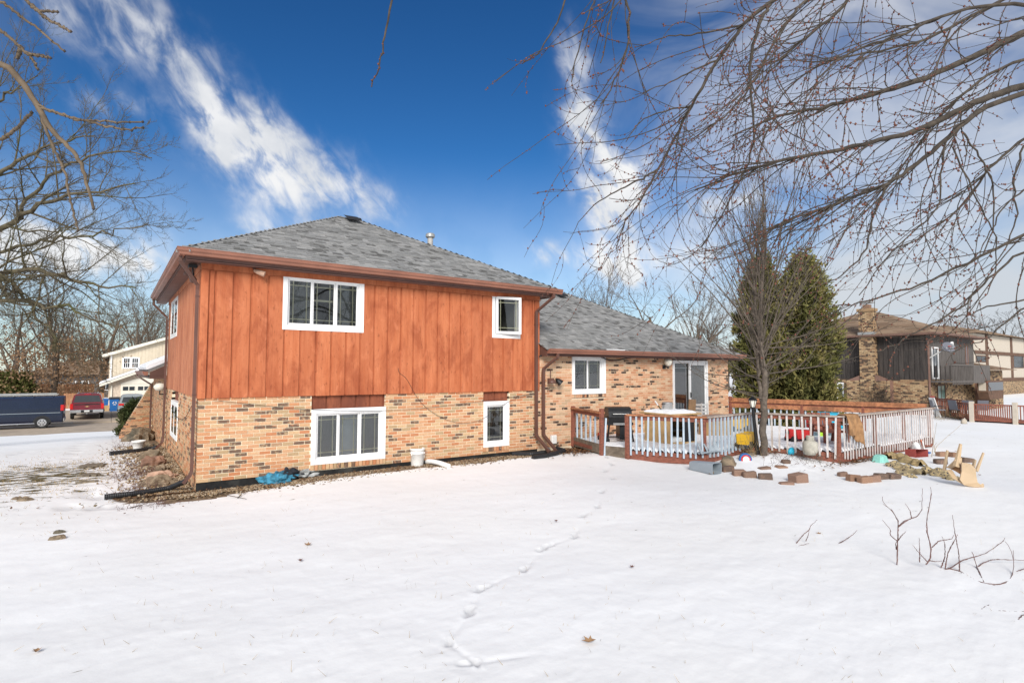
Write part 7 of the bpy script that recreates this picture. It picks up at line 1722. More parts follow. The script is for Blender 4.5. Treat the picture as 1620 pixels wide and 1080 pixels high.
# ----- silver maple standing right of the camera, hanging into the picture
r = np.random.default_rng(9)
mb_ = np.array([9.6, -4.2, .1]); mt_ = thing('maple_tree', 'bare maple with red-brown buds hanging in from the upper right', 'tree', tuple(mb_))
trk = guided(r, [mb_ + [0, 0, -.3], mb_ + [.05, .1, 2.0], mb_ + [-.1, .3, 4.2], mb_ + [-.4, .8, 6.5], mb_ + [-.5, 1.0, 9.0]], .30, .10, 20, .02); v, f = tubes([trk], 14); fast_mesh('trunk', v, f, 'bark_maple', mt_, smooth=True)
hub1, hub2, hub3 = mb_ + [-.1, .3, 4.2], mb_ + [-.35, .7, 5.8], mb_ + [-.5, 1.0, 7.5]
A = lambda *L_: [at(x, y, d) for x, y, d in L_]
LIMB = [([hub1] + A((1760, 10, 5.0), (1620, 51, 5.0), (1586, 69, 5.0), (1516, 100, 5.0), (1428, 139, 5.0), (1373, 153, 5.0), (1290, 172, 5.0), (1220, 185, 5.0), (1160, 215, 5.0)), .042, .006),
        ([hub1] + A((1760, 110, 4.6), (1620, 134, 4.6), (1553, 157, 4.6), (1507, 180, 4.6), (1465, 204, 4.6), (1373, 227, 4.6), (1290, 245, 4.6), (1220, 257, 4.6), (1150, 280, 4.6), (1100, 300, 4.6)), .036, .006),
        ([hub1] + A((1700, 120, 4.5), (1553, 167, 4.5), (1498, 217, 4.5), (1442, 268, 4.5), (1396, 296, 4.5), (1331, 319, 4.5), (1266, 342, 4.5), (1200, 368, 4.5)), .026, .005),
        ([hub3] + A((1700, -320, 5.5), (1450, -130, 5.5), (1340, 0, 5.5), (1319, 28, 5.5), (1266, 65, 5.5), (1220, 111, 5.5), (1180, 160, 5.5)), .026, .005),
        ([hub3] + A((1600, -330, 5.2), (1350, -120, 5.2), (1220, 4, 5.2), (1172, 41, 5.2), (1135, 96, 5.2), (1094, 167, 5.2), (1068, 218, 5.2), (1042, 267, 5.2), (1012, 322, 5.2), (983, 355, 5.2), (976, 398, 5.2)), .024, .004),
        (A((1220, 4, 5.2), (1209, 22, 5.2), (1190, 67, 5.2), (1185, 122, 5.2), (1194, 193, 5.2), (1194, 237, 5.2), (1153, 326, 5.2), (1109, 392, 5.2)), .018, .004),
        (A((1042, 267, 5.2), (1010, 285, 5.2), (979, 300, 5.2), (938, 322, 5.2), (911, 361, 5.2)), .010, .003),
        (A((1135, 96, 5.2), (1087, 115, 5.2), (1064, 130, 5.2), (1005, 150, 5.2)), .010, .003),
        (A((1172, 41, 5.2), (1100, 55, 5.2), (1060, 56, 5.2), (1005, 75, 5.2)), .010, .003),
        (A((1094, 167, 5.2), (1050, 175, 5.2), (1010, 192, 5.2), (990, 225, 5.2)), .009, .003),
        ([hub2] + A((1760, 330, 5.0), (1620, 370, 5.0), (1516, 421, 5.0), (1442, 458, 5.0), (1359, 479, 5.0), (1317, 484, 5.0)), .018, .004),
        (A((1760, 360, 4.8), (1620, 395, 4.8), (1572, 432, 4.8), (1545, 463, 4.8), (1500, 502, 4.8), (1441, 527, 4.8), (1420, 545, 4.8), (1388, 555, 4.8)), .011, .004),
        (A((1720, 455, 5.2), (1620, 476, 5.2), (1565, 482, 5.2), (1525, 502, 5.2), (1500, 500, 5.2)), .010, .003),
        (A((1720, 430, 5.0), (1620, 485, 5.0), (1585, 515, 5.0), (1550, 545, 5.0), (1500, 552, 5.0)), .010, .003),
        (A((1498, 217, 4.5), (1484, 287, 4.5), (1491, 333, 4.5), (1419, 384, 4.5), (1359, 467, 4.5)), .008, .0035),
        (A((1521, 208, 4.6), (1540, 232, 4.6), (1572, 278, 4.6), (1575, 350, 4.6), (1560, 410, 4.6), (1480, 440, 4.6)), .008, .0035),
        (A((1507, 232, 4.7), (1544, 319, 4.7), (1577, 366, 4.7), (1580, 430, 4.7), (1545, 490, 4.7)), .007, .003),
        (A((1400, 296, 4.5), (1380, 350, 4.5), (1372, 400, 4.5), (1330, 440, 4.5), (1285, 455, 4.5)), .010, .003),
        ([hub3] + A((1640, -260, 4.4), (1400, -60, 4.4), (1300, -20, 4.4), (1240, 30, 4.4), (1205, 110, 4.4), (1165, 170, 4.4), (1110, 215, 4.4)), .017, .004),
        ([hub2] + A((1720, -60, 6.0), (1560, 10, 6.0), (1480, 60, 6.0), (1400, 80, 6.0), (1300, 95, 6.0), (1240, 140, 6.0), (1200, 215, 6.0)), .022, .004),
        ([hub2] + A((1740, 60, 5.6), (1620, 90, 5.6), (1540, 130, 5.6), (1480, 190, 5.6), (1430, 260, 5.6), (1380, 330, 5.6), (1310, 385, 5.6)), .02, .004),
        ([hub2] + A((1740, 170, 5.4), (1620, 215, 5.4), (1570, 260, 5.4), (1530, 320, 5.4), (1470, 370, 5.4), (1400, 400, 5.4)), .018, .004),
        ([hub1] + A((1740, 20, 4.2), (1600, 0, 4.2), (1500, 20, 4.2), (1420, 60, 4.2), (1340, 80, 4.2), (1290, 130, 4.2), (1255, 200, 4.2)), .017, .004),
        ([hub3] + A((1500, -400, 4.8), (1150, -200, 4.8), (1000, -80, 4.8), (985, -10, 4.8), (1000, 30, 4.8), (985, 110, 4.8), (950, 165, 4.8)), .02, .0045),
        (A((1150, -200, 4.8), (1000, -120, 4.9), (905, -60, 4.9), (895, 0, 4.9), (880, 45, 4.9), (850, 85, 4.9), (826, 101, 4.9)), .012, .0045),
        (A((1000, -80, 4.8), (945, -30, 4.8), (938, 5, 4.8), (915, 75, 4.8), (904, 130, 4.8)), .008, .0045),
        (A((1000, -80, 4.8), (975, -10, 4.8), (962, 40, 4.8), (950, 100, 4.8)), .008, .0045),
        (A((1150, -200, 4.8), (800, -200, 4.4), (640, -110, 4.0), (616, 0, 4.0), (608, 60, 4.0), (605, 95, 4.0), (588, 138, 4.0)), .012, .004),
        (A((1620, 300, 5.2), (1580, 330, 5.2), (1560, 390, 5.2), (1520, 430, 5.2)), .008, .003),
        (A((1620, 230, 4.4), (1600, 290, 4.4), (1610, 340, 4.4), (1590, 400, 4.4), (1560, 440, 4.4)), .008, .003)]
LB = [guided(r, p, a, b, max(14, 4 * len(p)), .006) for p, a, b in LIMB]
twigs, buds = [], []
left = -RT * .9 + np.array([0, 0, -.25])
def bud_run(pts, n, sz=.0068):
    for _ in range(n):
        q, d = interp_poly(pts, r.uniform(.25, 1.0)); buds.append((q + r.normal(0, .004, 3), sz * r.uniform(.6, 1.5)))
for (pts, rad) in LB:
    vis = [k for k in range(len(pts)) if rad[k] < .06]; L_ = np.linalg.norm(np.diff(pts, axis=0), axis=1).sum()
    nt = int(L_ * 3.9)
    for k in range(nt):
        t = r.uniform(.22 if rad[0] > .02 else .08, 1.0); q, d = interp_poly(pts, t); ri = np.interp(t, np.linspace(0, 1, len(rad)), rad)
        pr = FW @ (q - CAM); px = 810 + F * (RT @ (q - CAM)) / pr
        py = 540 - F * (UP @ (q - CAM)) / pr
        if px > 1900 or pr < .8 or px < 860 or (px < 1010 and r.random() < .55) or (py > 380 and r.random() < .65): continue
        nd = nrm(d * 1.0 + left * .45 + np.array([0, 0, -.22]) + r.normal(0, .34, 3)); Ln = r.uniform(.35, 1.5)
        b = grow_curvy(r, q, nd, Ln, max(.0034, min(ri * .5, .0058)), 16, .06, .45, r.choice([-.05, -.035, -.02, .02])); twigs.append(b); bud_run(b[0], int(Ln * 11))
        for j in range(r.integers(1, 4)):
            q2, d2 = interp_poly(b[0], r.uniform(.2, .9)); b2 = grow_curvy(r, q2, nrm(d2 + r.normal(0, .45, 3) + left * .2), r.uniform(.12, .6), .0025, 9, .10, .5, r.choice([-.04, .04])); twigs.append(b2); bud_run(b2[0], r.integers(2, 8))
    bud_run(pts[int(len(pts) * .5):], int(L_ * 5))
VV, FF, base = [], [], 0
for pl, sdn in ((LB, 8), (twigs, 4)):
    v, f = tubes(pl, sdn); VV.append(v); FF.append(f + base); base += len(v)
fast_mesh('crown', np.concatenate(VV), np.concatenate(FF), 'bark_maple', mt_, smooth=True)
B = np.array([b for b, _ in buds]); S_ = np.array([s for _, s in buds])
oc = np.array([[1, 0, 0], [0, 1, 0], [-1, 0, 0], [0, -1, 0], [0, 0, 1.2], [0, 0, -1.2]], float); of = np.array([[0, 1, 4], [1, 2, 4], [2, 3, 4], [3, 0, 4], [1, 0, 5], [2, 1, 5], [3, 2, 5], [0, 3, 5]])
V_ = (B[:, None, :] + oc[None] * S_[:, None, None]).reshape(-1, 3); F_ = (np.arange(len(B))[:, None, None] * 6 + of[None]).reshape(-1, 3)
o = fast_mesh('buds', V_, F_, 'bud', mt_, smooth=True); o['kind'] = 'stuff'

# ----- near branch at the upper left, from a tree beside the camera
r = np.random.default_rng(12)
nbase = np.array([-4.6, -.6, .1]); nt_ = thing('near_tree', 'tan near branch with nodes hanging in at the upper left corner', 'tree', tuple(nbase))
hub = nbase + np.array([.1, .3, 3.2])
trk = guided(r, [nbase + [0, 0, -.3], nbase + [.05, .1, 1.6], hub, hub + [0, 0, 1.5]], .14, .09, 12, .01); v, f = tubes([trk], 12); fast_mesh('trunk', v, f, 'bark_maple', nt_, smooth=True)
NL = [guided(r, p, a, b, 40, .002) for p, a, b in [([hub] + A((-420, 60, 2.3), (-120, 130, 2.2), (0, 88, 2.2), (35, 130, 2.2), (60, 168, 2.2), (85, 215, 2.2), (120, 240, 2.2), (132, 270, 2.2), (148, 330, 2.2)), .017, .005),
      (A((58, 165, 2.2), (85, 178, 2.2), (120, 190, 2.2), (170, 193, 2.2), (226, 193, 2.2)), .005, .0032), (A((60, 170, 2.2), (100, 182, 2.2), (150, 196, 2.2), (200, 206, 2.2), (226, 202, 2.2)), .005, .0032),
      (A((62, 172, 2.2), (80, 225, 2.2), (103, 270, 2.2), (112, 320, 2.2), (123, 365, 2.2)), .006, .0035),
      (A((-120, -40, 2.2), (-30, 10, 2.2), (0, 0, 2.2), (24, 20, 2.2), (60, 45, 2.2), (102, 81, 2.2)), .007, .0035), (A((20, -40, 2.1), (45, 5, 2.1), (62, 18, 2.1), (91, 19, 2.1)), .007, .004), (A((50, 10, 2.1), (75, 30, 2.1), (112, 50, 2.1)), .006, .004),
      (A((-60, 0, 2.2), (0, 48, 2.2), (30, 72, 2.2), (50, 92, 2.2), (60, 110, 2.2)), .007, .004), (A((40, 84, 2.2), (60, 88, 2.2), (80, 92, 2.2)), .006, .004), (A((33, 74, 2.2), (28, 92, 2.2)), .008, .006), (A((-40, 225, 2.3), (0, 222, 2.3), (25, 205, 2.3), (50, 178, 2.25)), .008, .006)]]
v, f = tubes(NL, 8); fast_mesh('branch', v, f, 'bark_tan', nt_, smooth=True)
B, S_ = [], []
for pts, rad in NL:
    for t in np.linspace(.3, 1, 9): q, _ = interp_poly(pts, t); B.append(q); S_.append(.6 * np.interp(t, np.linspace(0, 1, len(rad)), rad) + .004)
B, S_ = np.array(B), np.array(S_); o = fast_mesh('bud', (B[:, None, :] + oc[None] * S_[:, None, None]).reshape(-1, 3), (np.arange(len(B))[:, None, None] * 6 + of[None]).reshape(-1, 3), 'bark_brown', nt_, smooth=True); o['kind'] = 'stuff'

# ----- young tree in front of the deck: many steep leaders from one trunk
r = np.random.default_rng(40)
p = G(1207, 720); dT = float(np.dot(p - CAM, FW)); yt = thing('young_tree', 'slender bare tree with many upright branches in front of the deck', 'tree', tuple(p))
tr = guided(r, [p + [0, 0, -.2], at(1208, 660, dT), at(1211, 610, dT), at(1206, 560, dT), at(1201, 480, dT + .1), at(1211, 400, dT), at(1203, 330, dT + .1), at(1213, 270, dT)], .078, .005, 30, .018); tr[1][:12] = np.linspace(.082, .06, 12)
tr2 = guided(r, [at(1206, 650, dT), at(1200, 600, dT + .05), at(1202, 560, dT + .08), at(1196, 470, dT + .1), at(1185, 400, dT + .15), at(1188, 310, dT + .1)], .05, .005, 24, .016)
v, f = tubes([tr, tr2], 10); fast_mesh('trunk', v, f, 'bark_young', yt, smooth=True)
pol = {1: []}
for k in range(64):
    src_ = tr if k % 2 else tr2; t = r.uniform(.30, .70) if k % 3 else r.uniform(.20, .42); q, d = interp_poly(src_[0], t); a = r.uniform(0, 6.28); tilt = math.radians(abs(r.normal(16, 9)) + 4) if k % 3 == 1 else math.radians(r.uniform(18, 46)) if k % 3 == 2 else math.radians(r.uniform(52, 96))
    nd = np.array([math.cos(a) * math.sin(tilt), math.sin(a) * math.sin(tilt), math.cos(tilt)]); Ln = r.uniform(2.4, 4.2) * (1.25 - t * .6) if tilt < .85 else r.uniform(1.5, 2.9)
    pol[1].append(grow_branch(r, q, nd, Ln, r.uniform(.010, .021), 16, .05, .012 if tilt < .8 else .03, .18))
for k in range(28):
    src_ = tr if k % 3 else tr2; t = r.uniform(.42, .82); q, d = interp_poly(src_[0], t); a = r.uniform(0, 6.28); tilt = math.radians(r.uniform(4, 20))
    pol[1].append(grow_branch(r, q, np.array([math.cos(a) * math.sin(tilt), math.sin(a) * math.sin(tilt), math.cos(tilt)]), r.uniform(1.3, 3.0), r.uniform(.008, .014), 14, .045, .01, .3))
RMIN = .0036
for b in list(pol[1]): fork(r, b, 9, .24, .5, 36, 2, pol, 3, (6, 6, 6, 5), .08, .03, .15, .14)
VV, FF, base = [], [], 0
for l, sdn in ((1, 5), (2, 3), (3, 3)):
    v, f = tubes(pol[l], sdn); VV.append(v); FF.append(f + base); base += len(v)
fast_mesh('crown', np.concatenate(VV), np.concatenate(FF), 'bark_young', yt, smooth=True)

# ----- evergreens behind the deck: sprays of scale foliage in clumps
def juniper(name, label, base_, H, R_, seed, mat='juniper', clumps=420, per=75, prof=None, size=.085, group=None, cat='tree', core=True):
    r = np.random.default_rng(seed); t_ = thing(name, label, cat, tuple(base_), group); b = np.array(base_)
    prof = prof or (lambda h: min(1, .85 + h * .6) * (1 - h ** 4.5) ** .7 * (1.05 - .25 * h))
    v, f = tubes([grow_branch(r, b - [0, 0, .2], np.array([0, 0, 1.0]), H * .92, max(.03, R_ * .09), 8, .02, 0, .1)], 8); fast_mesh('trunk', v, f, 'bark_brown', t_)
    PP, DD, SS = [], [], []
    for k in range(clumps):
        h = r.random() ** .9; a = r.uniform(0, 6.28); rr = R_ * prof(h) * (1 + .16 * math.sin(a * 3 + seed + h * 7) + .20 * math.sin(a * 5 + h * 19 + seed)) * r.uniform(.42, 1.25)
        c = b + np.array([math.cos(a) * rr, math.sin(a) * rr, H * (.03 + h * .95)]); out = nrm(np.array([math.cos(a), math.sin(a), .9])); cs = R_ * r.uniform(.12, .34)
        m_ = int(per * r.uniform(.6, 1.4)); u = r.normal(0, 1, (m_, 3)) * np.array([.5, .5, .8]) * cs + out * r.uniform(-.6, .9, (m_, 1)) * cs
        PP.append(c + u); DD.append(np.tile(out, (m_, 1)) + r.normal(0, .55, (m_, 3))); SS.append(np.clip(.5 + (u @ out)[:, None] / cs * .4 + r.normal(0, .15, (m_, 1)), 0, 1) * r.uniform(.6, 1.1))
    P_, D_, S2 = np.concatenate(PP), np.concatenate(DD), np.concatenate(SS)[:, 0]; n = len(P_)
    D_ /= np.linalg.norm(D_, axis=1)[:, None]; E_ = np.cross(D_, r.normal(0, 1, (n, 3))); E_ /= np.linalg.norm(E_, axis=1)[:, None] + 1e-9
    s = size * r.uniform(.6, 1.4, (n, 1)); V = np.stack([P_ - E_ * s * .38, P_ + D_ * s * 1.5, P_ + E_ * s * .38, P_ - D_ * s * .5], 1).reshape(-1, 3)
    o = fast_mesh('crown', V, np.arange(n * 4).reshape(-1, 4), mat, t_, rnd=np.clip(S2, 0, 1))
    return t_
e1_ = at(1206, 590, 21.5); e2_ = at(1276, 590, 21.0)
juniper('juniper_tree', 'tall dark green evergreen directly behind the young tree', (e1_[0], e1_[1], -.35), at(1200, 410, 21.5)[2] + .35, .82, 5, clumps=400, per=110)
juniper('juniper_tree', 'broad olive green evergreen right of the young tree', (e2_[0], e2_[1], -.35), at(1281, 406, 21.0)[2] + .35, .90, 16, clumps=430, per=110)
for k, px in enumerate((-14, 2, 15, 27, 36)):
    q = at(px, 620, 56); juniper('arborvitae', ('far-left', 'second', 'third', 'fourth', 'last, right-hand')[k] + ' shrub of the green hedge behind the van', (q[0], q[1], -1.85), at(px, (590, 596, 593, 597, 594)[k], 56)[2] + 1.85, 1.0, 50 + k, 'hedge', 130, 40, size=.2, group='hedge behind the van', cat='shrub')
q = at(214, 640, 22.5); q[2] = float(gz(q[0], q[1]))
juniper('boxwood_shrub', 'dark green clipped shrub behind the sloping brick buttress', q, 1.25, .44, 60, 'boxwood', 260, 60, prof=lambda h: (1 - h ** 3) ** .5 * (.8 + .2 * h), size=.06, cat='shrub')

# ----- bare shrub stems poking out of the snow at the right
def stems(name, label, base_px, strokes, seed, rad=.006, mat='twig_red', cat='shrub'):
    r = np.random.default_rng(seed); b = G(*base_px); d0 = float(np.dot(b - CAM, FW)); t_ = thing(name, label, cat, tuple(b))
    pl = []
    for st in strokes:
        pts = []
        for x, y, dd in st: gd = float(np.dot(G(x, y) - CAM, FW)); pts.append(at(x, y, min(d0 + dd, gd - .012))); pl.append(guided(r, pts, rad, rad * .45, 24, .002))
    for q in pl: v, f = tubes([q], 6); fast_mesh('stem', v, f, mat, t_, smooth=True)
stems('bare_shrub', 'upright forked bare twig shrub left of the tangle in the snow', (1418, 891), [[(1419, 893, 0), (1420, 860, 0), (1421, 833, .02), (1421, 822, 0), (1410, 805, -.05), (1397, 797, -.08), (1396, 785, -.08)], [(1421, 833, 0), (1435, 822, .05), (1452, 816, .08), (1459, 805, .1), (1459, 772, .1)], [(1442, 819, .06), (1440, 808, .1), (1432, 796, .12)],
      [(1419, 855, 0), (1408, 846, -.05), (1409, 838, -.05), (1396, 822, -.08)], [(1420, 855, 0), (1428, 845, .03), (1433, 840, .04)], [(1418, 868, 0), (1417, 860, .05), (1421, 852, .05)], [(1421, 832, 0), (1430, 824, -.06), (1440, 820, -.09)]], 1, .0042)
stems('bare_shrub', 'tangled bare twig shrub sprawling on the snow at the right edge', (1490, 901), [[(1465, 892, 0), (1471, 886, 0), (1474, 866, 0), (1465, 838, .03), (1467, 815, .06), (1474, 780, .1), (1472, 770, .1)], [(1475, 865, 0), (1485, 855, .1), (1506, 852, .15), (1509, 846, .2)], [(1490, 902, 0), (1505, 898, 0), (1520, 886, .1), (1550, 878, .2), (1562, 874, .25), (1588, 855, .3), (1590, 850, .3)],
      [(1495, 899, 0), (1500, 872, .0), (1511, 853, -.05), (1515, 845, -.05)], [(1518, 905, 0), (1517, 875, .05), (1510, 840, .1), (1507, 814, .1)], [(1500, 898, 0), (1525, 905, -.05), (1545, 920, -.1), (1575, 926, -.12), (1598, 920, -.1), (1605, 905, .0), (1603, 870, .1), (1590, 856, .15)], [(1545, 898, .2), (1555, 890, .2), (1570, 884, .2), (1600, 885, .2), (1640, 886, .2)],
      [(1556, 920, 0), (1545, 895, .1), (1539, 875, .1), (1537, 872, .1)], [(1489, 897, .02), (1495, 880, .05), (1495, 860, .08), (1490, 848, .08)], [(1455, 888, .05), (1455, 866, .06), (1454, 850, .06)], [(1467, 888, 0), (1455, 875, .0), (1444, 862, 0)], [(1470, 886, 0), (1480, 888, .05), (1490, 887, .06)], [(1605, 905, 0), (1620, 899, 0), (1645, 890, 0)], [(1510, 904, 0), (1535, 908, .05), (1565, 914, .08)]], 2, .0042)
stems('fallen_twig', 'small forked twig standing in the snow left of the bare shrubs', (1260, 860), [[(1259, 860, 0), (1270, 846, 0), (1280, 838, .02), (1283, 830, .03), (1293, 822, .04)], [(1275, 855, 0), (1279, 846, 0), (1280, 838, .02)], [(1258, 872, -.1), (1263, 863, -.1), (1280, 859, -.08)]], 3, .004, cat='twig')
stems('fallen_twig', 'single curved twig lying on the snow between the small shrubs', (1325, 860), [[(1325, 860, 0), (1340, 852, .03), (1352, 843, .06), (1356, 838, .08)]], 4, .004, cat='twig')
stems('fallen_twig', 'dark twig lying on the snow at the lower right edge', (1585, 966), [[(1580, 966, 0), (1600, 967, 0), (1640, 968, 0)], [(1611, 980, -.1), (1617, 972, -.1), (1640, 968, -.1)], [(1553, 964, .1), (1560, 958, .1), (1565, 956, .1)]], 5, .004, cat='twig')
stems('fallen_twig', 'brown stick lying across the snow left of the black drain pipe end', (225, 800), [[(206, 803, 0), (225, 798, 0), (243, 793, .05)], [(226, 795, 0), (229, 785, .02), (226, 778, .05)]], 6, .008, 'bark_brown', cat='twig')
stems('fallen_twig', 'forked stick on the snow below the clothes pile', (365, 783), [[(345, 779, 0), (362, 783, 0), (390, 789, 0)], [(376, 787, 0), (382, 782, .02), (382, 776, .03)]], 7, .007, 'bark_brown', cat='twig')
stems('dry_stalk', 'thin dry stalk leaning by the deck corner', (1478, 718), [[(1474, 722, 0), (1477, 700, .0), (1482, 668, .1)], [(1478, 715, 0), (1482, 705, .1), (1520, 672, .6)], [(1480, 716, .1), (1478, 705, .1), (1482, 700, .1)]], 8, .006, 'old_fabric', cat='stalk')
p = at(1525, 668, 11.6); lump('dry_flower', p, (.14, .1, .12), 'stucco', 'pale withered flower head at the end of the leaning stalk', 'flower', 91, 16, 10, .35, 3)
# dried perennials left of the wall, and brush under the deck
def brush(name, px, py, n, h, label, seed, mat='twig_red', spread=.18, cat='plant'):
    r = np.random.default_rng(seed); b = G(px, py); pl = []
    for k in range(n):
        q = b + np.array([r.normal(0, spread), r.normal(0, spread * .7), -.02]); d = nrm(np.array([r.normal(0, .6), r.normal(0, .6), 1])); s_ = grow_branch(r, q, d, h * r.uniform(.5, 1.3), .003, 5, .18, -.02, .5); pl.append(s_)
        for _ in range(2): q2, d2 = interp_poly(s_[0], r.uniform(.4, 1)); pl.append(grow_branch(r, q2, nrm(d2 + r.normal(0, .7, 3)), h * .3, .0025, 3, .2, 0, .6))
    v, f = tubes(pl, 3); fast_mesh(name, v, f, mat, org=tuple(b), label=label, cat=cat, kind='stuff' if n > 35 else None)
for k, (px, py, n, h, lab) in enumerate([(208, 757, 60, .22, 'dry red-brown plant beside the pink flat stone'), (232, 748, 40, .2, 'dry plant just left of the dark rock'), (246, 800, 46, .14, 'dry red-brown tuft in front of the black drain pipe'), (203, 778, 30, .2, 'dry plant behind the middle of the black drain pipe'), (226, 772, 30, .2, 'dry plant between drain pipe and mossy rock'),
                                         (201, 738, 24, .2, 'small dry plant left of the side bed'), (195, 708, 26, .3, 'sparse dry stems left of the white pot')]):
    brush('dry_plant', px, py, n, h, lab, 200 + k)
brush('brush_pile', 1290, 728, 90, .3, 'pile of dry brush under the deck corner', 230, 'old_wood', .3); brush('dry_twigs', 1238, 730, 40, .28, 'dry twigs scattered at the foot of the young tree', 231, 'twig_red', .4, 'twigs')
brush('vine_stems', 1190, 722, 24, .7, 'pale dry vine stems climbing beside the lamp post', 232, 'old_fabric', .1)
q = G(1500, 662); brush('dry_shrub', 1500, 662, 160, .7, 'tangle of dry brown stems before the red railing', 233, 'old_fabric', 1.0, 'shrub')
# vine on the neighbour's chimney
r = np.random.default_rng(71); pl = []
for k in range(34): b0 = np.array([NX - .56, 16.2 + r.normal(0, .35), NZ + .1]); pl.append(grow_branch(r, b0, np.array([0, r.normal(0, .4), 1]), r.uniform(1.2, 2.6), .018, 12, .22, 0, .4))
for b in list(pl):
    for _ in range(6): q, d = interp_poly(b[0], r.uniform(.3, 1)); pl.append(grow_branch(r, q, np.array([0, r.normal(0, 1), r.normal(.2, .6)]), .5, .012, 5, .25, 0, .5))
for pts, _ in pl: pts[:, 0] = NX - .57 - np.abs(pts[:, 0] - NX + .56) * .3
v, f = tubes(pl, 3); fast_mesh('climbing_vine', v, f, 'bark_brown', org=(NX - .57, 16.2, NZ), label='bare climbing vine on the brick below the far chimney', cat='vine')
# ----- stones of the side bed
for k, (px, py, sx, sy, sz, mt, lab) in enumerate([(222, 697, .95, .8, .62, 'rock', 'large mossy brown rock mound beside the side wall'), (238, 727, .5, .42, .34, 'rock', 'grey mossy rock at the bend of the far drain pipe'), (242, 736, .52, .40, .30, 'rock_red', 'reddish pointed rock in the side bed'),
        (256, 746, .30, .25, .2, 'rock', 'small dark rock near the wall of the side bed'), (256, 756, .58, .44, .20, 'rock_pink', 'flat pale pink stone in the side bed'), (251, 767, .62, .42, .24, 'rock', 'mossy brown rock behind the near drain pipe'), (229, 709, .6, .4, .24, 'rock', 'grey rock behind the white pot')]):
    p = G(px, py); lump('rock', p + [0, .0, .02], (sx * .85, sy * .85, sz * .85), mt, lab, 'rock', 300 + k, 30, 18, .40, 3.0, smooth=False)
for k, (px, py, s, lab) in enumerate([(93, 843, .13, 'brown rock poking out of the left snow, the upper of a pair'), (90, 853, .17, 'brown rock poking out of the left snow, the lower of a pair'), (40, 792, .2, 'flat brown stone in the melted patch, left'), (27, 790, .16, 'small stone at the left edge of the melted patch')]):
    p = G(px, py); lump('rock', p, (s, s * .8, s * .45), 'rock', lab, 'rock', 330 + k, 20, 12, .25, 2.4, smooth=False)
p = G(219, 713); po = thing('plant_pot', 'dirty white pot among the rocks of the side bed', 'pot', tuple(p)); MB().lathe([(.11, 0), (.15, .24), (.165, .24), (.165, .28), (.145, .28), (.13, .2), (0, .2)], 24, tuple(p), cap=False).build('body', 'white_plastic', po, smooth=True); MB().lathe([(.135, .21), (0, .23)], 16, tuple(p), cap=False).build('soil', 'old_wood', po)
# stepping slabs showing through the snow
for k, (px, py, w_, h_, lab) in enumerate([(147, 737, .5, .95, 'largest bare patch of the flagstone path, farthest'), (141, 752, .36, .35, 'middle bare flagstone of the left path'), (139, 763, .34, .16, 'narrow bare strip of flagstone nearest the camera')]):
    p = G(px, py); rr_ = np.random.default_rng(400 + k); n = 28; pts = [(p[0] + w_ / 2 * math.cos(a) * rr_.uniform(.7, 1.1), p[1] + h_ / 2 * math.sin(a) * rr_.uniform(.6, 1.1)) for a in np.linspace(0, 6.28, n, endpoint=False)]
    mb = MB(); mb.add([(x, y, float(gz(x, y)) + .03) for x, y in pts] + [(x, y, float(gz(x, y)) - .12) for x, y in pts], [tuple(range(n))] + [(i, i + n, (i + 1) % n + n, (i + 1) % n) for i in range(n)]); mb.build('flagstone', 'flagstone', None, org=tuple(p), label=lab, cat='paving stone')
# gravel and leaf litter along the walls: uncountable
r = np.random.default_rng(55)
def scatter_pebbles(name, P, smin, smax, mat, label, cat, flat=.55):
    n = len(P); s = r.uniform(smin, smax, n); a = r.uniform(0, 6.28, n); sc_ = r.uniform(.6, 1.3, (n, 3)); sc_[:, 2] *= flat
    o3 = oc[None] * sc_[:, None, :] * s[:, None, None]; ca_, sa2 = np.cos(a)[:, None], np.sin(a)[:, None]; X_, Y_ = o3[..., 0] * ca_ - o3[..., 1] * sa2, o3[..., 0] * sa2 + o3[..., 1] * ca_
    V = np.stack([X_, Y_, o3[..., 2]], -1) + P[:, None, :]; Fq = (np.arange(n)[:, None, None] * 6 + of[None]).reshape(-1, 3)
    fast_mesh(name, V.reshape(-1, 3), Fq, mat, rnd=np.repeat(r.random(n) * .98 + .01, 8), label=label, cat=cat, kind='stuff')
n = 9000; x = r.uniform(.9, 9.4, n); y = Y0 - .01 - np.abs(r.normal(0, .22, n)) * (.7 + .6 * vnoise(x * 1.3, x * 0 + 3, 21)); P_ = np.stack([x, y, gz(x, y) + .012], -1)
scatter_pebbles('gravel', P_, .010, .026, 'pebble', 'brown gravel strip along the foot of the front wall', 'gravel')
n = 7000; y = r.uniform(10.9, 20, n); x = X0 - .02 - np.abs(r.normal(0, .42, n)); P_ = np.stack([x, y, gz(x, y) + .015], -1)
scatter_pebbles('gravel', P_, .012, .034, 'pebble', 'brown gravel and litter of the bed along the side wall', 'gravel')
def litter(name, cx, cy, sx, sy, n, size, label):
    x = r.normal(cx, sx, n); y = r.normal(cy, sy, n); y = np.minimum(y, Y0 - .03) if cy > 9 else y; P = np.stack([x, y, gz(x, y) + .02 + r.uniform(0, .03, n)], -1); V, Fq = leaf_cards(P, size, r, 0, 1.3, True); fast_mesh(name, V, Fq, 'dead_leaf', rnd=r.random(n) * .98 + .01, label=label, cat='leaves', kind='stuff')
litter('leaf_litter', 9.75, 10.6, .36, .3, 1100, .05, 'brown dead leaves heaped at the wing wall beside the railing'); litter('leaf_litter', 5.2, 11.0, 2.4, .14, 900, .03, 'brown dead leaves on the gravel below the brick wall')
litter('leaf_litter', .8, 14.5, .32, 1.7, 500, .03, 'brown dead leaves in the side bed'); litter('leaf_litter', 14.3, 5.9, .9, .08, 450, .04, 'brown dead leaves under the deck edge'); litter('leaf_litter', 12.6, 7.25, .45, .18, 260, .04, 'brown dead leaves round the young tree')
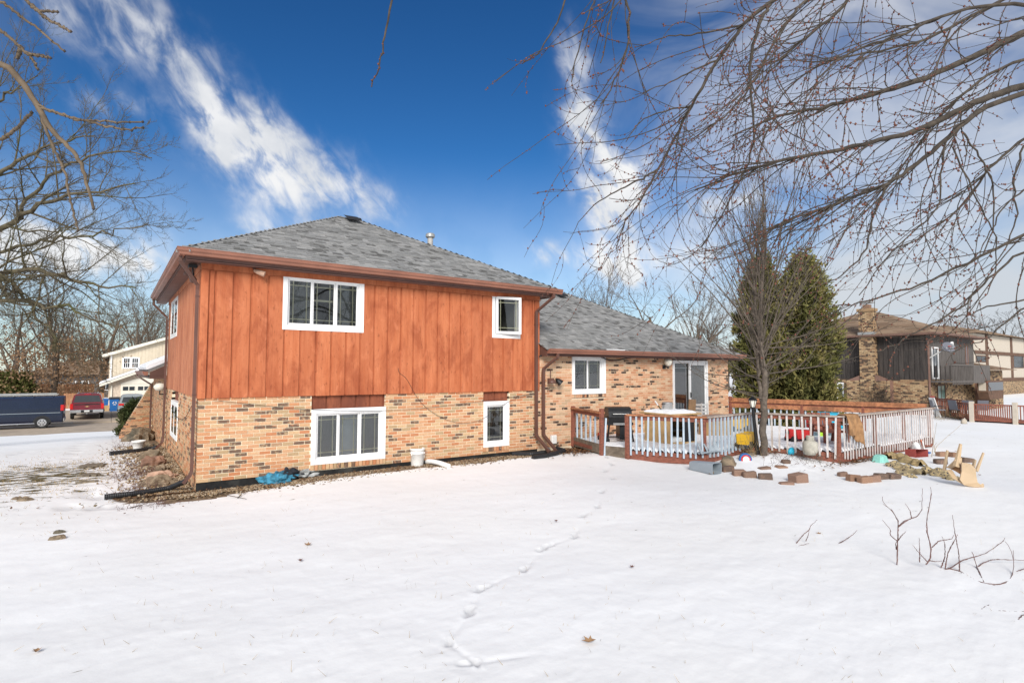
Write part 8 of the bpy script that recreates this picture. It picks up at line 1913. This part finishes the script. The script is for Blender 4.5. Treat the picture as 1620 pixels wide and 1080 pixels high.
# single fallen leaves on the snow
LAB = [((486, 863), 'brown curled leaf on the snow in front of the wide lower window'), ((880, 825), 'brown leaf on the snow beside the animal tracks'), ((931, 1017), 'red-brown leaf near the bottom of the picture'), ((475, 888), 'small dry leaf below the curled leaf'), ((58, 1032), 'dark leaf in the lower left corner of the snow'),
       ((1000, 898), 'reddish leaf fragment right of the animal tracks'), ((1295, 845), 'dark leaf on the snow near the forked twig'), ((1550, 752), 'small red leaf right of the upturned chair'), ((1512, 714), 'small brown leaf behind the upturned chair')]
for k, ((px, py), lab) in enumerate(LAB):
    p = G(px, py); rr_ = random.Random(k); mb = MB(); s = .035 if k not in (0, 2) else .055; a = rr_.uniform(0, 6)
    outl = [(1.0, 0), (.5, .35), (.45, .8), (.1, .4), (-.5, .75), (-.35, .25), (-1, 0), (-.35, -.25), (-.5, -.7), (.1, -.4), (.5, -.8), (.5, -.3)]
    V = [(s * (x * math.cos(a) - y * math.sin(a)), s * (x * math.sin(a) + y * math.cos(a)), .012 + s * .5 * abs(y) + s * .25 * x * x) for x, y in outl] + [(0, 0, .008)]
    mb.add(V, [(i, (i + 1) % 12, 12) for i in range(12)]); o = mb.build('fallen_leaf', 'dead_leaf', None, local=True, org=tuple(p), label=lab, cat='leaf', group='fallen leaves on the snow')
    o.data.materials[0] = MATS['bud'] if k % 2 else MATS['cardboard']
# grass blades where the snow has thinned
n = 5200; gg = G(70, 752); x = r.normal(gg[0], 1.0, n); y = r.normal(gg[1], 1.7, n); keep = vnoise(x * 3.5, y * 9, 5) > .55; x, y = x[keep], y[keep]; n = len(x)
P_ = np.stack([x, y, gz(x, y) + .005], -1); d = r.normal(0, .7, (n, 3)); d[:, 2] = 1; d /= np.linalg.norm(d, axis=1)[:, None]; e = np.cross(d, r.normal(0, 1, (n, 3))); e /= np.linalg.norm(e, axis=1)[:, None]; h = r.uniform(.025, .06, (n, 1))
V_ = np.stack([P_ - e * .004, P_ + e * .004, P_ + d * h + e * .001, P_ + d * h - e * .001], 1).reshape(-1, 3); fast_mesh('grass', V_, np.arange(n * 4).reshape(-1, 4), 'old_fabric', label='short brown-green grass showing through the thin snow at left', cat='grass', kind='stuff')
n = 900; aa = np.radians(r.uniform(-8, 80, n)); dd_ = np.exp(r.uniform(math.log(2.2), math.log(11), n)); x, y = dd_ * np.sin(aa), dd_ * np.cos(aa); ok = (y < Y0 - .6) & ~((x > 9.3) & (y > 5.6)); x, y = x[ok], y[ok]; n = len(x)
P_ = np.stack([x, y, gz(x, y) - .005], -1); d = r.normal(0, .8, (n, 3)); d[:, 2] = 1; d /= np.linalg.norm(d, axis=1)[:, None]; e = np.cross(d, r.normal(0, 1, (n, 3))); e /= np.linalg.norm(e, axis=1)[:, None]; h = r.uniform(.02, .075, (n, 1))
V_ = np.stack([P_ - e * .0016, P_ + e * .0016, P_ + d * h + e * .0006, P_ + d * h - e * .0006], 1).reshape(-1, 3); fast_mesh('snow_stubble', V_, np.arange(n * 4).reshape(-1, 4), 'old_fabric', label='sparse grass stalks poking out of the snow', cat='grass', kind='stuff')
